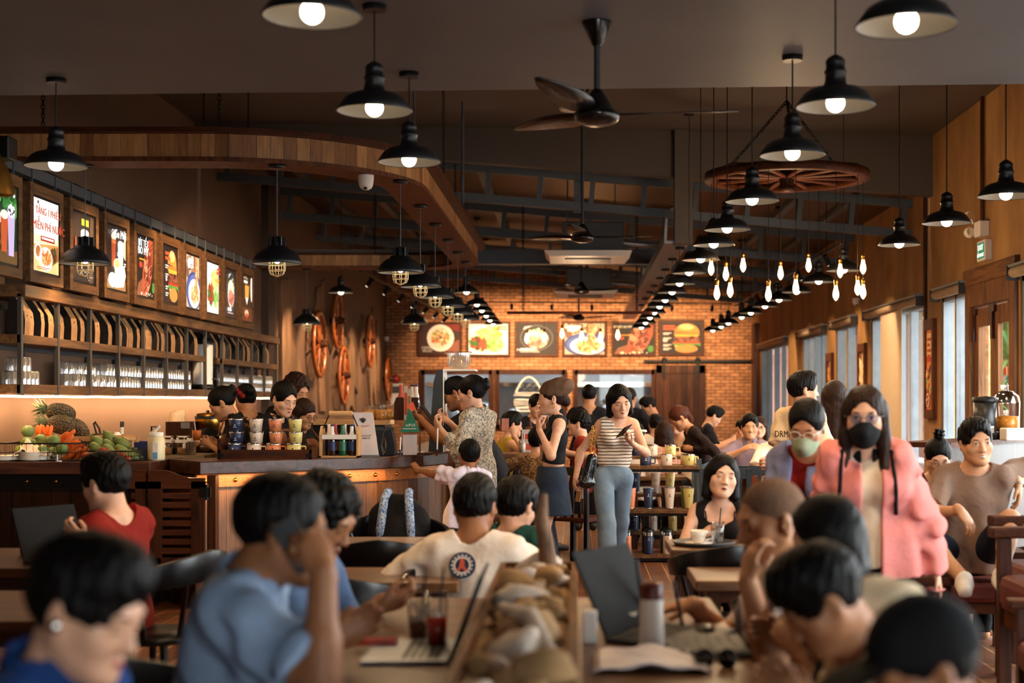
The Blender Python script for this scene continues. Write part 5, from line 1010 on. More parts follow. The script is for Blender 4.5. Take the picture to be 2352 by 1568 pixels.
# ------------------------------------------------------------------ brick wall posters
u,v=Vector((1,0,0)),Vector((0,0,1))
for i,(kd,a,b2,y0_,y1_,lab) in enumerate((('caesar',958,1061,739,818,'wall poster of a white plate of salad lettered CAESAR SALAD'),('salad_plate',1071,1172,738,819,'wall poster of a plate of roast meat and greens'),('bowl',1182,1283,737,819,'wall poster of a dark noodle bowl'),('pasta',1291,1394,737,819,'wall poster of pasta on a blue rimmed plate'),('steak',1405,1507,737,818,'wall poster of a grilled steak'),('burger',1513,1618,734,816,'wall poster of a tall burger beside the barn door'))):
 D=BY-.06;x0,x1=(a-CX)/F*D,(b2-CX)/F*D;z1,z0=CZ-(y0_-CY)/F*D,CZ-(y1_-CY)/F*D;f=.055
 t=thing('food_poster',lab,'poster',((x0+x1)/2,BY,z0),0,'framed food posters on the brick wall')
 MB().box(x0,x1,D,BY,z0,z0+f).box(x0,x1,D,BY,z1-f,z1).box(x0,x0+f,D,BY,z0+f,z1-f).box(x1-f,x1,D,BY,z0+f,z1-f).build('frame',M['dark_wood'],t)
 mb=picture(kd,Art((x0+f,D+.03,z0+f),u,v,x1-x0-2*f,z1-z0-2*f));mb.v=[(p[0],D+.03+(p[1]-D-.03)*.6,p[2]) for p in mb.v];mb.build('print',M['poster_print'],t)
 if kd=='caesar':[letters('title',tx,M['white_print'],(x0+.23,D-.002,z0+.17-.07*k),u,v,.075,t) for k,tx in enumerate(('CAESAR','SALAD'))]
 if kd=='bowl':letters('title','PHỞ BÒ TRỘN',M['white_print'],(x0+.28,D-.002,z0+.13),u,v,.07,t)
 if kd=='pasta':letters('title','MÌ Ý SỐT BÒ',M['white_print'],(x0+.26,D-.002,z1-.17),u,v,.075,t)
 if kd=='steak':letters('title','BÍT TẾT BÒ MỸ',M['white_print'],(x0+.25,D-.002,z1-.15),u,v,.06,t)
# burger drawing on the kitchen glass
D=BY+.015;plain('glass_paint','d8d4cc',.6);q0=P(1215,930,D);t=thing('glass_drawing','white burger drawing with an arrow on the middle kitchen window','drawing',q0)
mb=MB();s=.0098
def gl(pts,w=.012):mb.tube([(q0.x+a*s,D,q0.z+b*s) for a,b in pts],w,5)
gl([(-30+60*k/20,28+36*sin(pi*k/20)**.8) for k in range(21)],.02);gl([(-32,28),(32,28)]);gl([(-34+68*k/24,21+3*(k%2)) for k in range(25)],.015);gl([(-32,12),(32,12),(34,6),(-34,6),(-32,12)],.02);gl([(-34+68*k/16,2-3*(k%2)) for k in range(17)]);gl([(-30,-6),(30,-6),(26,-14),(-26,-14),(-30,-6)],.02);gl([(-46,-30),(-36,-38),(-46,-46)],.03);gl([(-70,-38),(-38,-38)],.03)
for k in range(9):gl([(-20+5*k,40+6*sin(k*2.1)),(-19+5*k,42+6*sin(k*2.1))],.008)
mb.build('drawing',M['glass_paint'],t);letters('drawing_text','BURGER',M['glass_paint'],(q0.x+.05,D-.003,q0.z-.46),u,v,.18,t)
# ------------------------------------------------------------------ wheels and driftwood on the left wall
wood('wheel_wood','5a2408','a85a26','z',.28);wood('driftwood','4a3426','8a6a50','z',.7)
def wheel(px,py,r,lab):
 D=4.16*F/(CX-px);z=CZ-(py-CY)/F*D;X=LX+.14;t=thing('wagon_wheel_ornament',lab,'wagon wheel',(X,D,z),0,'wagon wheels on the wall')
 MB().lathe([(r*.86,-.025),(r,-.025),(r,.025),(r*.86,.025),(r*.86,-.025)],(X,D,z),36,'x').build('rim',M['wheel_wood'],t);MB().lathe([(.001,-.13),(.05,-.13),(.06,-.05),(.075,0),(.06,.06),(.045,.1),(.05,.12),(.001,.12)],(X,D,z),16,'x').build('hub',M['dark_wood_z'],t)
 for k in range(12):a=k*pi/6+.2;MB().tube([(X,D+cos(a)*.05,z+sin(a)*.05),(X,D+cos(a)*r*.88,z+sin(a)*r*.88)],[.02,.015],8).build('spoke',M['wheel_wood'],t)
wheel(734,790,.55,'wagon wheel on the wall half hidden by the far cage lamp');wheel(776,736,.5,'highest wagon wheel on the wall');wheel(790,862,.53,'lowest wagon wheel on the wall, beside the split driftwood');wheel(850,783,.54,'wagon wheel on the wall nearest the brick, between slabs');wheel(893,870,.5,'wagon wheel in the corner beside the red fire bell')
def slab(pts,th,lab,X=LX):
 D0=sum(4.25*F/(CX-a) for a,b in pts)/len(pts);c=None;q=[]
 for a,b in pts:D=4.25*F/(CX-a);q.append((D,CZ-(b-CY)/F*D))
 t=thing('driftwood_slab',lab,'driftwood',(LX,D0,q[0][1]),0,'driftwood slabs on the wall');MB().prism(q,(LX,0,0),(0,1,0),(0,0,1),(1,0,0),th).build('slab',M['driftwood'],t,bevel=.01)
slab([(648,950),(646,640),(672,640),(678,690),(677,712),(668,716),(668,770),(682,810),(693,860),(690,950)],.06,'broad weathered plank slab on the wall beside the shelf end')
slab([(738,945),(735,870),(728,700),(731,660),(741,655),(745,720),(746,860),(752,945)],.04,'tall thin driftwood strip behind the first wagon wheel');slab([(797,950),(786,800),(790,772),(803,775),(815,800),(818,850),(829,870),(822,905),(814,880),(816,950),(808,930)],.05,'forked driftwood slab beside the lowest wagon wheel');slab([(853,940),(848,850),(851,790),(861,792),(866,850),(864,940),(858,880)],.05,'forked driftwood slab under the wheel nearest the brick')
for pts,lab in(([(795,770),(797,742),(795,712),(799,712),(801,745),(799,770)],'short wavy driftwood stick above the forked slab'),([(744,735),(744,645),(748,640),(749,735)],'straight dark stick near the top of the wall'),([(870,900),(868,740),(872,735),(874,780),(875,900)],'long dark stick beside the corner wheel'),([(858,720),(859,705),(862,705),(862,720)],'small dark stick above the wheel nearest the brick')):slab(pts,.03,lab)
c=P(909,870,BY);t=thing('fire_bell','round red fire alarm bell on the brick wall','bell',c);MB().lathe([(.001,-.06),(.05,-.055),(.085,-.02),(.09,0)],(c.x,BY,c.z),20,'y').build('gong',plain('alarm_red','a82416',.3),t);MB().lathe([(.095,-.02),(.095,0),(.001,0)],(c.x,BY,c.z),20,'y').build('base',M['alarm_red'],t)
c=P(913,903,BY);t=thing('notice_board','pale paper notice on the brick wall under the fire bell','notice',c);MB().box(c.x-.15,c.x+.12,BY-.02,BY,c.z-.25,c.z+.22).build('sheet',M['white_print'],t);MB().box(c.x-.13,c.x+.1,BY-.024,BY-.02,c.z+.0,c.z+.16).build('print',M['steel_grey'],t)
def camera_dome(c,up,lab,s=1.0):
 t=thing('security_camera',lab,'security camera',c);c=Vector(c);MB().lathe([(.062*s,0),(.062*s,-.03*s),(.056*s,-.075*s),(.045*s,-.1*s),(.02*s,-.115*s),(.001,-.118*s)],c,22).build('housing',M['white_plastic'],t);MB().ball(c+Vector((.0,-.03*s,-.1*s)),.018*s).build('lens',M['black_plastic'],t)
camera_dome((-1.67,11.24,SB),1,'white dome security camera under the curved end of the soffit');camera_dome((LX+.058,31.6,2.92),1,'small white security camera in the corner above the wagon wheels',.9);camera_dome((RX-.058,20.1,2.95),1,'small white security camera above the window wall',.9)
# ------------------------------------------------------------------ exit sign, emergency lamp, pictures on the window wall
u2=Vector((0,-1,0));y=13.85
t=thing('exit_sign','green and white EXIT sign above the wooden double door','sign',(RX-.06,y,2.86));MB().box(RX-.07,RX,y-.14,y+.14,2.86,3.06).build('case',M['white_plastic'],t,bevel=.006);MB().box(RX-.073,RX-.07,y-.11,y+.11,2.885,3.035).build('green_face',glow('exit_green',(.0,.16,.08),.5),t)
wl=M.get('lit_white') or glow('lit_white',(.95,.93,.9),.6);letters('exit_text','EXIT',wl,(RX-.075,y,2.965),u2,v,.075,t,.002,sx=1.2);letters('exit_text','LỐI THOÁT',wl,(RX-.075,y,2.9),u2,v,.048,t,.002,sx=.9)
for yy in(y+.06,):
 t=thing('emergency_light','twin headed white emergency lamp over the EXIT sign','emergency light',(RX-.05,y+.1,3.1));MB().box(RX-.1,RX,y-.06,y+.14,3.1,3.25).build('case',M['white_plastic'],t,bevel=.01)
 for dz in(3.16,3.32):MB().lathe([(.001,-.05),(.045,-.04),(.055,.02),(.05,.035)],(RX-.13,y+.18,dz),16,'y').build('lamp_head',M['white_plastic'],t);MB().lathe([(.001,-.042),(.04,-.042)],(RX-.13,y+.17,dz),16,'y').build('reflector',M['chrome'],t)
 MB().tube([(RX-.1,y+.15,3.24),(RX-.12,y+.18,3.3)],.012).build('neck',M['white_plastic'],t)
for kd,y0_,y1_,z0_,z1_,lab in(('banner_food',15.82,16.22,1.3,2.42,'tall narrow food picture in a wooden frame beside the door window'),('banner_fries',19.6,20.1,1.2,2.3,'tall narrow picture of fries between the far windows'),('banner_bread',22.15,22.65,1.25,2.25,'tall narrow picture of bread between the far windows')):
 t=thing('framed_picture',lab,'picture',(RX-.03,(y0_+y1_)/2,z0_));MB().box(RX-.05,RX,y0_,y0_+.06,z0_,z1_).box(RX-.05,RX,y1_-.06,y1_,z0_,z1_).box(RX-.05,RX,y0_+.06,y1_-.06,z1_-.12,z1_).box(RX-.05,RX,y0_+.06,y1_-.06,z0_,z0_+.1).build('frame',M['door_wood'],t)
 picture(kd,Art((RX-.03,y1_-.06,z0_+.1),u2,v,y1_-y0_-.12,z1_-z0_-.22)).build('print',M['poster_print'],t)
# speaker and brass shade at the edge of the view
t=thing('wall_speaker','black loudspeaker hung under the soffit end by the wall','speaker',P(10,340,9.6));c=P(10,340,9.6);MB().box(c.x-.1,c.x+.06,c.y-.08,c.y+.08,c.z-.08,c.z+.07).build('cabinet',M['black_plastic'],t,bevel=.01);MB().box(c.x-.09,c.x+.05,c.y-.083,c.y-.08,c.z-.07,c.z+.06).build('grille',M['black_iron'],t);MB().box(LX,c.x-.1,c.y-.02,c.y+.02,c.z-.01,c.z+.02).build('bracket',M['black_iron'],t)
c=P(-8,395,6.2);t=thing('brass_pendant','crumpled gold brass shade at the edge of the view near the menu boards','lamp',(c.x,c.y,c.z-.1));MB().lathe([(.075,-.1),(.06,-.02),(.03,.05),(.012,.08)],c,9,wav=(.1,4)).build('shade',M['brass'],t);MB().tube([c+Vector((0,0,.08)),(c.x,c.y,3.39)],.004,5).build('cord',M['black_plastic'],t)
# ------------------------------------------------------------------ people: one continuous skin grown from a field of rounded limbs
def smin(a,b,k):
 h=np.clip(.5+.5*(b-a)/k,0,1);return b*(1-h)+a*h-k*h*(1-h)
class Field:
 def __init__(s,lo,hi,vx):
  s.vx=vx;s.lo=np.array(lo,float)-3*vx;s.n=np.maximum(4,np.ceil((np.array(hi,float)+3*vx-s.lo)/vx).astype(int)+1);s.d=np.full(tuple(s.n),1.0,np.float32)
 def sub(s,lo,hi,pad):
  a=np.clip(np.floor((np.array(lo)-pad-s.lo)/s.vx).astype(int),0,s.n-1);b=np.clip(np.ceil((np.array(hi)+pad-s.lo)/s.vx).astype(int)+1,1,s.n)
  if(b<=a).any():return None
  ax=[(s.lo[i]+np.arange(a[i],b[i])*s.vx).astype(np.float32) for i in range(3)]
  return(slice(a[0],b[0]),slice(a[1],b[1]),slice(a[2],b[2])),ax[0][:,None,None],ax[1][None,:,None],ax[2][None,None,:]
 def mix(s,r,d,k,op):
  o=s.d[r[0]]
  if op=='+':s.d[r[0]]=smin(o,d,k) if k>0 else np.minimum(o,d)
  elif op=='-':s.d[r[0]]=-smin(-o,d,k) if k>0 else np.maximum(o,-d)
  elif op=='&':s.d[r[0]]=np.maximum(o,d)
 def cone(s,p,q,ra,rb,k=.02,op='+',flat=None):
  """rounded cone p->q; flat=(axis unit, squash) flattens along an axis"""
  p,q=np.array(p,float),np.array(q,float);R=max(ra,rb);r=s.sub(np.minimum(p,q)-R,np.maximum(p,q)+R,k+2*s.vx)
  if r is None:return s
  _,X,Y,Z=r;d=q-p;L2=max(float(d@d),1e-9);x,y,z=X-p[0],Y-p[1],Z-p[2]
  t=np.clip((x*d[0]+y*d[1]+z*d[2])/L2,0,1);x,y,z=x-t*d[0],y-t*d[1],z-t*d[2]
  if flat is not None:
   a,f=flat;a=np.array(a,float);w=(x*a[0]+y*a[1]+z*a[2])*(1/f-1);x,y,z=x+w*a[0],y+w*a[1],z+w*a[2]
  dist=np.sqrt(x*x+y*y+z*z)-(ra+(rb-ra)*t)
  s.mix(r,dist,k,op);return s
 def ell(s,c,ax,rad,k=.02,op='+'):
  """ellipsoid with orthonormal axes ax (3 rows) and radii rad"""
  c=np.array(c,float);A=np.array(ax,float);rad=np.array(rad,float);e=np.sqrt(((A*rad[:,None])**2).sum(0));r=s.sub(c-e,c+e,k+2*s.vx)
  if r is None:return s
  _,X,Y,Z=r;x,y,z=X-c[0],Y-c[1],Z-c[2];u=[(x*A[i][0]+y*A[i][1]+z*A[i][2])/rad[i] for i in range(3)]
  k0=np.sqrt(u[0]**2+u[1]**2+u[2]**2)+1e-6;k1=np.sqrt((u[0]/rad[0])**2+(u[1]/rad[1])**2+(u[2]/rad[2])**2)+1e-6
  s.mix(r,k0*(k0-1)/k1,k,op);return s
 def clip(s,p,n,lo=None,hi=None):
  """keep the side of plane (p,n) that n points away from; optionally only inside a box"""
  r=s.sub(s.lo,s.lo+s.n*s.vx,0) if lo is None else s.sub(lo,hi,0)
  if r is None:return s
  _,X,Y,Z=r;s.mix(r,((X-p[0])*n[0]+(Y-p[1])*n[1]+(Z-p[2])*n[2]).astype(np.float32),0,'&');return s
 def box(s,c,ax,h,k=0,op='-'):
  c=np.array(c,float);A=np.array(ax,float);h=np.array(h,float);e=(np.abs(A)*h[:,None]).sum(0);r=s.sub(c-e,c+e,k+2*s.vx)
  if r is None:return s
  _,X,Y,Z=r;x,y,z=X-c[0],Y-c[1],Z-c[2];u=[np.abs(x*A[i][0]+y*A[i][1]+z*A[i][2])-h[i] for i in range(3)]
  d=np.maximum(np.maximum(u[0],u[1]),u[2]);s.mix(r,d,k,op);return s
 def wrinkle(s,amp,f,seed=0,stretch=(1,1,1)):
  r=s.sub(s.lo,s.lo+s.n*s.vx,0);_,X,Y,Z=r;g=np.random.RandomState(seed);w=0
  for i in range(5):
   a=g.normal(size=3)*f*np.array(stretch);w=w+np.sin(X*a[0]+Y*a[1]+Z*a[2]+g.uniform(0,6))*np.ones_like(s.d)
  s.d+=(amp*w/2.2).astype(np.float32);return s
 def mesh(s):
  d=s.d;inside=d<0;nx,ny,nz=d.shape
  c=np.stack([inside[i:nx-1+i,j:ny-1+j,k:nz-1+k] for i in(0,1) for j in(0,1) for k in(0,1)]);cnt=c.sum(0);act=(cnt>0)&(cnt<8);del c
  idx=np.argwhere(act);m=len(idx)
  if m==0:return np.zeros((0,3)),np.zeros((0,4),int)
  vid=np.full(act.shape,-1,np.int32);vid[act]=np.arange(m);acc=np.zeros((m,3));num=np.zeros(m)
  cor={(i,j,k):d[idx[:,0]+i,idx[:,1]+j,idx[:,2]+k] for i in(0,1) for j in(0,1) for k in(0,1)}
  for a in range(3):
   for o in[(i,j) for i in(0,1) for j in(0,1)]:
    c0=list(o);c0.insert(a,0);c1=list(o);c1.insert(a,1);v0,v1=cor[tuple(c0)],cor[tuple(c1)];x=(v0<0)!=(v1<0)
    t=np.where(x,v0/np.where(x,v0-v1,1),0);p=np.tile(np.array(c0,float),(m,1));p[:,a]+=t;acc+=p*x[:,None];num+=x
  V=s.lo+(idx+acc/np.maximum(num,1)[:,None])*s.vx;Q=[]
  for a in range(3):
   b,c_=[(1,2),(2,0),(0,1)][a];sl0=[slice(None)]*3;sl1=[slice(None)]*3;sl0[a]=slice(0,-1);sl1[a]=slice(1,None);A,B=inside[tuple(sl0)],inside[tuple(sl1)];e=np.argwhere(A!=B)
   e=e[(e[:,b]>0)&(e[:,c_]>0)&(e[:,b]<d.shape[b]-1)&(e[:,c_]<d.shape[c_]-1)]
   if not len(e):continue
   s0=A[tuple(e.T)];ob=np.zeros(3,int);ob[b]=1;oc=np.zeros(3,int);oc[c_]=1
   q=np.stack([vid[tuple((e-ob-oc).T)],vid[tuple((e-oc).T)],vid[tuple(e.T)],vid[tuple((e-ob).T)]],1)
   q[~s0]=q[~s0][:,::-1];Q.append(q)
  Q=np.concatenate(Q);Q=Q[(Q>=0).all(1)]
  return V,Q
def fmesh(name,fld,mat,parent,hl=None,label=None,smooth_it=1):
 V,Q=fld.mesh()
 if not len(Q):return None
 for _ in range(smooth_it):  # light umbrella smoothing
  acc=np.zeros_like(V);n=np.zeros(len(V))
  for i in range(4):
   for j in(1,3):np.add.at(acc,Q[:,i],V[Q[:,(i+j)%4]]);np.add.at(n,Q[:,i],1)
  V=V*.5+.5*acc/np.maximum(n,1)[:,None]
 o0=np.array(org(parent));me=bpy.data.meshes.new(name);me.vertices.add(len(V));me.vertices.foreach_set('co',(V-o0).astype(np.float32).ravel())
 me.loops.add(len(Q)*4);me.loops.foreach_set('vertex_index',Q.astype(np.int32).ravel());me.polygons.add(len(Q));me.polygons.foreach_set('loop_start',np.arange(0,len(Q)*4,4,dtype=np.int32));me.polygons.foreach_set('loop_total',np.full(len(Q),4,np.int32));me.polygons.foreach_set('use_smooth',np.ones(len(Q),bool))
 if hl is not None:
  at=me.attributes.new('hl','FLOAT_VECTOR','POINT');at.data.foreach_set('vector',hl(V).astype(np.float32).ravel())
 me.materials.append(mat);me.update(calc_edges=True);o=bpy.data.objects.new(name,me);C.objects.link(o);o.parent=parent
 if label:o['label']=label
 return o
# ---- skin: lips, brows, eyes are coloured where they lie on the face (attribute hl = place on the head)
def skin(name,col,lip='a8564a',brow='1d120c',eye='open',lipw=.021,smile=False):
 col=hx(col);m,nt,b=newmat(name);a=N(nt,'ShaderNodeAttribute',attribute_name='hl');sp=N(nt,'ShaderNodeSeparateXYZ');nt.links.new(a.outputs['Vector'],sp.inputs[0])
 ab=N(nt,'ShaderNodeMath',operation='ABSOLUTE');nt.links.new(sp.outputs[0],ab.inputs[0]);cb=N(nt,'ShaderNodeCombineXYZ')
 for i,s_ in((0,ab.outputs[0]),(1,sp.outputs[1]),(2,sp.outputs[2])):nt.links.new(s_,cb.inputs[i])
 no=N(nt,'ShaderNodeTexNoise',Scale=30.0,Detail=3.0);tc=N(nt,'ShaderNodeTexCoord');nt.links.new(tc.outputs['Object'],no.inputs['Vector']);rm=ramp(nt,[(.3,tuple(x*.9 for x in col)),(.7,tuple(min(1,x*1.08) for x in col))]);nt.links.new(no.outputs['Fac'],rm.inputs[0]);out=rm.outputs[0]
 def spot(c,r,colr,soft=.35,tilt=0):
  nonlocal out
  mp=N(nt,'ShaderNodeMapping',vector_type='TEXTURE');mp.inputs['Location'].default_value=c;mp.inputs['Scale'].default_value=r;mp.inputs['Rotation'].default_value=(0,tilt,0);nt.links.new(cb.outputs[0],mp.inputs[0])
  ln=N(nt,'ShaderNodeVectorMath',operation='LENGTH');nt.links.new(mp.outputs[0],ln.inputs[0]);mr=N(nt,'ShaderNodeMapRange');mr.inputs['From Min'].default_value=1;mr.inputs['From Max'].default_value=1-soft;nt.links.new(ln.outputs['Value'],mr.inputs[0])
  mx=N(nt,'ShaderNodeMixRGB');mx.inputs[2].default_value=(*hx(colr),1);nt.links.new(mr.outputs[0],mx.inputs[0]);nt.links.new(out,mx.inputs[1]);out=mx.outputs[0]
 spot((.03,.085,.020),(.0195,.05,.0048),brow,.5,-.12)
 if eye=='open':
  spot((.031,.09,-.001),(.0145,.04,.0048),'c9b4a6',.3);spot((.031,.09,-.0005),(.0062,.04,.0052),'1a0f0a',.2);spot((.031,.09,.0038),(.016,.04,.0024),'140c08',.4)
 elif eye=='down':spot((.031,.09,-.0045),(.0165,.04,.0030),'160e0a',.5);spot((.031,.09,.006),(.0155,.04,.0013),'6a4030',.8)
 spot((0,.1,-.0665),(lipw*1.05,.05,.0078),lip,.3);spot((0,.1,-.0668),(lipw*.9,.05,.0036 if smile else .0012),'e6dcd2' if smile else '4a201a',.5);spot((.0075,.11,-.043),(.0042,.02,.0026),'4a2418',.6)
 nt.links.new(out,b.inputs['Base Color']);b.inputs['Roughness'].default_value=.5;b.inputs['Specular IOR Level'].default_value=.35
 b.inputs['Subsurface Weight'].default_value=0
 return m
def hairmat(name,c1,c2,rough=.5):
 m,nt,b=newmat(name);tc=N(nt,'ShaderNodeTexCoord');mp=N(nt,'ShaderNodeMapping');mp.inputs['Scale'].default_value=(60,60,5);nt.links.new(tc.outputs['Object'],mp.inputs[0]);no=N(nt,'ShaderNodeTexNoise',Scale=3.0,Detail=4.0);nt.links.new(mp.outputs[0],no.inputs['Vector'])
 r=ramp(nt,[(.3,hx(c1)),(.75,hx(c2))]);nt.links.new(no.outputs['Fac'],r.inputs[0]);nt.links.new(r.outputs[0],b.inputs['Base Color']);b.inputs['Roughness'].default_value=rough;b.inputs['Specular IOR Level'].default_value=.12
 bp=N(nt,'ShaderNodeBump',Strength=.6,Distance=.006);nt.links.new(no.outputs['Fac'],bp.inputs['Height']);nt.links.new(bp.outputs[0],b.inputs['Normal']);return m
hairmat('hair_black','040303','0e0907');hairmat('hair_brown','150b07','37201530'[:6]);hairmat('hair_auburn','2a120a','5a2a16');hairmat('hair_grey_stubble','5f4536','86654e',.8)
for n_,c_,l_,e_ in(('skin_fair','d6a283','b0564c','down'),('skin_fair_open','d6a283','a8544a','open'),('skin_tan','b67f5a','8f5040','down'),('skin_tan_open','c08a66','9a5646','open'),('skin_deep','94603e','70402e','down'),('skin_red_lips','d8a688','7a221c','down')):skin(n_,c_,l_,eye=e_)
skin('skin_smile','bd8863','9a5646',eye='open',lipw=.027,smile=True)
def cloth(name,col,rough=.85,noise=.1,kind=None,col2=None,sc=1.0,bump=.25):
 m,nt,b=newmat(name);tc=N(nt,'ShaderNodeTexCoord');col=hx(col);no=N(nt,'ShaderNodeTexNoise',Scale=9.0,Detail=4.0);nt.links.new(tc.outputs['Object'],no.inputs['Vector']);r=ramp(nt,[(.3,tuple(x*(1-noise) for x in col)),(.7,tuple(min(1,x*(1+noise)) for x in col))]);nt.links.new(no.outputs['Fac'],r.inputs[0]);out=r.outputs[0]
 if kind:
  c2=hx(col2);mx=N(nt,'ShaderNodeMixRGB');mx.inputs[2].default_value=(*c2,1)
  if kind=='stripe_z':
   sp=N(nt,'ShaderNodeSeparateXYZ');nt.links.new(tc.outputs['Object'],sp.inputs[0]);wz=N(nt,'ShaderNodeMath',operation='MULTIPLY_ADD');wz.inputs[1].default_value=.02;nt.links.new(no.outputs['Fac'],wz.inputs[0]);nt.links.new(sp.outputs[2],wz.inputs[2])
   dv=N(nt,'ShaderNodeMath',operation='DIVIDE');dv.inputs[1].default_value=sc;nt.links.new(wz.outputs[0],dv.inputs[0]);fr=N(nt,'ShaderNodeMath',operation='FRACT');nt.links.new(dv.outputs[0],fr.inputs[0]);ls=N(nt,'ShaderNodeMath',operation='LESS_THAN');ls.inputs[1].default_value=.27;nt.links.new(fr.outputs[0],ls.inputs[0]);nt.links.new(ls.outputs[0],mx.inputs[0])
  elif kind=='stripe_x':
   sp=N(nt,'ShaderNodeSeparateXYZ');nt.links.new(tc.outputs['Object'],sp.inputs[0]);dv=N(nt,'ShaderNodeMath',operation='DIVIDE');dv.inputs[1].default_value=sc;nt.links.new(sp.outputs[0],dv.inputs[0]);fr=N(nt,'ShaderNodeMath',operation='FRACT');nt.links.new(dv.outputs[0],fr.inputs[0]);ls=N(nt,'ShaderNodeMath',operation='LESS_THAN');ls.inputs[1].default_value=.4;nt.links.new(fr.outputs[0],ls.inputs[0]);nt.links.new(ls.outputs[0],mx.inputs[0])
  else:
   v=N(nt,'ShaderNodeTexNoise',Scale=22.0*sc,Detail=5.0,Distortion=2.2);nt.links.new(tc.outputs['Object'],v.inputs['Vector']);rr=ramp(nt,[(.47,(0,0,0)),(.53,(1,1,1))]);nt.links.new(v.outputs['Fac'],rr.inputs[0]);nt.links.new(rr.outputs[0],mx.inputs[0])
  nt.links.new(out,mx.inputs[1]);out=mx.outputs[0]
 nt.links.new(out,b.inputs['Base Color']);b.inputs['Roughness'].default_value=rough;b.inputs['Specular IOR Level'].default_value=.2
 n2=N(nt,'ShaderNodeTexNoise',Scale=14.0,Detail=2.0,Distortion=.6);nt.links.new(tc.outputs['Object'],n2.inputs['Vector']);bp=N(nt,'ShaderNodeBump',Strength=bump,Distance=.03);nt.links.new(n2.outputs['Fac'],bp.inputs['Height']);nt.links.new(bp.outputs[0],b.inputs['Normal']);return m
def nrm(v):v=np.array(v,float);return v/max(np.linalg.norm(v),1e-9)
def rot(v,ax,a):ax=nrm(ax);v=np.array(v,float);return v*cos(a)+np.cross(ax,v)*sin(a)+ax*(ax@v)*(1-cos(a))
def ik(a,c,l1,l2,pole):
 a,c=np.array(a,float),np.array(c,float);d=c-a;L=np.linalg.norm(d);L2=min(L,(l1+l2)*.999);c=a+d/L*L2;u=d/L;x=(l1*l1-l2*l2+L2*L2)/(2*L2);h=sqrt(max(0,l1*l1-x*x));p=np.array(pole,float);p=p-u*(p@u);p=nrm(p) if np.linalg.norm(p)>1e-6 else nrm(np.cross(u,[0,0,1]));return a+u*x+p*h,c
LODV=1.0
CURL={'relax':[.35,.45,.5],'flat':[.08,.1,.12],'grip':[.95,1.05,.9],'fist':[1.35,1.4,1.2],'pinch':[.85,.8,.6],'hold':[.55,.75,.6]}
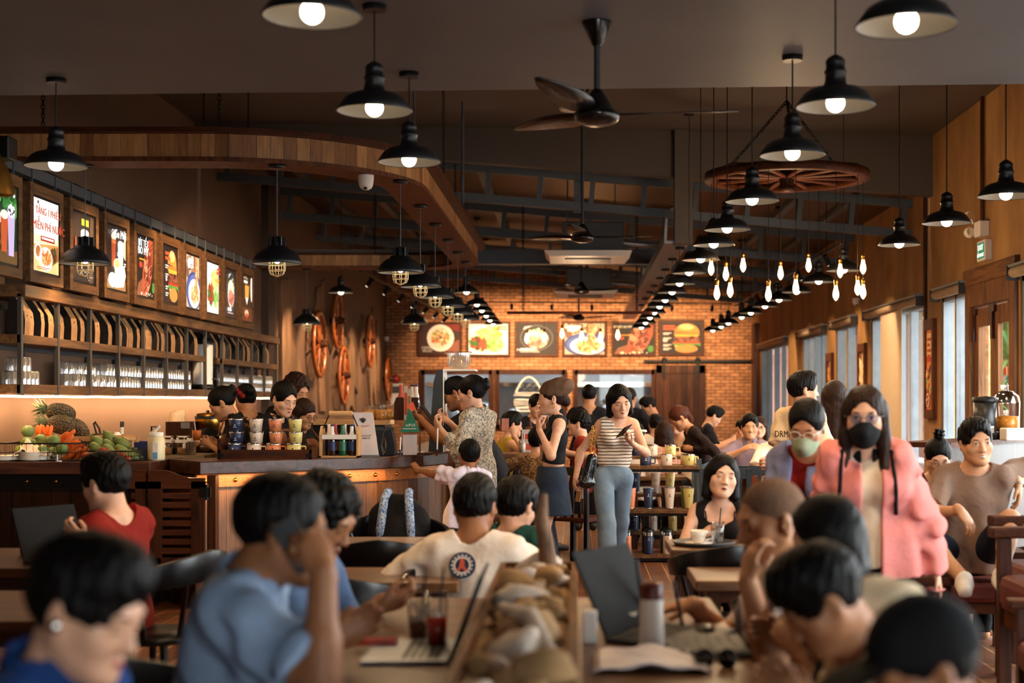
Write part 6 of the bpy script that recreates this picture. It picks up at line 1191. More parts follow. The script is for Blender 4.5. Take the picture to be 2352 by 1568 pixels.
class Person:
 """all joints in world space. yaw: facing angle (-90 = towards the viewer). rel() gives forward/left/up offsets"""
 def __init__(s,label,pos,H,yaw,seat=None,lean=0.,side=0.,twist=0.,head=(0,0,0),w=1.0,fem=False,vx=.008,sk='skin_tan',hs=1.0,neckf=0.,curve=0.):
  s.H,s.w,s.fem,s.vx,s.sk=H,w,fem,vx*LODV,M[sk];a=radians(yaw);s.f=np.array([cos(a),sin(a),0]);s.l=np.array([-sin(a),cos(a),0]);s.u=np.array([0,0,1.])
  s.root=thing('person',label,'person',(pos[0],pos[1],0),0);x,y=pos;zp=.53*H if seat is None else seat+.075
  s.pel=np.array([x,y,zp]);le,sd=radians(lean),radians(side)
  up=rot(rot(s.u,s.l,le),s.f,sd);s.up0=rot(rot(s.u,s.l,le*(1-curve)),s.f,sd);s.up1=rot(rot(s.u,s.l,le*(1+curve)),s.f,sd)
  s.waist=s.pel+s.up0*.085*H;s.chest=s.waist+up*.10*H;s.neck=s.chest+s.up1*.098*H;s.up=s.up1
  tl=rot(s.l,s.up1,radians(twist));s.tl=tl;s.tf=nrm(np.cross(tl,s.up1))
  sw=(.084 if fem else .097)*H;s.sh={k:s.neck-s.up1*.026*H+tl*(sg*sw) for k,sg in(('L',1),('R',-1))};s.hip={k:s.pel+s.l*(sg*.052*H)-s.u*.01*H for k,sg in(('L',1),('R',-1))}
  hy,hp,hr=(radians(v) for v in head);hf=rot(s.tf*0+nrm(s.f if abs(lean)<60 else s.f),s.u,hy);hl_=np.cross(s.u,hf);hf=rot(hf,hl_,hp);hu=nrm(np.cross(hf,hl_));hl_,hu=rot(hl_,hf,hr),rot(hu,hf,hr)
  s.hf,s.hL,s.hu=hf,hl_,hu;s.hs=hs*(H/1.68 if H>1.4 else .93+.07*(H/1.4));s.hb=s.neck+s.up1*.045*H+s.f*(.02+neckf)*H
  s.hc=s.hb+hu*.075*s.hs+hf*.02*s.hs;s.P={};s.hands=[];s.arm_={};s.leg_={};s.fl=None
 def rel(s,o,f=0,l=0,u=0):return np.array(o)+s.f*f+s.l*l+s.u*u
 def hd(s,x,y,z):return s.hc+(s.hL*x+s.hf*y+s.hu*z)*s.hs
 def at(s,px,py,D):return np.array(P(px,py,D))
 def arm(s,k,hand=None,pole=None,pose='relax',palm=None,fdir=None):
  """hand: wrist target in world; default hangs down"""
  H=s.H;a=s.sh[k];sg=1 if k=='L' else-1
  if hand is None:hand=a+s.l*(sg*.06*H)+s.f*.03*H-s.u*.315*H
  if pole is None:pole=-s.f*.6+s.l*(sg*.5)-s.u*.3
  e,w=ik(a,hand,.172*H,.152*H,pole);s.arm_[k]=(a,e,w);fd=nrm(w-e) if fdir is None else nrm(fdir);pn=-s.l*sg if palm is None else np.array(palm,float);pn=nrm(pn-fd*(pn@fd));s.hands.append((k,w,fd,pn,pose));return s
 def leg(s,k,foot=None,pole=None,toe=None):
  H=s.H
  if foot is None:foot=np.array([s.hip[k][0],s.hip[k][1],.045*H])
  kn,an=ik(s.hip[k],foot,.245*H,.24*H,s.f if pole is None else pole);s.leg_[k]=(s.hip[k],kn,an,nrm(s.f if toe is None else toe));return s
 def sit(s,fwd=.46,spread=.1,h=None):
  for k,sg in(('L',1),('R',-1)):s.leg(k,s.pel+s.f*fwd*s.H*.58+s.l*sg*(spread*s.H*.5)+s.u*(.05*s.H-s.pel[2]),s.f+s.u*.8)
  return s
 def stand(s,spread=.05):
  for k,sg in(('L',1),('R',-1)):s.leg(k,np.array([*(s.pel+s.l*sg*spread*s.H)[:2],.045*s.H]))
  return s
 # ---- fields
 def bounds(s,pts,pad):A=np.array(pts);return A.min(0)-pad,A.max(0)+pad
 def torso(s,F,g=0.,hips=True):
  H,w=s.H,s.w;fl=(s.tf,.72);fe=s.fem;wl=s.w if s.w>1 else 1
  c=lambda p,q,a,b,k=.05:F.cone(p,q,a*H*w+g,b*H*w+g,k,'+',fl)
  t=s.tl;cr=.060 if fe else .066;c(s.chest+t*.036*H,s.chest-t*.036*H,cr,cr);up=s.neck-s.up1*.05*H;c(up+t*.055*H,up-t*.055*H,.046,.046);c(s.waist+t*.026*H,s.waist-t*.026*H,.056 if fe else .062,.056 if fe else .062)
  c(s.chest,s.waist,.068,.062);sh=.031*H*w+g
  F.cone(s.sh['L']-t*.012*H-s.up1*.004*H,s.neck+t*.02*H,sh,.026*H*w+g,.04);F.cone(s.sh['R']+t*.012*H-s.up1*.004*H,s.neck-t*.02*H,sh,.026*H*w+g,.04)
  if fe:
   for sg in(1,-1):F.ell(s.chest+t*sg*.042*H+s.tf*.042*H-s.up1*.0*H,[t,s.tf,s.up1],np.array([.036,.036,.038])*H*w+g,.03)
  if hips:r=(.046 if fe else .046)*H*w+g;F.cone(s.hip['L'],s.hip['R'],r,r,.03,'+',(s.f,.95));c(s.waist,s.pel,.062,.064,.04)
 def body(s):
  H,w=s.H,s.w;pts=[s.hc+s.hu*.15*s.hs,s.hc-s.hf*.13,s.hc+s.hf*.13,s.pel,s.neck]+[p for v in s.arm_.values() for p in v]+[p for v in s.leg_.values() for p in v[:3]]+[h[1]+h[2]*.12*H for h in s.hands]+[v[2]+v[3]*.15*H for v in s.leg_.values()]+[v[2]-s.u*.05*H for v in s.leg_.values()]
  lo,hi=s.bounds(pts,.13*H);F=Field(lo,hi,s.vx);s.torso(F)
  for k,(h,kn,an,toe) in s.leg_.items():
   F.cone(h,kn,.045*H*w,.034*H*w,.03);F.cone(kn,an,.034*H*w,.021*H*w,.02);F.cone(kn+(an-kn)*.1-toe*.012*H,kn+(an-kn)*.5-toe*.008*H,.026*H*w,.026*H*w,.03);F.cone(an-s.u*.02*H-toe*.01*H,an-s.u*.03*H+toe*.085*H,.022*H,.016*H,.02)
  for k,(a,e,wr) in s.arm_.items():th=(.85 if s.fem else 1)*w;F.cone(a,e,.0285*H*th,.0235*H*th,.025);F.cone(e,wr,.0235*H*th,.0155*H*th,.015);F.cone(e,e+(wr-e)*.35,.023*H*th,.0235*H*th,.02)
  for h in s.hands:s.hand(F,*h)
  s.neckskin(F);s.face(F)
  o0,hs=s.hc,s.hs;R=np.stack([s.hL,s.hf,s.hu])
  def hl(V):q=((V-o0)@R.T)/hs;q[(np.abs(q)>.16).any(1)]=5;return q
  s.bodyo=fmesh('body',F,s.sk,s.root,hl,smooth_it=1);return s
 def neckskin(s,F,g=0.):
  H=s.H;rn=(.029 if s.fem else .035)*H*(s.w*.5+.5);F.cone(s.neck-s.up1*.03*H,s.hd(0,-.018,-.05),rn*1.12+g,rn+g,.03)
 def hand(s,F,k,w,d,n,pose):
  h=s.H/1.68*(.92 if s.fem else 1.02);sg=1 if k=='L' else-1;t=nrm(np.cross(n,d))*sg*1.0
  # t points to the thumb side
  t=np.cross(d,n)*(-1 if k=='L' else 1);cu=CURL[pose];pc=w+d*.045*h
  F.ell(pc,[d,t,n],np.array([.052,.040,.0165])*h,.012);F.cone(w-d*.02*h,w+d*.03*h,.024*h,.024*h,.015,'+',(n,.75))
  for i,(o,L) in enumerate(((.030,.072),(.0105,.080),(-.0095,.075),(-.028,.060))):
   b=w+d*(.083-.004*abs(i-1))*h+t*o*h;dd=rot(d,t,0);ax=np.cross(d,n);c1=cu[0]*(1+.05*i);r=.0088*h if i<3 else .0078*h
   d1=d*cos(c1)+n*sin(c1);d2=d*cos(c1+cu[1])+n*sin(c1+cu[1]);d3=d*cos(c1+cu[1]+cu[2])+n*sin(c1+cu[1]+cu[2]);spread=t*(.06*(1.5-i))
   d1=nrm(d1+spread);p1=b+d1*L*.5*h;p2=p1+d2*L*.3*h;p3=p2+d3*L*.24*h;F.cone(b-d*.012*h,p1,r*1.05,r,.006);F.cone(p1,p2,r,r*.94,.003);F.cone(p2,p3,r*.94,r*.82,.003)
  tb=w+d*.022*h+t*.024*h;q=.35 if pose in('flat','relax') else .8;td=nrm(d*.62+t*(.62-.25*q)+n*(.2+.5*q));p1=tb+td*.042*h;td2=nrm(d*.85+t*.1+n*(.2+.45*q));p2=p1+td2*.032*h;F.cone(tb,p1,.0135*h,.0105*h,.01);F.cone(p1,p2,.0105*h,.0085*h,.004);return t
 def face(s,F):
  q=s.hs;A=[s.hL,s.hf,s.hu];e=lambda c,r,k=.02,op='+':F.ell(s.hd(*c),A,np.array(r)*q,k*q,op);c=lambda a,b,r1,r2,k=.012,op='+':F.cone(s.hd(*a),s.hd(*b),r1*q,r2*q,k*q,op)
  e((0,-.012,.03),(.073,.092,.084));e((0,.026,-.03),(.060,.062,.078),.03)
  for x in(1,-1):c((x*.05,-.0,-.045),(x*.016,.06,-.093),.021,.021,.03);e((x*.043,.05,-.026),(.022,.022,.022),.025)
  e((0,.072,-.097),(.017,.017,.015),.02);c((.034,.076,.018),(-.034,.076,.018),.012,.012,.02)
  for x in(1,-1):e((x*.031,.099,-.002),(.019,.014,.012),.014,'-');e((x*.031,.073,-.002),(.0145,.0145,.0125),.006)
  c((0,.082,.006),(0,.099,-.034),.0065,.0105,.01);e((0,.1,-.037),(.0108,.0095,.0085),.006)
  for x in(1,-1):e((x*.0115,.096,-.039),(.0075,.0085,.0065),.006)
  for dz,r,y in((-.0625,.0052,.0905),(-.0715,.006,.0895)):c((.013,y-.006,dz-.001),(0,y,dz),r*.7,r,.006);c((-.013,y-.006,dz-.001),(0,y,dz),r*.7,r,.006)
  for x in(1,-1):
   t=nrm(s.hf*.35-s.hL*x*-.0+s.hu*.0);F.ell(s.hd(x*.078,-.012,-.008),[nrm(s.hL*x-s.hf*.45),nrm(s.hf+s.hL*x*.45),s.hu],np.array([.0085,.019,.031])*q,.008*q);F.ell(s.hd(x*.086,-.004,-.006),[nrm(s.hL*x-s.hf*.45),nrm(s.hf+s.hL*x*.45),s.hu],np.array([.006,.010,.017])*q,.004*q,'-')
 # ---- hair and headwear
 def hair(s,style,mat='hair_black',vol=1.0,seed=1,fringe=.0,length=.25):
  q=s.hs;A=[s.hL,s.hf,s.hu];pts=[s.hd(0,0,.16),s.hd(.13,.13,0),s.hd(-.13,-.16,0),s.hd(0,-.1,-.2),s.hd(.1,-.1,-.1)]
  if style in('long','pony'):pts+=[s.hd(0,-.1,-.1)-s.u*length*q,s.hd(.1,-.02,-.1)-s.u*length*q,s.hd(-.1,-.02,-.1)-s.u*length*q]
  lo,hi=s.bounds(pts,.06);vx=s.vx*.85;F=Field(lo,hi,vx);e=lambda c,r,k=.02,op='+':F.ell(s.hd(*c),A,np.array(r)*q,k*q,op);c=lambda a,b,r1,r2,k=.02,op='+':F.cone(s.hd(*a),s.hd(*b),r1*q,r2*q,k*q,op)
  g=.011*vol
  if style in('short','crop','buzz','curly'):
   g={'short':.015,'crop':.011,'buzz':.003,'curly':.026}[style]*vol
   e((0,-.014,.032),(.073+g*.75,.092+g*.9,.084+g));
   if style=='short':e((0,.03,.085),(.062,.062,.038+.01*vol),.03)
   e((0,.115,-.046),(.066,.09,.118-fringe),.012,'-')
   for x in(1,-1):e((x*.085,.018,-.05),(.034,.05,.052),.01,'-');e((x*.09,-.012,-.012),(.026,.02,.036),.006,'-')
   F.clip(s.hd(0,-.06,-.075),-s.hu*.9-s.hf*.5+0*s.hu) if False else F.box(s.hd(0,0,-.17),A,np.array([.2,.2,.085])*q)
  else:
   e((0,-.014,.034),(.073+g,.092+g,.084+g));zb={'bob':-.098,'long':-.1,'bun':-.05,'pony':-.05,'tied':-.06}[style]
   if style in('bob','long'):
    for x in(1,-1):c((x*.062,-.02,.02),(x*.078,-.005,zb),.036,.027,.03);c((x*.045,-.06,.0),(x*.05,-.07,zb),.045,.035,.03)
    c((0,-.075,0),(0,-.075,zb),.05,.04,.03)
    if style=='long':
     d=-s.u*length*q
     for x,y,r in((.075,.0,.026),(-.075,.0,.026),(.05,-.07,.036),(-.05,-.07,.036),(0,-.08,.04)):p0=s.hd(x,y,zb+.02);p1=s.hd(x*1.1,y-.01,zb)+d*(1 if y<-.05 else .85)+s.f*(.02 if y>-.05 else-.03);F.cone(p0,p1,r*q,r*.7*q,.03*q)
    e((0,.12,-.046),(.056,.095,.124-fringe),.014,'-')
   else:
    e((0,.115,-.046),(.066,.09,.12-fringe),.014,'-')
    for x in(1,-1):e((x*.09,-.012,-.012),(.028,.022,.036),.006,'-');e((x*.08,.03,-.06),(.034,.045,.05),.01,'-')
    F.box(s.hd(0,0,-.165),A,np.array([.2,.2,.085])*q)
    if style=='bun':e((0,-.105,.045),(.045,.04,.042),.015);e((.02,-.125,.07),(.02,.02,.02),.01)
    if style=='tied':e((0,-.1,-.02),(.04,.035,.04),.02)
    if style=='pony':p0=s.hd(0,-.11,.03);p1=p0-s.f*.05-s.u*.1*q;p2=p1-s.u*length*q;F.cone(s.hd(0,-.09,.03),p0,.028*q,.024*q,.01);F.cone(p0,p1,.024*q,.03*q,.02);F.cone(p1,p2,.03*q,.012*q,.02)
  am={'curly':.006,'buzz':0,'short':.003,'crop':.0024}.get(style,.0013)
  if am:F.wrinkle(am*min(vol,1.1),165 if style!='curly' else 110,seed,(1,1,.35) if style not in('curly',) else(1,1,1))
  fmesh('hair',F,M[mat],s.root,smooth_it=1);return s
 # ---- clothes
 def top(s,mat,sleeve=.5,hem=.0,g=.012,neck=.055,name='shirt',vneck=0,neckdrop=.0,oneshoulder=False,hemr=0,open_=None,seed=3,wr=.0045,collar=None):
  """sleeve: 0 none .. 1 elbow .. 2 wrist; hem in metres below the pelvis (negative = cropped)"""
  H,w=s.H,s.w;pts=[s.neck+s.up1*.05,s.pel-s.u*(.08+max(hem,0))]+list(s.sh.values())+list(s.hip.values())+[p for v in s.arm_.values() for p in(v[:2] if sleeve<=1 else v)]
  lo,hi=s.bounds(pts,.1*H+g);F=Field(lo,hi,s.vx);s.torso(F,g)
  if hem>0:F.cone(s.pel,s.pel-s.up0*hem,.066*H*w+g,.072*H*w+g+hemr,.05,'+',(s.f,.78)) if True else 0;[F.cone(s.pel+s.l*sg*.046*H+s.up0*.03*H,s.pel+s.l*sg*.05*H-s.up0*hem,.055*H*w+g,.058*H*w+g+hemr,.05) for sg in(1,-1)]
  if wr:F.wrinkle(wr,32/H,seed,(1,1,.8))
  # hem and neck cuts act on the trunk before the sleeves are added
  F.clip(s.pel-s.up0*hem,-s.up0)
  for k,(a,e,wt) in s.arm_.items():
   if oneshoulder and k=='L':continue
   th=(.85 if s.fem else 1)*w;G=Field(*s.bounds([a,e,wt],.07*H+g+.03),s.vx);sl=min(sleeve,1.0)
   if sleeve>0:
    end=a+(e-a)*sl;G.cone(a,end+nrm(e-a)*.03,.0305*H*th+g*.9,.030*H*th+g*1.5+(.008 if sleeve<=1 else 0),.02)
    if sleeve>1:en=e+(wt-e)*(sleeve-1);G.cone(e,en+nrm(wt-e)*.02,.028*H*th+g*1.2,.019*H*th+g*1.1,.02);G.clip(en,nrm(wt-e),np.minimum(en,wt)-.06,np.maximum(en,wt)+.08)
    else:G.clip(end,nrm(e-a))
    if wr:G.wrinkle(wr*1.3,46/H,seed+5,(1,1,1.3))
    r=F.sub(G.lo,G.lo+(G.n-1)*G.vx,0);
    # resample by nearest aligned voxels: G shares the spacing of F
    off=np.round((G.lo-F.lo)/F.vx).astype(int);a0=np.maximum(off,0);b0=np.minimum(off+G.n,F.n)
    if(b0>a0).all():dst=tuple(slice(a0[i],b0[i]) for i in range(3));src=tuple(slice(a0[i]-off[i],b0[i]-off[i]) for i in range(3));F.d[dst]=smin(F.d[dst],G.d[src],.02)
   elif not oneshoulder or k=='R':F.ell(a+s.tl*(.045*H if k=='L' else-.045*H),[s.tl,s.tf,s.up1],np.array([.045,.075,.085])*H,.008,'-')
  rn=(.029 if s.fem else .035)*H;nb=s.neck+s.tf*.012*H
  F.ell(nb+s.up1*(.02*H-neckdrop),[s.tl,s.tf,s.up1],np.array([neck*H*.95,neck*H*1.05,neck*H*.9]),.006,'-')
  if vneck:F.cone(nb+s.tf*.05*H,nb+s.tf*.09*H-s.up1*vneck,neck*H*.7,.006,.004,'-')
  if oneshoulder:F.box(s.sh['L']+s.up1*(.055*H),[s.tl,s.tf,nrm(s.up1+s.tl*.0)],np.array([.11,.2,.08])*H,.01);F.ell(s.sh['L']+s.tl*.05*H,[s.tl,s.tf,s.up1],np.array([.06,.09,.07])*H,.008,'-')
  if open_:F.box(s.chest+s.tf*.16*H-s.up1*.02*H,[s.tl,s.tf,s.up1],np.array([open_,.16*H,.4*H]),.008)
  fmesh(name,F,M[mat],s.root);s.lastF=F
  if collar:
   K=Field(*s.bounds([s.neck],.14*H),s.vx);b=s.neck-s.up1*.012*H;K.cone(b,b+s.up1*.03*H+s.f*.004,rn*1.5+g*.5,rn*1.28+g*.4,.01);K.cone(b-s.up1*.03,b+s.up1*.09*H,rn*1.25,rn*1.15,.004,'-');K.box(b+s.tf*.09*H,[s.tl,s.tf,s.up1],np.array([.02,.08*H,.1*H]),.004);fmesh('collar',K,M[collar],s.root)
  return s
 def trousers(s,mat,g=.012,flare=0.,length=1.0,name='trousers',rise=.05):
  H,w=s.H,s.w;pts=[s.pel+s.u*.1*H]+[p for v in s.leg_.values() for p in v[:3]]+list(s.hip.values());lo,hi=s.bounds(pts,.1*H+g);F=Field(lo,hi,s.vx);r=(.047 if s.fem else .047)*H*w+g;F.cone(s.hip['L'],s.hip['R'],r,r,.02,'+',(s.f,.95));F.cone(s.waist,s.pel,.061*H*w+g,.065*H*w+g,.04,'+',(s.f,.76));F.clip(s.pel+s.up0*rise*H,s.up0)
  for k,(h,kn,an,toe) in s.leg_.items():
   L=length;F.cone(h,kn if L>.5 else h+(kn-h)*L*2,.047*H*w+g,(.037+.2*flare)*H*w+g,.03)
   if L>.5:en=kn+(an-kn)*min(1,(L-.5)*2);F.cone(kn,en+nrm(an-kn)*.02,(.037+.2*flare)*H*w+g,(.026+flare)*H+g,.03);F.clip(en+nrm(an-kn)*.015,nrm(an-kn),np.minimum(en,an)-.12,np.maximum(en,an)+.12)
   else:en=h+(kn-h)*L*2;F.clip(en,nrm(kn-h),np.minimum(en,kn)-.1,np.maximum(en,kn)+.1)
  F.wrinkle(.004,26/H,9,(1,1,.6));fmesh(name,F,M[mat],s.root);return s
 def skirt(s,mat,length=.3,g=.012,hem=.1):
  H,w=s.H,s.w;a=s.pel+s.u*.055*H;b=s.pel-s.u*length;F=Field(*s.bounds([a,b],.2*H),s.vx);r0=.05*H*w+g
  for sg in(1,-1):F.cone(a+s.l*sg*.03*H,b+s.l*sg*.045*H,r0,.062*H*w+hem*.5,.06)
  F.cone(s.hip['L'],s.hip['R'],.053*H*w+g,.053*H*w+g,.04);F.wrinkle(.006,38/H,4,(1,1,.12));F.clip(b,-s.u);F.clip(a,s.u);fmesh('skirt',F,M[mat],s.root);return s
 def shoes(s,mat='shoe_dark',sole='white_plastic'):
  H=s.H
  for k,(h,kn,an,toe) in s.leg_.items():
   F=Field(*s.bounds([an+toe*.12*H,an-toe*.05*H,an-s.u*.05*H],.05*H),s.vx*.8);F.cone(an-s.u*.018*H-toe*.012*H,an-s.u*.027*H+toe*.088*H,.028*H,.022*H,.02);F.cone(an,an-s.u*.02*H,.026*H,.026*H,.02);F.clip(np.array([an[0],an[1],an[2]-.042*H]),(0,0,-1));fmesh('shoe',F,M[mat],s.root)
  return s
 def apron(s,mat='apron_brown'):
  H=s.H;F=Field(*s.bounds([s.neck,s.pel-s.u*.35*H],.16*H),s.vx);s.torso(F,.02);F.cone(s.pel,s.pel-s.u*.2*H,.08*H,.085*H,.04,'+',(s.f,.8));F.box(s.chest+s.tf*.12*H+s.up1*.145*H,[s.tl,s.tf,s.up1],np.array([.3,.3,.1])*H);F.box(s.chest-s.tf*.13*H,[s.tl,s.tf,s.up1],np.array([.3*H,.15*H,.6*H]));
  for sg in(1,-1):F.box(s.chest+s.tl*sg*.17*H,[s.tl,s.tf,s.up1],np.array([.09*H,.4*H,.6*H]))
  fmesh('apron',F,M[mat],s.root)
  for sg in(1,-1):MB().tube([Vector(s.chest+s.tl*sg*.06*H+s.tf*.09*H+s.up1*.04*H),Vector(s.neck+s.tl*sg*.05*H+s.tf*.045*H+s.up1*.012*H),Vector(s.neck+s.tl*sg*.03*H-s.tf*.05*H)],.008,6).build('apron_strap',M[mat],s.root)
  return s
 def glasses(s,mat='black_iron',r=.021,tint=None):
  q=s.hs;mb=MB()
  for x in(1,-1):mb.tube([Vector(s.hd(x*.032+r*cos(a),.101-.004*abs(cos(a)),-.004+r*.85*sin(a))) for a in(2*pi*k/16 for k in range(16))],.0016*q,5,True);mb.tube([Vector(s.hd(x*(.032+r),.097,.002)),Vector(s.hd(x*.079,.05,.004)),Vector(s.hd(x*.082,-.01,.004))],.0016*q,5)
  mb.tube([Vector(s.hd(.011,.102,0)),Vector(s.hd(-.011,.102,0))],.0016*q,5);g=mb.build('glasses',M[mat],s.root)
  for x in(1,-1):MB().poly([Vector(s.hd(x*.032+r*.95*cos(a)*x,.1,-.004+r*.8*sin(a))) for a in(2*pi*k/16 for k in range(16))]).build('lens',M['lens_blue_reflection'] if tint else M['clear_glass'],g)
  return s
 def mask(s,mat):
  q=s.hs;A=[s.hL,s.hf,s.hu];F=Field(*s.bounds([s.hd(0,.06,-.05)],.12*q),s.vx*.8);F.ell(s.hd(0,.03,-.062),A,np.array([.066,.075,.062])*q,.02);F.cone(s.hd(0,.09,-.03),s.hd(0,.1,-.06),.02*q,.022*q,.03);F.ell(s.hd(0,.05,-.1),A,np.array([.036,.045,.03])*q,.03);F.box(s.hd(0,-.06,-.06),A,np.array([.2,.075,.2])*q);F.clip(s.hd(0,.1,-.016),nrm(s.hu*1.0-s.hf*.1));fm=fmesh('face_mask',F,M[mat],s.root)
  for x in(1,-1):MB().tube([Vector(s.hd(x*.062,.03,-.035)),Vector(s.hd(x*.08,.0,-.01)),Vector(s.hd(x*.084,-.02,.008))],.0018*q,5).build('ear_loop',M[mat],fm)
  return s
 def cap(s,kind,mat):
  q=s.hs;A=[s.hL,s.hf,s.hu];F=Field(*s.bounds([s.hd(0,0,.08)],.26*q),s.vx*.8)
  if kind=='beret':
   F.ell(s.hd(0,-.035,.075),[s.hL,nrm(s.hf-s.hu*.25),nrm(s.hu+s.hf*.25)],np.array([.102,.13,.074])*q,.02);F.ell(s.hd(0,-.02,.04),[s.hL,nrm(s.hf-s.hu*.2),nrm(s.hu+s.hf*.2)],np.array([.086,.11,.04])*q,.02)
   F.ell(s.hd(0,-.012,-.03),A,np.array([.078,.098,.075])*q,.006,'-');F.clip(s.hd(0,.06,.028),nrm(-s.hu+s.hf*.28)*1.0);F.wrinkle(.003,40,2)
  else:
   F.ell(s.hd(0,-.012,.038),A,np.array([.085,.106,.096])*q,.01);F.clip(s.hd(0,0,.018),nrm(-s.hu+s.hf*.06));F.ell(s.hd(0,-.012,-.02),A,np.array([.078,.098,.07])*q,.004,'-')
   F.ell(s.hd(0,.12,.028),[s.hL,nrm(s.hf-s.hu*.12),nrm(s.hu+s.hf*.12)],np.array([.075,.082,.008])*q,.006)
   F.ell(s.hd(0,-.012,.134),A,np.array([.008,.008,.006])*q,.004)
  fmesh('hat',F,M[mat],s.root);return s
 def surf(s,q,d,out=.004):
  """the point where a ray from outside meets the last garment"""
  Fd=s.lastF;q,d=np.array(q,float),nrm(d);st=q+d*.3
  for k in range(120):
   i=np.round((st-Fd.lo)/Fd.vx).astype(int)
   if(i>=0).all() and(i<Fd.n).all() and Fd.d[tuple(i)]<.002:break
   st=st-d*.004
  return st+d*out
 def tubep(s,name,pts,r,mat,label=None):MB().tube([Vector(p) for p in pts],r,8).build(name,M[mat],s.root,label=label);return s
for a_ in(('tee_red','7d1a10'),('polo_blue','7d8fa8'),('knit_navy','4f6a90'),('tee_white','e3d3c2'),('school_white','ded4e4'),('tee_teal','1c463f'),('black_shirt','15141a'),('black_matte','121012'),('denim','73889a'),('denim_dark','26303f'),('pink_jacket','d9837c'),('blue_jacket','6f7391'),('tan_tee','7d6455'),('cream_tee','d9bd96'),('hoodie_cream','d8c3a2'),('royal_blue','1c3a70'),('pale_shirt','c9bdb6'),('pink_blouse','d78f7a'),('yellow_top','b59a2c'),('red_shirt','7a1f16'),('violet_shirt','83707a'),('orange_shirt','c2481e'),('beige_shirt','b89a78'),('apron_brown','70452a'),('beret_brown','5f4735'),('mask_green','9aa98c'),('mask_black','121214'),('shorts_navy','1a1f2c'),('cap_black','0c0c0e'),('inner_red','7a1512'),('inner_beige','cdb498'),('orange_tan','b5752e')):cloth(*a_)
cloth('floral_shirt','716e68',kind='blot',col2='c4b8a4',sc=1.5);cloth('stripe_tee','e3d2c0',kind='stripe_z',col2='2a2422',sc=.0265,bump=.15);cloth('floral_beige','b5926a',kind='blot',col2='6a4c34',sc=1.2);cloth('lace_black','120e0f',kind='blot',col2='2a1712',sc=2.2);cloth('stripe_shirt','cfc4bd',kind='stripe_x',col2='6a6672',sc=.05)
plain('shoe_dark','1a1614',.5);plain('shoe_white','d9d2c8',.5);glassy('lens_blue_reflection',(.6,.7,1),3.5)  # blue tint stands in for blue reflections on clear lenses
# ------------------------------------------------------------------ the people, placed at their measured distances
def X_(px,D):return(px-CX)/F*D
def A(px,py,D):return np.array(P(px,py,D))
def person(label,px,D,H,yaw,head_at=None,**k):
 """px: column of the pelvis; head_at=(px, py): where the head centre must land (adds lean and side bend)"""
 p=Person(label,(X_(px,D),D),H,yaw,**k)
 if head_at is not None:
  for _ in range(8):
   tgt=A(*head_at);e=tgt-p.hc;k=dict(k);k['lean']=k.get('lean',0)+degrees_(e@p.f,.52*H);k['side']=k.get('side',0)-degrees_(e@p.l,.52*H) if abs(e@p.l)>.004 else k.get('side',0)
   dz=e[2];bpy.data.objects.remove(p.root)
   if k.get('seat') is not None:k['seat']=k['seat']+dz
   else:H=H+dz*.9
   p=Person(label,(X_(px,D),D),H,yaw,**k)
 return p
def degrees_(a,b):return math.degrees(math.atan2(a,b))
# --- queue at the bar
p=person('woman in long floral shirt with clipped up hair, holding a phone at the bar',1093,11.6,1.66,148,(1083,902,11.5),fem=True,sk='skin_fair',head=(18,8,0),vx=.006,hs=1.1)
p.arm('L',A(1012,985,11.35),pose='hold',palm=(-.2,.5,.8),fdir=(-.6,.3,.75),pole=(.3,-.6,-1)).arm('R',A(1030,968,11.7),pose='hold',palm=(-.2,-.5,.8),fdir=(-.8,-.1,.5),pole=(.5,.5,-1)).stand().body().hair('bun').top('floral_shirt',1.65,.30,g=.02,hemr=.03,neck=.05,collar='floral_shirt',wr=.006).trousers('black_matte').shoes()
MB().box(-.03,.03,-.003,.003,-.05,.05).build('back_patch',M['pink_blouse'],p.root,local=True).location=Vector(p.chest+p.up1*.06*p.H-p.tf*.112*p.H+p.tl*-.06*p.H)-org(p.root)
FL8=p
p=person('man in black tee leaning at the bar behind the floral shirt woman',1128,12.3,1.72,172,(1046,903,12.2),sk='skin_deep',head=(0,22,0),vx=.0065,hs=1.08)
p.arm('L',A(962,958,12.0),pose='grip',palm=(0,.3,.9),fdir=(-.9,0,.4),pole=(.2,-.3,-1)).arm('R',A(985,960,12.45),pose='hold',pole=(.2,.4,-1)).stand().body().hair('crop').top('black_shirt',.75,.12,neck=.055).trousers('black_matte').shoes()
c=A(945,935,11.95);t=thing('loyalty_card','red card held up by the man in black tee at the bar','card',c);MB().prism([(-.03,-.035),(.03,-.035),(.03,.035),(-.03,.035)],c,(.85,0,.5),(-.4,.2,.9),(0,1,0),.003).build('card',M['red_print'],t)
p=person('boy in white school shirt reaching up to the bar top',1066,10.9,1.24,112,(1078,1045,10.95),sk='skin_deep',vx=.0065,hs=1.04,w=1.05)
p.arm('L',A(942,1076,11.12),pose='hold',palm=(0,.4,-.9),fdir=(-.5,.4,.75),pole=(-.2,-.3,-1)).arm('R').stand(.06).body().hair('crop',vol=.9).top('school_white',.75,.1,g=.02,collar='school_white',wr=.006).trousers('shorts_navy',length=.5).shoes()
p=person('woman in brown beret and black sleeveless top, hand near her mouth',1268,11.3,1.62,186,(1268,915,11.25),fem=True,sk='skin_fair',head=(-4,0,0),vx=.0055,hs=1.1)
p.arm('L',A(1238,985,11.1),pose='pinch',palm=(.9,.3,.1),fdir=(-.12,0,1),pole=(-.4,-.6,-1)).arm('R',A(1246,975,11.45),pose='hold',pole=(-.3,.3,-1)).stand(.05).body().hair('tied','hair_brown').top('black_shirt',0,-.125,g=.009,neck=.05,wr=.003).skirt('denim_dark',.29,.012,.09).shoes('shoe_white').cap('beret','beret_brown')
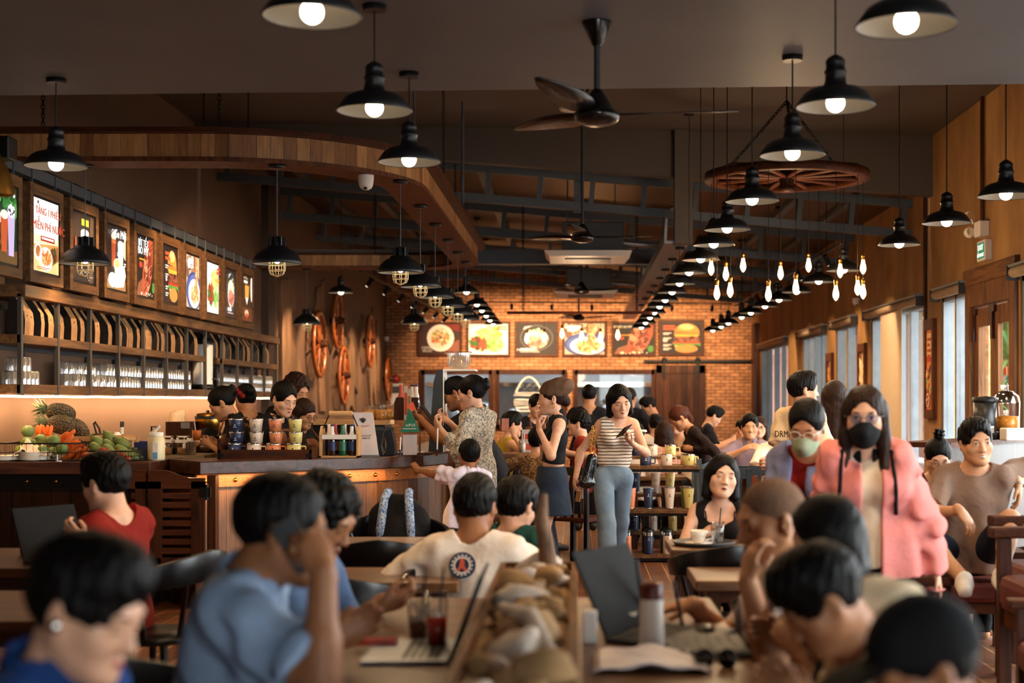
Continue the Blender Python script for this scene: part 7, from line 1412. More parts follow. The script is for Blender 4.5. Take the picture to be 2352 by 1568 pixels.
K=Field(*p.bounds([p.neck],.2),.0055);K.cone(p.neck-p.up1*.005,p.neck+p.up1*.035,.075,.052,.01);K.cone(p.neck+p.l*.05+p.f*.03,p.sh['L']+p.l*.05+p.f*.035-p.u*.09,.035,.006,.02,'+',(p.l,.5));K.cone(p.neck-p.l*.05+p.f*.03,p.sh['R']-p.l*.03+p.f*.04-p.u*.07,.035,.006,.02,'+',(p.l,.5));fmesh('wide_collar',K,M['black_shirt'],p.root)
MB().tube([Vector(p.hd(.086,-.004,-.052+0)+p.f*.018*cos(a)+p.u*.018*sin(a)) for a in(2*pi*k/14 for k in range(14))],.0028,6,True).build('hoop_earring',M['brass'],p.root)
p.tubep('sleeve_seam',[p.sh['L']+p.l*.052+p.f*.06-p.u*.02,p.chest+p.f*.13+p.l*.05-p.u*.02],.002,'steel_grey')
p=person('woman in striped one shoulder top and wide jeans looking at her phone',1408,11.8,1.62,-82,(1424,921,11.75),fem=True,sk='skin_fair',head=(6,16,6),vx=.0055,hs=1.12)
p.arm('R',A(1322,1098,11.7),pose='hold',palm=(.9,.1,0),pole=(-.6,.8,0)).arm('L',A(1452,1018,11.5),pose='grip',palm=(-.2,-.1,.95),fdir=(-.62,-.3,.55),pole=(.7,.3,-1))
p.leg('R',A(1400,1318,11.5),toe=(.1,-1,-.1)).leg('L',A(1412,1290,12.15),pole=(.1,-1,0)).body().hair('bob',vol=1.15).top('stripe_tee',0,-.075,g=.009,neck=.062,oneshoulder=True,wr=.003).trousers('denim',.007,.02,rise=.085).shoes('shoe_white')
J=p;MB().tube([Vector(p.sh['L']+p.tl*.045+p.tf*.0-p.u*.06+nrm(p.tl*cos(a)+p.tf*sin(a))*.052) for a in(2*pi*k/16 for k in range(16))],.014,8,True).build('arm_band',M['stripe_tee'],p.root)
MB().tube([Vector(p.arm_['R'][2]+.028*(p.l*cos(a)+p.f*sin(a))) for a in(2*pi*k/14 for k in range(14))],.004,6,True).build('bracelet',M['dark_wood'],p.root)
MB().tube([Vector(p.neck+nrm(p.tl*cos(a)+p.tf*sin(a)*1.0)*.05+p.up1*(.01-.035*max(0,sin(a)))) for a in(2*pi*k/20 for k in range(20))],.0015,5,True).ball(Vector(p.neck+p.tf*.052-p.up1*.028),.007).build('necklace',M['brass'],p.root)
def phone(c,u,v,label,mat='black_plastic',s=1.0):
 u,v=Vector(u).normalized(),Vector(v).normalized();n=u.cross(v);t=thing('phone',label,'phone',c);c=Vector(c);w,h=.037*s,.075*s
 MB().prism([(-w,-h),(w,-h),(w,h),(-w,h)],c-n*.004,u,v,n,.008).build('body',M[mat],t,bevel=.003);MB().prism([(-w*.8,h*.45),(0,h*.45),(0,h*.9),(-w*.8,h*.9)],c+n*.004,u,v,n,.002).build('camera_bump',M['black_iron'],t);MB().prism([(-w*.92,-h*.95),(w*.92,-h*.95),(w*.92,h*.95),(-w*.92,h*.95)],c-n*.0047,u,v,n,.0006).build('screen',M['fan_black'],t)
phone(A(1433,990,11.42),(.8,.2,.35),(.35,-.55,.45),'dark phone held by the woman in the striped top')
phone(A(981,948,11.35),(.3,.9,0),(-.6,.2,.75),'dark phone held up by the woman in the floral shirt')
c=A(1328,1135,11.68);t=thing('card_holder','brown card holder and paper slip in the lowered hand of the striped top woman','card holder',c);c=Vector(c);MB().prism([(-.035,-.06),(.035,-.06),(.035,.05),(-.035,.05)],c,(.5,-.8,0),(.15,0,1),(.8,.5,0),.008).build('holder',M['kraft'],t);MB().prism([(0,-.055),(.055,-.04),(.03,.07),(-.03,.06)],c+Vector((.012,0,.01)),(.6,-.7,0),(.1,0,1),(.8,.5,0),.002).build('paper_slip',M['sign_board'],t)
c=A(1352,1082,11.6);t=thing('shoulder_bag','black glossy shoulder bag on a gold chain at the striped top woman','bag',c);plain('bag_leather','0d0c0c',.22,coat=.4,bump=.5,nscale=25)
BF=Field(c-.22,c+.22,.007);BF.cone(c+np.array([-.01,0,-.09]),c+np.array([.02,0,.1]),.062,.045,.02,'+',((0,1,0),.7));BF.cone(c+np.array([-.05,0,-.1]),c+np.array([.03,0,-.1]),.04,.035,.03);BF.wrinkle(.008,30,4,(1,1,.4));fmesh('bag_body',BF,M['bag_leather'],t)
chain(t,c+np.array([.015,0,.14]),A(1361,978,11.66),.004,.03,'chain_strap',M['brass']);chain(t,c+np.array([.045,.05,.12]),A(1366,980,11.72),.004,.03,'chain_strap',M['brass'])
# --- baristas
p=person('barista with dark tied hair and claw clip, leaning over a drink',572,11.55,1.60,184,(510,926,11.5),fem=True,sk='skin_tan',head=(0,30,0),vx=.0065,hs=1.1)
p.arm('L',A(482,1022,11.4),pose='grip',palm=(0,.8,.2),fdir=(-.85,.1,.45),pole=(.5,-.4,-1)).arm('R',A(500,1020,11.8),pose='hold',pole=(.5,.4,-1)).stand().body().hair('bun').top('black_matte',.75,.12,g=.014,collar='black_matte').trousers('black_matte').apron().shoes()
letters('back_print','AMERICANO',M['orange_tan'],Vector(p.neck-p.tf*.088*p.H-p.up1*.07*p.H+p.tl*.05),Vector(p.tl)*-1 if False else Vector((.85,.3,-.35)),Vector((.3,-.1,.9)),.04,p.root)
for k in range(4):MB().ball(Vector(p.hd(-.01+.012*k,-.13-.01*k,.06-.03*k)),(.022,.012,.02),8,6).build('claw_clip',M['inner_red'],p.root)
c=A(452,997,11.4);t=thing('iced_tea_cup','clear cup of orange iced tea held by the leaning barista','drink',c);MB().lathe([(.001,-.05),(.03,-.05),(.04,.045)],c,18).build('cup',M['clear_glass'],t);MB().lathe([(.001,-.048),(.028,-.048),(.037,.03),(.001,.032)],c,18).build('tea',plain('tea_orange','e0762a',.25),t);MB().tube([Vector(c)+Vector((0,0,-.04)),Vector(c)+Vector((-.02,0,.1))],.004).build('straw',M['white_plastic'],t)
p=person('barista seen from behind with low curly bun, back of the bar',572,12.15,1.60,120,(563,918,12.15),fem=True,sk='skin_tan',head=(0,18,0),vx=.008,hs=1.08);p.arm('L',A(540,1050,12.3),pole=(0,0,-1)).arm('R',A(610,1050,12.3),pole=(0,0,-1)).stand().body().hair('bun',seed=3).top('black_matte',.75,.1,g=.014).trousers('black_matte').shoes()
p=person('smiling barista with long dark tied hair behind the cup crate',640,11.6,1.62,-40,(652,916,11.5),fem=True,sk='skin_fair',head=(0,20,0),vx=.0055,hs=1.12)
p.arm('L',A(690,1040,11.4),pole=(.3,.3,-1)).arm('R',A(640,1040,11.35),pole=(-.6,-.2,-1)).stand().body().hair('tied',vol=1.2).top('black_matte',.75,.1,g=.014,collar='black_matte').trousers('black_matte').apron().shoes()
p=person('tall barista man with wavy dark hair behind the smiling barista',665,12.25,1.70,-35,(680,896,12.2),sk='skin_tan',head=(0,22,0),vx=.007,hs=1.1);p.arm('L',A(712,1040,12.0),pole=(0,0,-1)).arm('R',A(640,1045,12.0),pole=(0,0,-1)).stand().body().hair('curly','hair_brown',.8).top('black_matte',.75,.1,g=.014).trousers('black_matte').apron().shoes()
p=person('short barista with glasses and bangs beside the smiling barista',694,11.85,1.53,-30,(699,950,11.85),fem=True,sk='skin_tan',head=(0,20,0),vx=.007,hs=1.1);p.arm('L',A(730,1050,11.7),pole=(0,0,-1)).arm('R',A(680,1050,11.6),pole=(0,0,-1)).stand().body().hair('bob','hair_brown',fringe=.03).top('black_matte',.75,.1,g=.014).trousers('black_matte').apron().shoes().glasses()
# --- walking and standing in the aisle on the window side
p=person('woman in pink jacket with long hair, glasses and black face mask',2010,6.2,1.60,-97,(1984,955,6.1),fem=True,sk='skin_fair_open',head=(-6,4,0),vx=.006,hs=1.1,w=1.1)
p.arm('L',A(2148,1318,6.15),pole=(.7,.6,0),palm=(-.9,0,0)).arm('R',A(1880,1330,6.3),pole=(-.7,.6,0)).stand(.05).body().hair('long','hair_brown',1.1,length=.2).top('inner_beige',0,.05,g=.012,name='inner_shirt').top('pink_jacket',1.98,.1,g=.03,neck=.066,open_=.042,wr=.010,name='jacket',hemr=.01).trousers('black_matte').shoes().mask('mask_black').glasses('steel_grey',.023,True)
K=Field(*p.bounds([p.neck],.14),.006);K.cone(p.neck-p.up1*.02,p.neck+p.up1*.012,.085,.066,.01);K.cone(p.neck-p.up1*.06,p.neck+p.up1*.1,.06,.056,.004,'-');K.box(p.neck+p.tf*.16-p.up1*.0,[p.tl,p.tf,p.up1],(.022,.12,.1));fmesh('polo_collar',K,M['black_matte'],p.root)
for sg in(1,-1):p.tubep('backpack_strap',[p.surf(p.neck+p.tl*sg*.105-p.tf*.05-p.u*.03,p.u-p.tf)]+[p.surf(p.neck+p.tl*sg*(.105+.02*q)+p.tf*.02*q-p.u*(.06+.2*q),p.tf+p.u*(.8-q)) for q in(0,.2,.4,.6,.8,1)],.009,'black_matte')
p=person('woman in blue grey jacket with glasses and green face mask, looking down',1835,6.95,1.56,-112,(1853,978,6.75),fem=True,sk='skin_tan',head=(0,24,-4),vx=.0065,hs=1.1)
p.arm('L',A(1890,1300,6.8),pole=(.7,.6,0)).arm('R',A(1790,1290,6.7),pole=(-.7,.6,0)).stand().body().hair('tied',vol=1.15).top('inner_red',0,.05,g=.012,name='inner_shirt').top('blue_jacket',1.95,.1,g=.028,neck=.066,open_=.035,wr=.008,name='jacket').trousers('black_matte').shoes().mask('mask_green').glasses('white_plastic',.023)
p=person('man in cream tee with printed back, reaching down to the table',1862,11.2,1.70,38,(1846,895,11.2),sk='skin_fair',head=(-30,0,0),vx=.0075,hs=1.08)
p.arm('L',A(1757,1058,11.0),pose='hold',pole=(.3,.6,-1)).arm('R',pose='relax').stand().body().hair('short',vol=1.2).top('cream_tee',.8,.14,g=.02,wr=.006).trousers('black_matte').shoes()
letters('back_print','DRMB',M['burnt_print'],Vector(p.chest-p.tf*.118*p.H+p.tl*.02),Vector(p.tl)*-1,(0,0,1),.07,p.root)
p=person('woman with long straight dark hair seen from behind near the windows',1922,11.7,1.66,80,(1916,912,11.7),fem=True,sk='skin_fair',vx=.008,hs=1.1);p.arm('L').arm('R').stand().body().hair('long','hair_brown',1.1,length=.3).top('black_matte',.7,.1).trousers('black_matte').shoes()
p=person('waitress with auburn ponytail and black lace top bending over a table',1622,14.3,1.62,190,(1560,960,14.25),fem=True,sk='skin_tan',head=(0,40,0),vx=.007,hs=1.08)
p.arm('L',A(1588,1030,14.15),pose='hold',pole=(.6,-.3,-.6)).arm('R',A(1560,1030,14.5),pose='hold',pole=(.6,.3,-.6)).stand().body().hair('pony','hair_auburn',length=.26).top('lace_black',1.9,-.02,g=.008,neck=.05,wr=.003).trousers('denim',.012,rise=.07).shoes()
p=person('young man in black bending forward beside the barn door',1615,16.6,1.66,5,(1641,955,16.5),sk='skin_fair',head=(0,32,0),vx=.009,hs=1.05);p.arm('R',A(1685,1010,16.3),pose='hold',pole=(-.4,-.3,-1)).arm('L',A(1680,1010,16.7),pole=(-.4,.3,-1)).stand().body().hair('short').top('black_shirt',.8,.1).trousers('black_matte').shoes()
p=person('waitress in black shirt and brown apron by the kitchen glass',1222,15.0,1.56,-62,(1234,932,14.95),fem=True,sk='skin_fair',head=(0,18,0),vx=.009,hs=1.06);p.arm('R',A(1212,1010,14.7),pose='hold',pole=(-.6,0,-.6)).arm('L',A(1250,1000,14.6),pose='hold',pole=(.6,0,-.6)).stand().body().hair('tied').top('black_shirt',.7,.05).trousers('black_matte').apron().shoes()
p=person('cook in black seen from behind at the kitchen hatch',1345,16.5,1.68,95,(1353,908,16.5),sk='skin_tan',vx=.0095,hs=1.02);p.arm('L',A(1320,990,16.8),pole=(-.6,-.6,-.5)).arm('R',A(1385,990,16.8),pole=(.6,-.6,-.5)).stand().body().hair('crop').top('black_shirt',.8,.1).trousers('black_matte').shoes()
p=person('second cook in black partly hidden behind the striped top woman',1452,17.5,1.66,65,(1446,913,17.5),sk='skin_tan',vx=.01,hs=1.0);p.arm('L',A(1440,1000,17.8),pole=(0,-.6,-.5)).arm('R',A(1480,1000,17.6),pole=(.6,-.6,-.5)).stand().body().hair('crop').top('black_shirt',.8,.1).trousers('black_matte').shoes()
p=person('staff man in black tee bending to his work before the barn door',1516,18.2,1.66,190,(1489,932,18.1),sk='skin_tan',head=(0,26,0),vx=.0095,hs=1.03);p.arm('L',A(1494,1000,18.0),pose='hold',pole=(.7,-.3,-.6)).arm('R',A(1488,995,18.3),pole=(.7,.3,-.6)).stand().body().hair('short').top('black_shirt',.8,.1).trousers('black_matte').shoes()
# --- seated, middle and far
def seated(label,px,D,H,yaw,head_at,seat=.46,**k):return person(label,px,D,H,yaw,head_at,seat=seat,**k)
p=seated('woman with sleek black bob and dark red lips in a black strap top',1655,8.0,1.58,-95,(1658,1096,7.95),fem=True,sk='skin_red_lips',head=(12,-6,-8),vx=.0055,hs=1.1,lean=2)
p.arm('L',A(1738,1225,7.75),pose='relax',pole=(.6,.2,-1)).arm('R',A(1612,1232,7.7),pose='relax',pole=(-.6,.2,-1)).sit().body().hair('bob',vol=1.15).top('black_matte',0,.04,g=.007,neck=.062,neckdrop=.085,vneck=.05,wr=.002).trousers('black_matte').shoes()
for sg in(1,-1):p.tubep('shoulder_strap',[p.chest+p.tl*sg*.075+p.tf*.088+p.up1*.06,p.neck+p.tl*sg*.085+p.tf*.035-p.up1*.012,p.neck+p.tl*sg*.085-p.tf*.03-p.up1*.03,p.chest+p.tl*sg*.07-p.tf*.07+p.up1*.06],.004,'black_matte')
for k in range(3):MB().ball(Vector(p.hd(.086,-.008,-.05-.014*k)),.005).build('earring',M['brass'],p.root)
p=seated('laughing man in tan tee lounging in a leather chair by the windows',2222,8.2,1.72,-104,(2243,1016,8.15),seat=.5,sk='skin_smile',head=(18,2,5),vx=.006,hs=1.08,lean=-6)
p.arm('R',A(2205,1172,7.85),pose='relax',fdir=(.5,-.3,-.75),palm=(0,.3,-1),pole=(-.8,.3,-.6)).arm('L',A(2338,1108,8.15),pose='relax',fdir=(.1,0,-1),pole=(.5,.6,.2))
p.leg('R',A(2215,1330,7.6)).leg('L',A(2300,1320,7.55),pole=(.3,-.6,1)).body().hair('short',vol=1.1).top('tan_tee',.85,.1,g=.02,wr=.008).trousers('shorts_navy',.014,length=.4).shoes('shoe_white')
MB().tube([Vector(p.arm_['L'][2]+.031*(p.f*cos(a)+p.l*sin(a))) for a in(2*pi*k/14 for k in range(14))],.006,6,True).build('wrist_watch',M['chrome'],p.root)
p=seated('young woman with messy top bun and round glasses behind the tan tee man',2150,9.2,1.58,-95,(2154,1050,9.1),fem=True,sk='skin_fair',head=(0,22,0),vx=.007,hs=1.08);p.arm('L',A(2180,1150,8.9),pole=(.6,.2,-1)).arm('R',A(2130,1150,8.9),pole=(-.6,.2,-1)).sit().body().hair('bun',fringe=.012).top('black_matte',1.9,.05,g=.015).trousers('black_matte').shoes().glasses('steel_grey',.024)
K=Field(*p.bounds([p.hd(0,-.03,.16)],.1),.006);K.ell(p.hd(0,-.03,.15),np.eye(3),(.034,.034,.034),.01);K.wrinkle(.008,120,2);fmesh('top_bun',K,M['hair_black'],p.root)
p=seated('person in orange tan shirt cut off by the edge of the view',2430,8.7,1.66,150,(2392,1042,8.7),sk='skin_tan',vx=.01);p.arm('L').arm('R').sit().body().hair('short').top('orange_tan',.8,.05).trousers('black_matte')
p=seated('smiling man in violet grey shirt in the leather armchair',1722,14.5,1.68,-92,(1722,981,14.45),sk='skin_smile',vx=.008,hs=1.06);p.arm('R',A(1706,1033,14.2),pole=(-.8,0,-.5)).arm('L',A(1760,1035,14.2),pole=(.8,0,-.5)).sit().body().hair('short').top('violet_shirt',.8,.05,collar='violet_shirt').trousers('black_matte').shoes()
p=seated('woman with glasses peeking out behind the smiling man',1752,15.4,1.6,-100,(1744,982,15.3),fem=True,sk='skin_fair_open',vx=.0105);p.arm('L').arm('R').sit().body().hair('long','hair_brown',length=.1).top('beige_shirt',.7,.05).trousers('black_matte').shoes().glasses()
p=seated('person in bright orange shirt behind the smiling man',1696,16.0,1.62,200,(1708,990,16.0),sk='skin_tan',vx=.011);p.arm('L').arm('R').sit().body().hair('short').top('orange_shirt',.8,.05).trousers('black_matte').shoes()
p=seated('person in white shirt seated behind the reaching arm of the cream tee man',1788,13.0,1.64,-100,(1797,985,13.0),sk='skin_fair',vx=.0105);p.arm('L',A(1815,1062,12.7)).arm('R',A(1770,1062,12.7)).sit().body().hair('short').top('tee_white',.8,.05).trousers('black_matte').shoes()
p=seated('woman in pink blouse with brown shoulder length hair, seen from behind',1524,15.0,1.6,88,(1526,995,15.0),fem=True,sk='skin_fair',vx=.009,hs=1.08);p.arm('L',A(1500,1045,15.3),pole=(-1,-.3,-.4)).arm('R',A(1555,1045,15.3),pole=(1,-.3,-.4)).sit().body().hair('bob','hair_brown',1.1).top('pink_blouse',1.5,.05,g=.02).trousers('black_matte').shoes()
p=seated('man in beige shirt half hidden by the bending waitress',1562,16.0,1.66,-125,(1559,972,15.95),sk='skin_fair',vx=.0095,hs=1.05);p.arm('L',A(1580,1045,15.7)).arm('R',A(1540,1045,15.7)).sit().body().hair('short').top('beige_shirt',.8,.05).trousers('black_matte').shoes()
p=seated('person in white shirt with black hair, seen from behind by the kitchen',1505,16.6,1.64,92,(1506,975,16.6),sk='skin_fair',vx=.0105);p.arm('L').arm('R').sit().body().hair('short').top('tee_white',.8,.05,g=.02).trousers('black_matte').shoes()
p=seated('person in white top just right of the phone of the striped top woman',1462,14.5,1.6,80,(1464,1000,14.5),fem=True,sk='skin_fair',vx=.0105);p.arm('L').arm('R').sit().body().hair('short').top('tee_white',.8,.05,g=.02).trousers('black_matte').shoes()
p=seated('woman in yellow sleeveless top resting her chin on her hand',1168,14.0,1.62,22,(1176,975,14.0),fem=True,sk='skin_fair',head=(0,4,0),vx=.0085,hs=1.06);p.arm('R',A(1180,1000,13.75),pose='fist',fdir=(.2,0,1),pole=(.5,-.2,-1)).arm('L',A(1200,1030,14.2)).sit().body().hair('short').top('yellow_top',0,.05).trousers('black_matte').shoes()
p=seated('boy in red shirt with glasses facing away from the barn door',1334,13.6,1.6,172,(1328,972,13.6),sk='skin_fair',vx=.0085,hs=1.08);p.arm('L',A(1305,1040,13.3)).arm('R',A(1300,1040,13.8)).sit().body().hair('curly',vol=.7).top('red_shirt',.8,.05).trousers('black_matte').shoes().glasses()
p=seated('child in beige patterned shirt half hidden behind the beret woman',1226,12.7,1.3,70,(1236,1012,12.7),sk='skin_fair',vx=.009);p.arm('L',A(1200,1055,12.9)).arm('R').sit().body().hair('short').top('floral_beige',.8,.05).trousers('denim_dark',.01).shoes()
# --- seated, foreground
p=seated('young man in royal blue shirt with wireless earbud, closest to the viewer',85,2.68,1.68,-8,(200,1398,2.56),sk='skin_fair',head=(-4,20,0),vx=.0065,hs=1.04,lean=15);p.arm('R',A(200,1900,2.45),pole=(-.6,-.2,-1)).arm('L',A(230,1900,2.9),pole=(-.6,.2,-1)).sit().body().hair('short',vol=1.25,fringe=.02).top('royal_blue',.85,.05,g=.025,neck=.06,collar='royal_blue').trousers('black_matte').shoes()
MB().ball(Vector(p.hd(-.088,-.0,-.018)),(.009,.011,.014),10,8).build('earbud',M['chrome'],p.root)
p=seated('man in light blue polo shirt talking on his phone',470,3.75,1.72,4,(648,1215,3.55),sk='skin_deep',head=(6,10,0),vx=.0065,hs=1.12,lean=24,w=1.2)
p.arm('R',A(742,1310,3.36),pose='grip',palm=(-.5,.9,.1),fdir=(-.36,.22,.85),pole=(.5,-.4,-1.6)).arm('L',A(770,1470,3.9),pole=(0,.4,-1)).sit().body().hair('crop',vol=1.1).top('polo_blue',.8,.08,g=.022,neck=.06,collar='polo_blue',wr=.008).trousers('black_matte').shoes()
phone(A(680,1250,3.43),(.83,.15,.5),(.5,.05,-.83),'black phone held to the ear of the man in light blue polo',s=.92)
p=seated('curly haired man in blue knit shirt bending over his phone',655,4.9,1.70,-18,(742,1186,4.8),sk='skin_deep',head=(0,28,0),vx=.007,hs=1.12,lean=20);p.arm('R',A(868,1392,4.55),pose='hold',palm=(0,.5,.6),fdir=(.85,.2,.15),pole=(-.6,-.3,-1)).arm('L',A(880,1380,4.9),pose='hold',palm=(0,-.5,.6),fdir=(.85,-.2,.15),pole=(-.4,.5,-1)).sit().body().hair('curly',vol=.9).top('knit_navy',.8,.06,g=.02).trousers('black_matte').shoes()
phone(A(915,1372,4.72),(.2,.9,0),(.8,-.1,.45),'phone held by the curly haired man')
p=seated('man in dark red tee with his back half turned, at a laptop',268,6.5,1.68,158,(240,1110,6.45),sk='skin_fair',head=(-4,12,0),vx=.0065,hs=1.1,lean=10);p.arm('L',A(200,1245,6.2),pose='hold',pole=(.6,-.5,-.7)).arm('R',A(180,1240,6.9),pole=(.4,.6,-1)).sit().body().hair('short',vol=1.2).top('tee_red',.7,.05,g=.018,neck=.058,wr=.007).trousers('black_matte').shoes()
p=seated('broad man in white ribbed tee with round navy crest on the back',1100,6.2,1.68,86,(1090,1163,6.3),sk='skin_deep',head=(-6,12,0),vx=.0065,hs=1.12,lean=14,w=1.16);p.arm('L',A(1000,1345,6.5),pole=(-.9,-.4,-.4)).arm('R',A(1215,1345,6.5),pole=(.9,-.4,-.4)).sit().body().hair('short',vol=1.2).top('tee_white',.9,.1,g=.024,neck=.058,wr=.006).trousers('black_matte').shoes()
cz_=A(1070,1211,6.0);wn_=nrm(p.up1*1.0);tn=nrm(-p.tf*.9+p.up1*.25);R_=Matrix((Vector(p.tl)*-1,Vector(nrm(np.cross(tn,-p.tl))),Vector(tn))).transposed()
def crest(r0,r1,z,mat,poly=None):
 mb=MB();mb.lathe([(r0,z),(r1,z)],n=28) if poly is None else mb.prism(poly,(0,0,z),(1,0,0),(0,1,0),(0,0,1),.001);o=mb.build('crest',M[mat],p.root,local=True);o.matrix_basis=Matrix.Translation(CPOS-org(p.root))@R_.to_4x4();o.scale=(.062,)*3;return o
# the badge sits on the shirt surface behind the neck
Vs=p.lastF;q_=p.neck-p.up1*.055*p.H+p.tl*.02*p.H;st_=q_-p.tf*.25
for k in range(60):
 i_=np.round((st_-Vs.lo)/Vs.vx).astype(int)
 if(i_>=0).all() and(i_<Vs.n).all() and Vs.d[tuple(i_)]<.002:break
 st_=st_+p.tf*.006
CPOS=Vector(st_-p.tf*.006)
plain('crest_navy','1a2340',.6);crest(.001,1,.02,'white_print');crest(.001,.95,.1,'crest_navy');crest(.5,.6,.16,'white_print');crest(0,0,.2,'red_print',[(-.12,.5),(.12,.5),(.2,-.1),(.42,-.42),(.2,-.42),(0,-.18),(-.2,-.42),(-.42,-.42),(-.2,-.1)])
for k in range(16):a_=2*pi*k/16;crest(0,0,.18,'white_print',[(cos(a_)*.7+x_*cos(a_)-y_*sin(a_),sin(a_)*.7+x_*sin(a_)+y_*cos(a_)) for x_,y_ in((-.06,-.06),(.06,-.06),(.06,.06),(-.06,.06))])
p=seated('child with dark bowl cut in teal shirt leaning beside the white tee man',1222,6.85,1.35,60,(1185,1163,6.75),seat=.5,sk='skin_fair',head=(0,24,0),vx=.0075,hs=1.08);p.arm('L',A(1170,1330,7.0)).arm('R',A(1245,1330,6.9)).sit().body().hair('short',vol=1.4).top('tee_teal',.9,.06,g=.018).trousers('denim_dark').shoes()
p=seated('man with shaved head in striped shirt with yellow sleeve band, chin in hand',1862,4.75,1.70,192,(1770,1196,4.6),sk='skin_tan',head=(6,10,0),vx=.0065,hs=1.14,lean=18,w=1.16)
p.arm('L',A(1718,1330,4.42),pose='hold',palm=(.8,.4,.2),fdir=(.12,.1,1),pole=(.2,-.5,-1.6)).arm('R',A(1590,1390,4.75),pose='relax',fdir=(-1,0,-.1),palm=(0,0,-1),pole=(.4,.4,-1)).sit().body().hair('buzz','hair_grey_stubble').top('stripe_shirt',.8,.08,g=.022,neck=.06,wr=.007).trousers('black_matte').shoes()
a_,e_,w_=p.arm_['L'];en_=a_+(e_-a_)*.74;MB().tube([Vector(en_-nrm(e_-a_)*.018),Vector(en_+nrm(e_-a_)*.018)],.031*p.H*1.16+.036,24,cap=False).build('sleeve_band',plain('band_yellow','c99a35',.8),p.root)
p=seated('person with long black hair between the shaved head man and the pink jacket',1935,4.05,1.62,165,(1893,1235,4.0),fem=True,sk='skin_tan',head=(0,14,0),vx=.008,hs=1.0,lean=12);p.arm('L',A(1820,1480,3.9)).arm('R',A(1800,1450,4.3)).sit().body().hair('bob',vol=1.1).top('black_matte',.8,.05,g=.02).trousers('black_matte')
p=seated('boy in cream hoodie bowed over the table with his hair hanging',2130,3.3,1.66,186,(1885,1378,3.2),sk='skin_tan',head=(0,38,0),vx=.007,hs=.98,lean=38,curve=.3);p.arm('L',A(1850,1640,3.0),pole=(.6,-.3,-1)).arm('R',A(1840,1600,3.5),pole=(.4,.4,-1)).sit().body().hair('short',vol=1.3,fringe=.02).top('hoodie_cream',1.9,.08,g=.03,neck=.06,wr=.01).trousers('black_matte')
c=A(2030,1392,3.35);K=Field(c-.25,c+.25,.008);K.ell(c,np.eye(3),(.105,.12,.07),.02);K.ell(c+np.array([.02,0,-.05]),np.eye(3),(.11,.13,.07),.04);K.wrinkle(.008,22,3);fmesh('hood',K,M['hoodie_cream'],p.root)
p=seated('person in plain black cap bowed at the very front of the view',2230,2.5,1.66,188,(2118,1535,2.5),sk='skin_deep',head=(0,16,0),vx=.0075,hs=1.0,lean=25);p.arm('L',A(2000,1850,2.3),pole=(.5,-.3,-1)).arm('R',A(2000,1850,2.7),pole=(.5,.3,-1)).sit().body().hair('crop',vol=.8).top('pale_shirt',.8,.05,g=.02).trousers('black_matte').cap('cap','cap_black')
# ------------------------------------------------------------------ tables, chairs and things on them
plain('lid_black','0a0a0b',.65,spec=.15);wood('table_wood','3a2212','7d5532','x',.32);plain('chair_black','0b0a0a',.3,noise=.1);plain('leather_brown','8a4526',.4,noise=.15,bump=.3);plain('leather_red','5a1c12',.45,noise=.15,bump=.3);plain('rock_grey','b8aa9c',.85,noise=.3,nscale=9,bump=.5);plain('rock_tan','98754c',.85,noise=.35,nscale=7,bump=.6);plain('tray_grey','35363a',.5);plain('paper_white','d8d0d2',.6,noise=.15,nscale=4)
def table(x0,x1,y0,y1,z,label,wd='table_wood'):
 t=thing('wooden_table',label,'table',((x0+x1)/2,(y0+y1)/2,0));MB().box(x0,x1,y0,y1,z-.045,z).build('tabletop',M[wd],t,bevel=.006);MB().box(x0+.06,x1-.06,y0+.06,y1-.06,z-.1,z-.045).build('apron_frame',M['dark_wood'],t)
 for x in(x0+.05,x1-.11):
  for y in(y0+.05,y1-.11):MB().box(x,x+.06,y,y+.06,0,z-.045).build('leg',M['dark_wood_z'],t)
 return t
_ch={}
def curved_chair(x,y,rz,label,h=0.,grp='black curved back chairs'):
 if 'c' not in _ch:
  t=thing('curved_back_chair',label,'chair',(0,0,0),0,grp);MB().lathe([(.001,.42),(.2,.42),(.22,.435),(.21,.455),(.001,.45)],n=24,sx=1.05).build('seat',M['chair_black'],t,local=True)
  arc=[(.29*cos(a),.27*sin(a)) for a in(radians(-25+230*k/24) for k in range(25))];vs=[];n=len(arc)
  for k,(px,py) in enumerate(arc):
   q=abs(k/(n-1)-.5)*2;z0=.70-.05*q;hh=.035+.10*(1-q**1.6);ox=1.06
   vs+=[(px,py,z0),(px,py,z0+hh),(px*ox*1.04,py*ox*1.04,z0+hh),(px*ox,py*ox,z0)]
  fs=[(4*k+j,4*k+(j+1)%4,4*k+4+(j+1)%4,4*k+4+j) for k in range(n-1) for j in range(4)];MB()._add(vs,fs+[(0,1,2,3),(4*n-1,4*n-2,4*n-3,4*n-4)],True).build('curved_backrest',M['chair_black'],t,local=True,bevel=.005)
  for a in(20,160,65,115):MB().tube([(.2*cos(radians(a)),.19*sin(radians(a)),.44),(.285*cos(radians(a)),.265*sin(radians(a)),.72)],.012,8).build('back_post',M['chair_black'],t,local=True)
  for a in(45,135,225,315):MB().tube([(.15*cos(radians(a)),.15*sin(radians(a)),.43),(.25*cos(radians(a)),.24*sin(radians(a)),0)],[.018,.013],8).build('leg',M['chair_black'],t,local=True)
  t.location=(x,y,h);t.rotation_euler=(0,0,rz);_ch['c']=t;return t
 return dup(_ch['c'],(x,y,h),rz,label,grp)
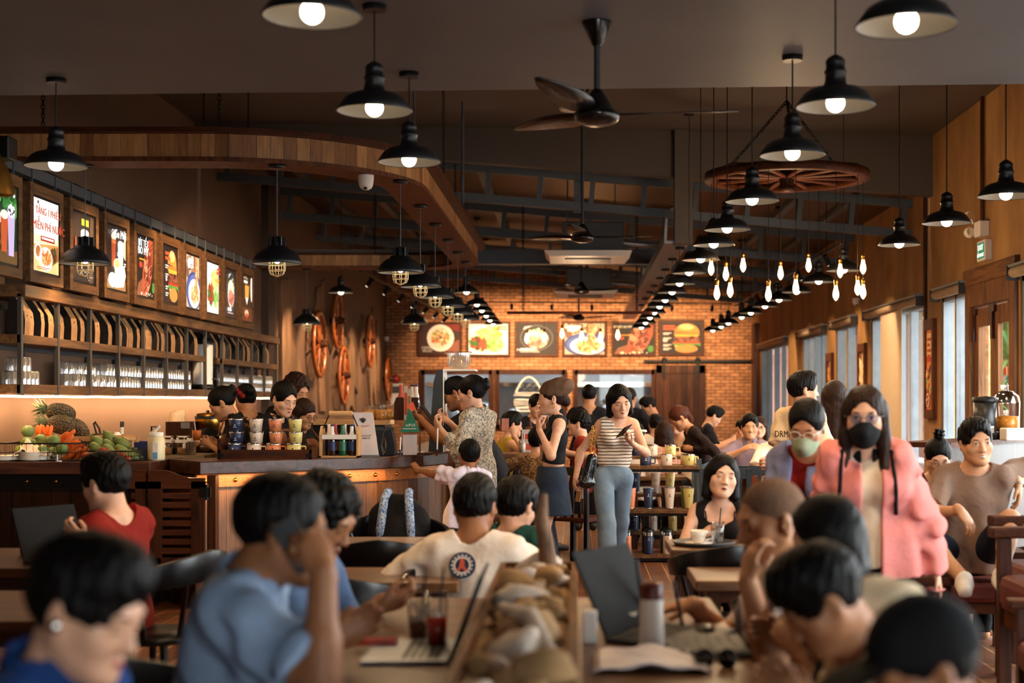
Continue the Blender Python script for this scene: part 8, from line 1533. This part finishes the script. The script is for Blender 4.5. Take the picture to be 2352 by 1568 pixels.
def slat_chair(x,y,rz,label,grp='dark slat back chairs',s=1.0):
 if 's' not in _ch:
  t=thing('slat_back_chair',label,'chair',(0,0,0),0,grp);MB().box(-.21,.21,-.21,.21,.43,.47).build('seat',M['dark_wood'],t,local=True,bevel=.008)
  for sx in(-.19,.19):MB().box(sx-.02,sx+.02,.17,.21,0,.95).build('rear_leg',M['chair_black'],t,local=True);MB().box(sx-.02,sx+.02,-.21,-.17,0,.43).build('front_leg',M['chair_black'],t,local=True)
  MB().box(-.21,.21,.17,.2,.87,.95).build('top_rail',M['chair_black'],t,local=True)
  for k in range(4):MB().box(-.13+.08*k,-.1+.08*k,.18,.195,.47,.87).build('back_slat',M['chair_black'],t,local=True)
  t.location=(x,y,0);t.rotation_euler=(0,0,rz);t.scale=(s,)*3;_ch['s']=t;return t
 return dup(_ch['s'],(x,y,0),rz,label,grp,s)
def armchair(x,y,rz,label,mat='leather_red',grp='wooden lounge armchairs',s=None):
 if mat not in _ch:
  t=thing('lounge_armchair',label,'armchair',(0,0,0),0,grp);D_=M['dark_wood']
  for sx in(-.3,.3):
   MB().box(sx-.03,sx+.03,-.32,-.26,0,.62).build('front_leg',M['dark_wood_z'],t,local=True);MB().box(sx-.03,sx+.03,.26,.32,0,.78).build('rear_leg',M['dark_wood_z'],t,local=True);MB().box(sx-.05,sx+.05,-.36,.32,.6,.64).build('armrest',D_,t,local=True,bevel=.008);MB().box(sx-.02,sx+.02,-.3,.3,.28,.33).build('side_rail',D_,t,local=True)
  MB().box(-.3,.3,-.3,.3,.28,.34).build('seat_frame',D_,t,local=True);MB().box(-.27,.27,-.33,.25,.34,.47).build('seat_cushion',M[mat],t,local=True,bevel=.035);MB().box(-.27,.27,.17,.31,.44,.88,mat=Matrix.Rotation(-.1,3,'X')).build('back_cushion',M[mat],t,local=True,bevel=.04);MB().box(-.3,.3,.28,.32,.7,.78).build('back_rail',D_,t,local=True)
  t.location=(x,y,0);t.rotation_euler=(0,0,rz);_ch[mat]=t;return t
 return dup(_ch[mat],(x,y,0),rz,label,grp,s)
TZ=.76
table(-.72,.5,1.9,5.35,TZ,'long communal table with the planter in the foreground')
# planter with rocks and driftwood
t=thing('table_planter','low wooden planter box running along the communal table','planter',(-.14,3.9,TZ));x0,x1,y0,y1=-.285,.0,2.3,5.3
MB().box(x0,x0+.02,y0,y1,TZ,TZ+.14).box(x1-.02,x1,y0,y1,TZ,TZ+.14).box(x0,x1,y0,y0+.02,TZ,TZ+.14).box(x0,x1,y1-.02,y1,TZ,TZ+.14).build('box_sides',M['old_wood'],t);MB().box(x0+.02,x1-.02,y0+.02,y1-.02,TZ,TZ+.11).build('soil',M['rock_tan'],t)
r5=random.Random(21)
def rock(c,r,mat,label,seed):
 mb=MB().ball((0,0,0),r,14,9);rr=random.Random(seed);ph=[(rr.uniform(3,9),rr.uniform(0,6),rr.randrange(3)) for _ in range(5)];nv=[]
 for v in mb.v:
  q=[v[i]/r[i] for i in range(3)];d=1+.14*sum(sin(f*q[a]+p) for f,p,a in ph)/2;nv.append((v[0]*d,v[1]*d,v[2]*d))
 mb.v=nv;o=mb.build('rock',M[mat]);o.location=c;o.rotation_euler=(rr.uniform(-.4,.4),rr.uniform(-.4,.4),rr.uniform(0,3));return tag(o,label,'rock','rocks in the table planter')
for k in range(64):
 big=k%7==0;y=2.45+2.8*k/64+r5.uniform(-.05,.05);x=r5.uniform(x0+.06,x1-.06);s_=r5.uniform(.05,.075) if big else r5.uniform(.025,.045)
 rock((x,y,TZ+.115+s_*.3),(s_,s_*1.3,s_*.75),'rock_grey' if k%3==0 else 'rock_tan',('large ' if big else 'small ')+('pale grey' if k%3==0 else 'tan brown')+' rock in the table planter',k)
for i,(pts,r,lab) in enumerate(([[(-.1,5.15,.85),(-.115,5.2,.98),(-.13,5.15,1.07),(-.12,5.18,1.16)],[.035,.03,.025,.012],'upright grey driftwood branch at the far end of the planter'],[[(-.06,3.4,.9),(-.12,3.6,.95),(-.2,3.9,.93)],[.012,.028,.015],'pale driftwood limb at the near end of the planter'])):tag(MB().tube(pts,r,10).build('driftwood_branch',M['driftwood'] if i!=1 else M['rock_grey']),lab,'driftwood')
def laptop(c,u,v,wd,dp,open_,label,lid='lid_black',base='steel_dark'):
 """c hinge centre on the table, u along the hinge, v from hinge towards the user"""
 u,v,c=Vector(u).normalized(),Vector(v).normalized(),Vector(c);w=Vector((0,0,1));t=thing('laptop',label,'laptop',c);MB().prism([(-wd/2,0),(wd/2,0),(wd/2,dp),(-wd/2,dp)],c,u,v,w,.016).build('base',M[base],t,bevel=.004)
 kb=MB()
 for i in range(5):
  for j in range(11):a,b=-wd*.43+wd*.079*j,dp*.12+dp*.09*i;kb.prism([(a,b),(a+wd*.06,b),(a+wd*.06,b+dp*.065),(a,b+dp*.065)],c+w*.016,u,v,w,.002)
 kb.build('keyboard',M['black_plastic'] if base!='black_plastic' else M['steel_dark'],t);d=(w*cos(open_)-v*sin(open_)).normalized();n=u.cross(d);MB().prism([(-wd/2,0),(wd/2,0),(wd/2,dp),(-wd/2,dp)],c+w*.016,u,d,n,.008).build('lid',M[lid],t,bevel=.003)
 s=1 if n.dot(v)>0 else-1;MB().prism([(-wd*.46,dp*.06),(wd*.46,dp*.06),(wd*.46,dp*.95),(-wd*.46,dp*.95)],c+w*.016+n*(.0082 if s>0 else-.0008),u,d,n,.0006).build('screen',M['lid_black'],t);MB().lathe([(.001,0),(.02,0)],n=16).build('lid_badge',M['chrome'],t,local=True).matrix_basis=Matrix.Translation(c+w*.016+d*dp*.5+n*(-.001 if s>0 else .009)-org(t))@Matrix((u,d,n)).transposed().to_4x4()
laptop((.175,4.5,TZ),(.5,.87,0),(.87,-.5,0),.37,.28,.45,'open black laptop on the right of the planter, its lid leaning over the rocks');laptop((-.36,4.15,TZ),(0,1,0),(-1,0,0),.36,.25,.35,'silver based laptop with black lid between the planter and the polo shirt man',base='aluminium')
c=P(95,1235,6.9);laptop((-2.5,6.8,.74),(.5,.85,0),(.85,-.5,0),.36,.25,.35,'dark laptop in front of the man in dark red tee')
def glass_drink(px,D,z,label,liquid=None,fill=.6,h=.13,straw='black_plastic',r=.036):
 x=X_(px,D);t=thing('drink_glass',label,'glass',(x,D,z));MB().lathe([(.001,.002),(r*.8,.002),(r,h),(r*.97,h),(r*.76,.01)],(x,D,z),20).build('glass',M['clear_glass'],t)
 if liquid:MB().lathe([(.001,.008),(r*.76,.008),(r*.78+r*.17*fill,h*fill),(.001,h*fill)],(x,D,z),18).build('drink',M[liquid],t)
 ic=MB()
 for k in range(6):a=k*1.9;ic.box(x+r*.35*cos(a)-.012,x+r*.35*cos(a)+.012,D+r*.35*sin(a)-.012,D+r*.35*sin(a)+.012,z+.02+.016*k,z+.042+.016*k,rz=a)
 ic.build('ice',M['ribbed_glass'],t);MB().tube([(x,D,z+.01),(x+.02,D+.01,z+h+.07)],.0035).build('straw',M[straw],t)
plain('drink_red','b8351c',.2);plain('drink_brown','5f3018',.2)
glass_drink(1003,4.25,TZ,'tall glass of red drink with black straws beside the planter','drink_red',.55,.17);glass_drink(962,4.4,TZ,'glass of brown iced coffee beside the red drink','drink_brown',.45);glass_drink(60,7.0,.74,'iced coffee glass on the table of the man in dark red tee','drink_brown',.5)
c=P(868,1476,4.25);tag(MB().box(c.x-.06,c.x+.06,4.2,4.24,TZ+.018,TZ+.034,rz=.15).build('lighter',M['drink_red']),'small red lighter lying on the silver based laptop','lighter')
# right half of the communal table
x=X_(1497,4.24);t=thing('steel_bottle','white drinking bottle with brown cap on the communal table','bottle',(x,4.24,TZ));MB().lathe([(.001,0),(.036,0),(.037,.01),(.034,.15)],(x,4.24,TZ),24).build('body',M['white_plastic'],t);MB().lathe([(.035,.15),(.036,.195),(.03,.2),(.001,.2)],(x,4.24,TZ),24).build('cap',plain('cap_brown','5a1f14',.4),t)
x=X_(1432,4.55);t=thing('coffee_cup','white coffee cup on a saucer beside the black laptop','cup',(x,4.55,TZ));MB().lathe([(.001,.012),(.026,.012),(.044,.065),(.042,.067),(.024,.018),(.001,.018)],(x,4.55,TZ),22).build('cup',M['ceramic'],t);MB().tube([(x-.04,4.55,TZ+.055),(x-.066,4.55,TZ+.05),(x-.066,4.55,TZ+.03),(x-.033,4.55,TZ+.025)],.005).build('handle',M['ceramic'],t);MB().lathe([(.001,0),(.045,0),(.07,.01),(.071,.013),(.045,.005),(.001,.005)],(x,4.55,TZ),24).build('saucer',M['ceramic'],t)
t=thing('magazine','crumpled open newspaper on the communal table before the white bottle','newspaper',(.2,3.98,TZ));mb=MB();n=12
mb._add([(.04+.32*i/n,3.84+.3*j/n,TZ+.006+.02*abs(sin(pi*i/n))+.006*sin(i*1.3+j)) for j in range(n+1) for i in range(n+1)],[(j*(n+1)+i,j*(n+1)+i+1,(j+1)*(n+1)+i+1,(j+1)*(n+1)+i) for j in range(n) for i in range(n)],True);mb.build('sheet',M['paper_white'],t,solid=.004)
x=X_(1620,4.5);tag(MB().ball((x,4.5,TZ+.016),(.033,.055,.018),16,8).build('computer_mouse',M['black_plastic']),'black computer mouse beside the keyboard','mouse')
t=thing('keyboard','flat grey keyboard in front of the boy in cream hoodie','keyboard',(.38,4.3,TZ));MB().box(.27,.5,4.08,4.42,TZ,TZ+.015).build('base',M['steel_dark'],t);kb=MB();[kb.box(.29+.034*i,.315+.034*i,4.1+.03*j,4.124+.03*j,TZ+.015,TZ+.019) for i in range(6) for j in range(10)];kb.build('keys',M['tray_grey'],t)
x=X_(1645,3.95);t=thing('sunglasses','folded dark sunglasses beside the newspaper','sunglasses',(x,3.95,TZ));mb=MB();[mb.lathe([(.001,-.003),(.026,0),(.028,.004)],(x+sg*.032,3.95,TZ+.024),14,'y',sy=1) for sg in(1,-1)];mb.build('lenses',M['bag_leather'],t);MB().tube([(x-.06,3.955,TZ+.03),(x-.058,4.04,TZ+.012),(x+.03,4.05,TZ+.012)],.003).tube([(x+.06,3.955,TZ+.03),(x+.058,4.05,TZ+.014),(x-.03,4.06,TZ+.014)],.003).build('arms',M['black_plastic'],t)
x=X_(1355,4.35);tag(MB().box(x-.022,x+.022,4.33,4.37,TZ,TZ+.1).build('charger',M['white_plastic'],bevel=.006),'white charging plug block at the planter edge','charger')
for k,(px,py) in enumerate(((1462,1285),(1548,1335))):q=P(px,py,4.6);tag(MB().tube([(q.x+.03,4.6,TZ),q],.006).build('black_stick',M['black_plastic']),['thin dark stick upright behind the white bottle','thin dark stick upright beside the computer mouse'][k],'stick')
# smaller tables and chairs
table(-3.3,-2.22,6.45,7.35,.74,'dark table of the man in dark red tee','dark_wood');table(-2.6,-1.75,4.9,5.7,.74,'dark table behind the royal blue shirt man','dark_wood');table(-1.35,-.5,5.95,6.5,.74,'small table in front of the broad man in white tee');table(-1.4,-.55,7.35,7.95,.74,'small table with chairs before the bar counter')
table(.48,.98,7.25,7.8,.74,'small table carrying the round tray and coffee');table(.5,1.15,6.0,6.5,.74,'small wooden table nearer than the tray table')
curved_chair(-.95,7.1,pi,'black curved back chair between the two small tables');curved_chair(-1.02,5.75,pi,'black curved back chair behind the curly haired man');curved_chair(-1.05,8.35,.3,'black curved back chair with a patterned backpack by the bar');curved_chair(.75,6.85,pi,'black curved back chair before the tray table');curved_chair(.92,5.65,pi+.3,'black curved back chair at the nearer small wooden table');0
curved_chair(-.45,6.05,-pi*.0,'black curved back chair under the broad man in white tee');curved_chair(-1.02,3.72,radians(94),'black curved back chair of the man in light blue polo');curved_chair(-1.9,6.45,radians(-110),'black curved back chair of the man in dark red tee');curved_chair(-2.2,4.6,2.0,'black curved back chair at the dark left table');curved_chair(-1.6,3.3,1.7,'black curved back chair beside the royal blue shirt man')
t=thing('backpack','black backpack with blue patterned straps hung on a chair by the bar','backpack',(-1.05,8.5,.5));bf=Field((-1.4,8.35,.4),(-.7,8.8,1.0),.009);bf.ell((-1.08,8.58,.7),np.eye(3),(.2,.1,.24),.02);bf.ell((-1.08,8.48,.66),np.eye(3),(.14,.07,.14),.03);bf.wrinkle(.006,24,2);fmesh('bag_body',bf,M['black_matte'],t);cloth('strap_pattern','3f5f8a',kind='blot',col2='a8b4c4',sc=2)
for dx in(-.09,.09):MB().tube([(-1.08+dx,8.5,.5),(-1.08+dx,8.44,.74),(-1.08+dx*.8,8.5,.92),(-1.08+dx*.7,8.6,.95)],.026,8).build('strap',M['strap_pattern'],t)
x,y=X_(1617,7.5),7.5;t=thing('round_tray','round grey tray carrying a coffee cup and water glass','tray',(x,y,.74));MB().lathe([(.001,0),(.15,0),(.17,.02),(.165,.022),(.15,.006),(.001,.006)],(x,y,.74),30).build('tray',M['tray_grey'],t)
x=X_(1605,7.45);t=thing('coffee_cup','white coffee cup and saucer on the round tray','cup',(x,7.45,.746));MB().lathe([(.001,.012),(.028,.012),(.048,.075),(.045,.076),(.026,.018),(.001,.018)],(x,7.45,.746),22).build('cup',M['ceramic'],t);MB().tube([(x+.044,7.45,.81),(x+.075,7.45,.805),(x+.072,7.45,.78),(x+.035,7.45,.77)],.006).build('handle',M['ceramic'],t);MB().lathe([(.001,0),(.045,0),(.075,.01),(.075,.013),(.001,.006)],(x,7.45,.746),24).build('saucer',M['ceramic'],t)
glass_drink(1648,7.42,.746,'clear glass of ice water with dark straw on the round tray',None,.5,.125)
t=thing('high_table','high wooden table behind the beret woman','table',(-.5,13.6,0));MB().box(-.85,-.2,13.1,13.7,.97,1.01).build('tabletop',M['table_wood'],t,bevel=.005);[MB().bar((x,y,0),(-.52,13.4,.97),.06).build('leg',M['dark_wood_z'],t) for x in(-.8,-.25) for y in(13.15,13.65)]
t=thing('menu_card','upright printed menu card on the high wooden table','menu',(X_(1213,13.3),13.3,1.01));x=X_(1213,13.3);MB().box(x-.06,x+.06,13.3,13.31,1.01,1.23).build('card',M['sign_board'],t);MB().box(x-.045,x+.045,13.297,13.3,1.04,1.1).box(x-.045,x+.045,13.297,13.3,1.14,1.19).build('print',M['red_print'],t)
glass_drink(1200,13.25,1.01,'pale milkshake cup beside the upright menu card','ceramic',.9,.12,'white_plastic')
table(.5,1.1,14.3,14.75,.74,'wooden table the bending waitress leans over');table(1.75,2.4,11.0,11.8,.74,'dark table beside the cream tee man')
slat_chair(-.62,12.8,.3,'dark slat back chair behind the floral shirt woman');slat_chair(.02,13.0,2.6,'dark slat back chair behind the beret woman',s=.95);slat_chair(1.2,11.7,pi,'dark slat back chair right of the bob haired woman, nearer one');slat_chair(1.5,12.2,pi,'dark slat back chair right of the bob haired woman, farther one');slat_chair(.9,14.95,0,'dark slat back chair behind the pink blouse woman');slat_chair(1.55,10.4,pi,'dark slat back chair near the reaching hand of the cream tee man');slat_chair(2.15,9.5,0,'dark slat back chair of the woman with a top bun')
armchair(1.85,13.6,pi,'brown leather armchair with its back towards the viewer, before the smiling man','leather_brown','brown leather armchairs');armchair(1.76,14.75,0,'brown leather armchair of the smiling man in violet grey','leather_brown','brown leather armchairs');armchair(1.64,15.75,0,'brown leather armchair in front of the brick wall end','leather_brown','brown leather armchairs')
armchair(2.25,8.45,-.1,'dark lounge armchair of the laughing tan tee man');armchair(2.42,6.8,-pi/2,'tall dark lounge armchair with red cushions, nearest the viewer at the window side',s=(1,1,1.36));armchair(2.62,7.5,-pi/2,'tall dark lounge armchair with red cushions beside the tan tee man',s=(1,1,1.36));armchair(2.2,5.85,-pi/2-.1,'dark lounge armchair cut by the lower corner of the view')
t=thing('side_table','low dark side table between the lounge armchairs','table',(1.9,7.9,0));MB().box(1.75,2.05,7.7,8.05,.5,.54).build('tabletop',M['dark_wood'],t);[MB().box(x,x+.05,y,y+.05,0,.5).build('leg',M['dark_wood_z'],t) for x in(1.77,1.98) for y in(7.72,7.98)]
# dark partition with drink dispensers
a,b=Vector((2.45,9.7,0)),Vector((3.6,11.3,0));dv=(b-a).normalized();nv=Vector((dv.y,-dv.x,0));t=thing('partition','dark wooden partition with a drinks ledge behind the lounge chairs','partition',(a+b)/2);MB().prism([(0,0),((b-a).length,0),((b-a).length,1.18),(0,1.18)],a,dv,(0,0,1),nv,.06).build('panel',M['dark_planks'],t);MB().prism([(0,-.1),((b-a).length,-.1),((b-a).length,.3),(0,.3)],a+Vector((0,0,1.18)),dv,-nv,(0,0,1),.035).build('ledge',M['dark_wood'],t)
q=P(2312,990,10.6);z=1.215;t=thing('beverage_dispenser','glass drink dispenser of amber tea with domed chrome lid','dispenser',(q.x,q.y,z));plain('tea_amber','d98a2e',.2,emit=(.8,.35,.05),es=.0)
MB().lathe([(.001,.05),(.095,.05),(.098,.27)],(q.x,q.y,z),26).build('jar',M['clear_glass'],t);MB().lathe([(.001,.055),(.09,.055),(.09,.17),(.001,.172)],(q.x,q.y,z),24).build('tea',M['tea_amber'],t);MB().lathe([(.1,.27),(.09,.32),(.05,.355),(.012,.36),(.012,.38),(.001,.382)],(q.x,q.y,z),26).build('lid',M['chrome'],t);MB().lathe([(.001,0),(.1,0),(.1,.05),(.001,.05)],(q.x,q.y,z),24).build('base',M['black_plastic'],t)
q=P(2262,990,10.5);t=thing('coffee_urn','tall black coffee urn beside the amber tea dispenser','urn',(q.x,q.y,z));MB().lathe([(.001,0),(.085,0),(.085,.28),(.001,.28)],(q.x,q.y,z),22).build('body',M['black_plastic'],t);MB().lathe([(.09,.28),(.09,.31),(.001,.32)],(q.x,q.y,z),22).build('lid',M['black_iron'],t);MB().box(q.x-.03,q.x+.03,q.y-.13,q.y-.08,z+.05,z+.1).build('tap',M['chrome'],t)
q=P(2330,1000,10.2);tag(MB().box(q.x-.09,q.x+.12,q.y-.1,q.y+.06,z,z+.09).build('tissue_box',M['white_plastic'],bevel=.01),'white box on the drinks ledge under the tea dispenser','box')
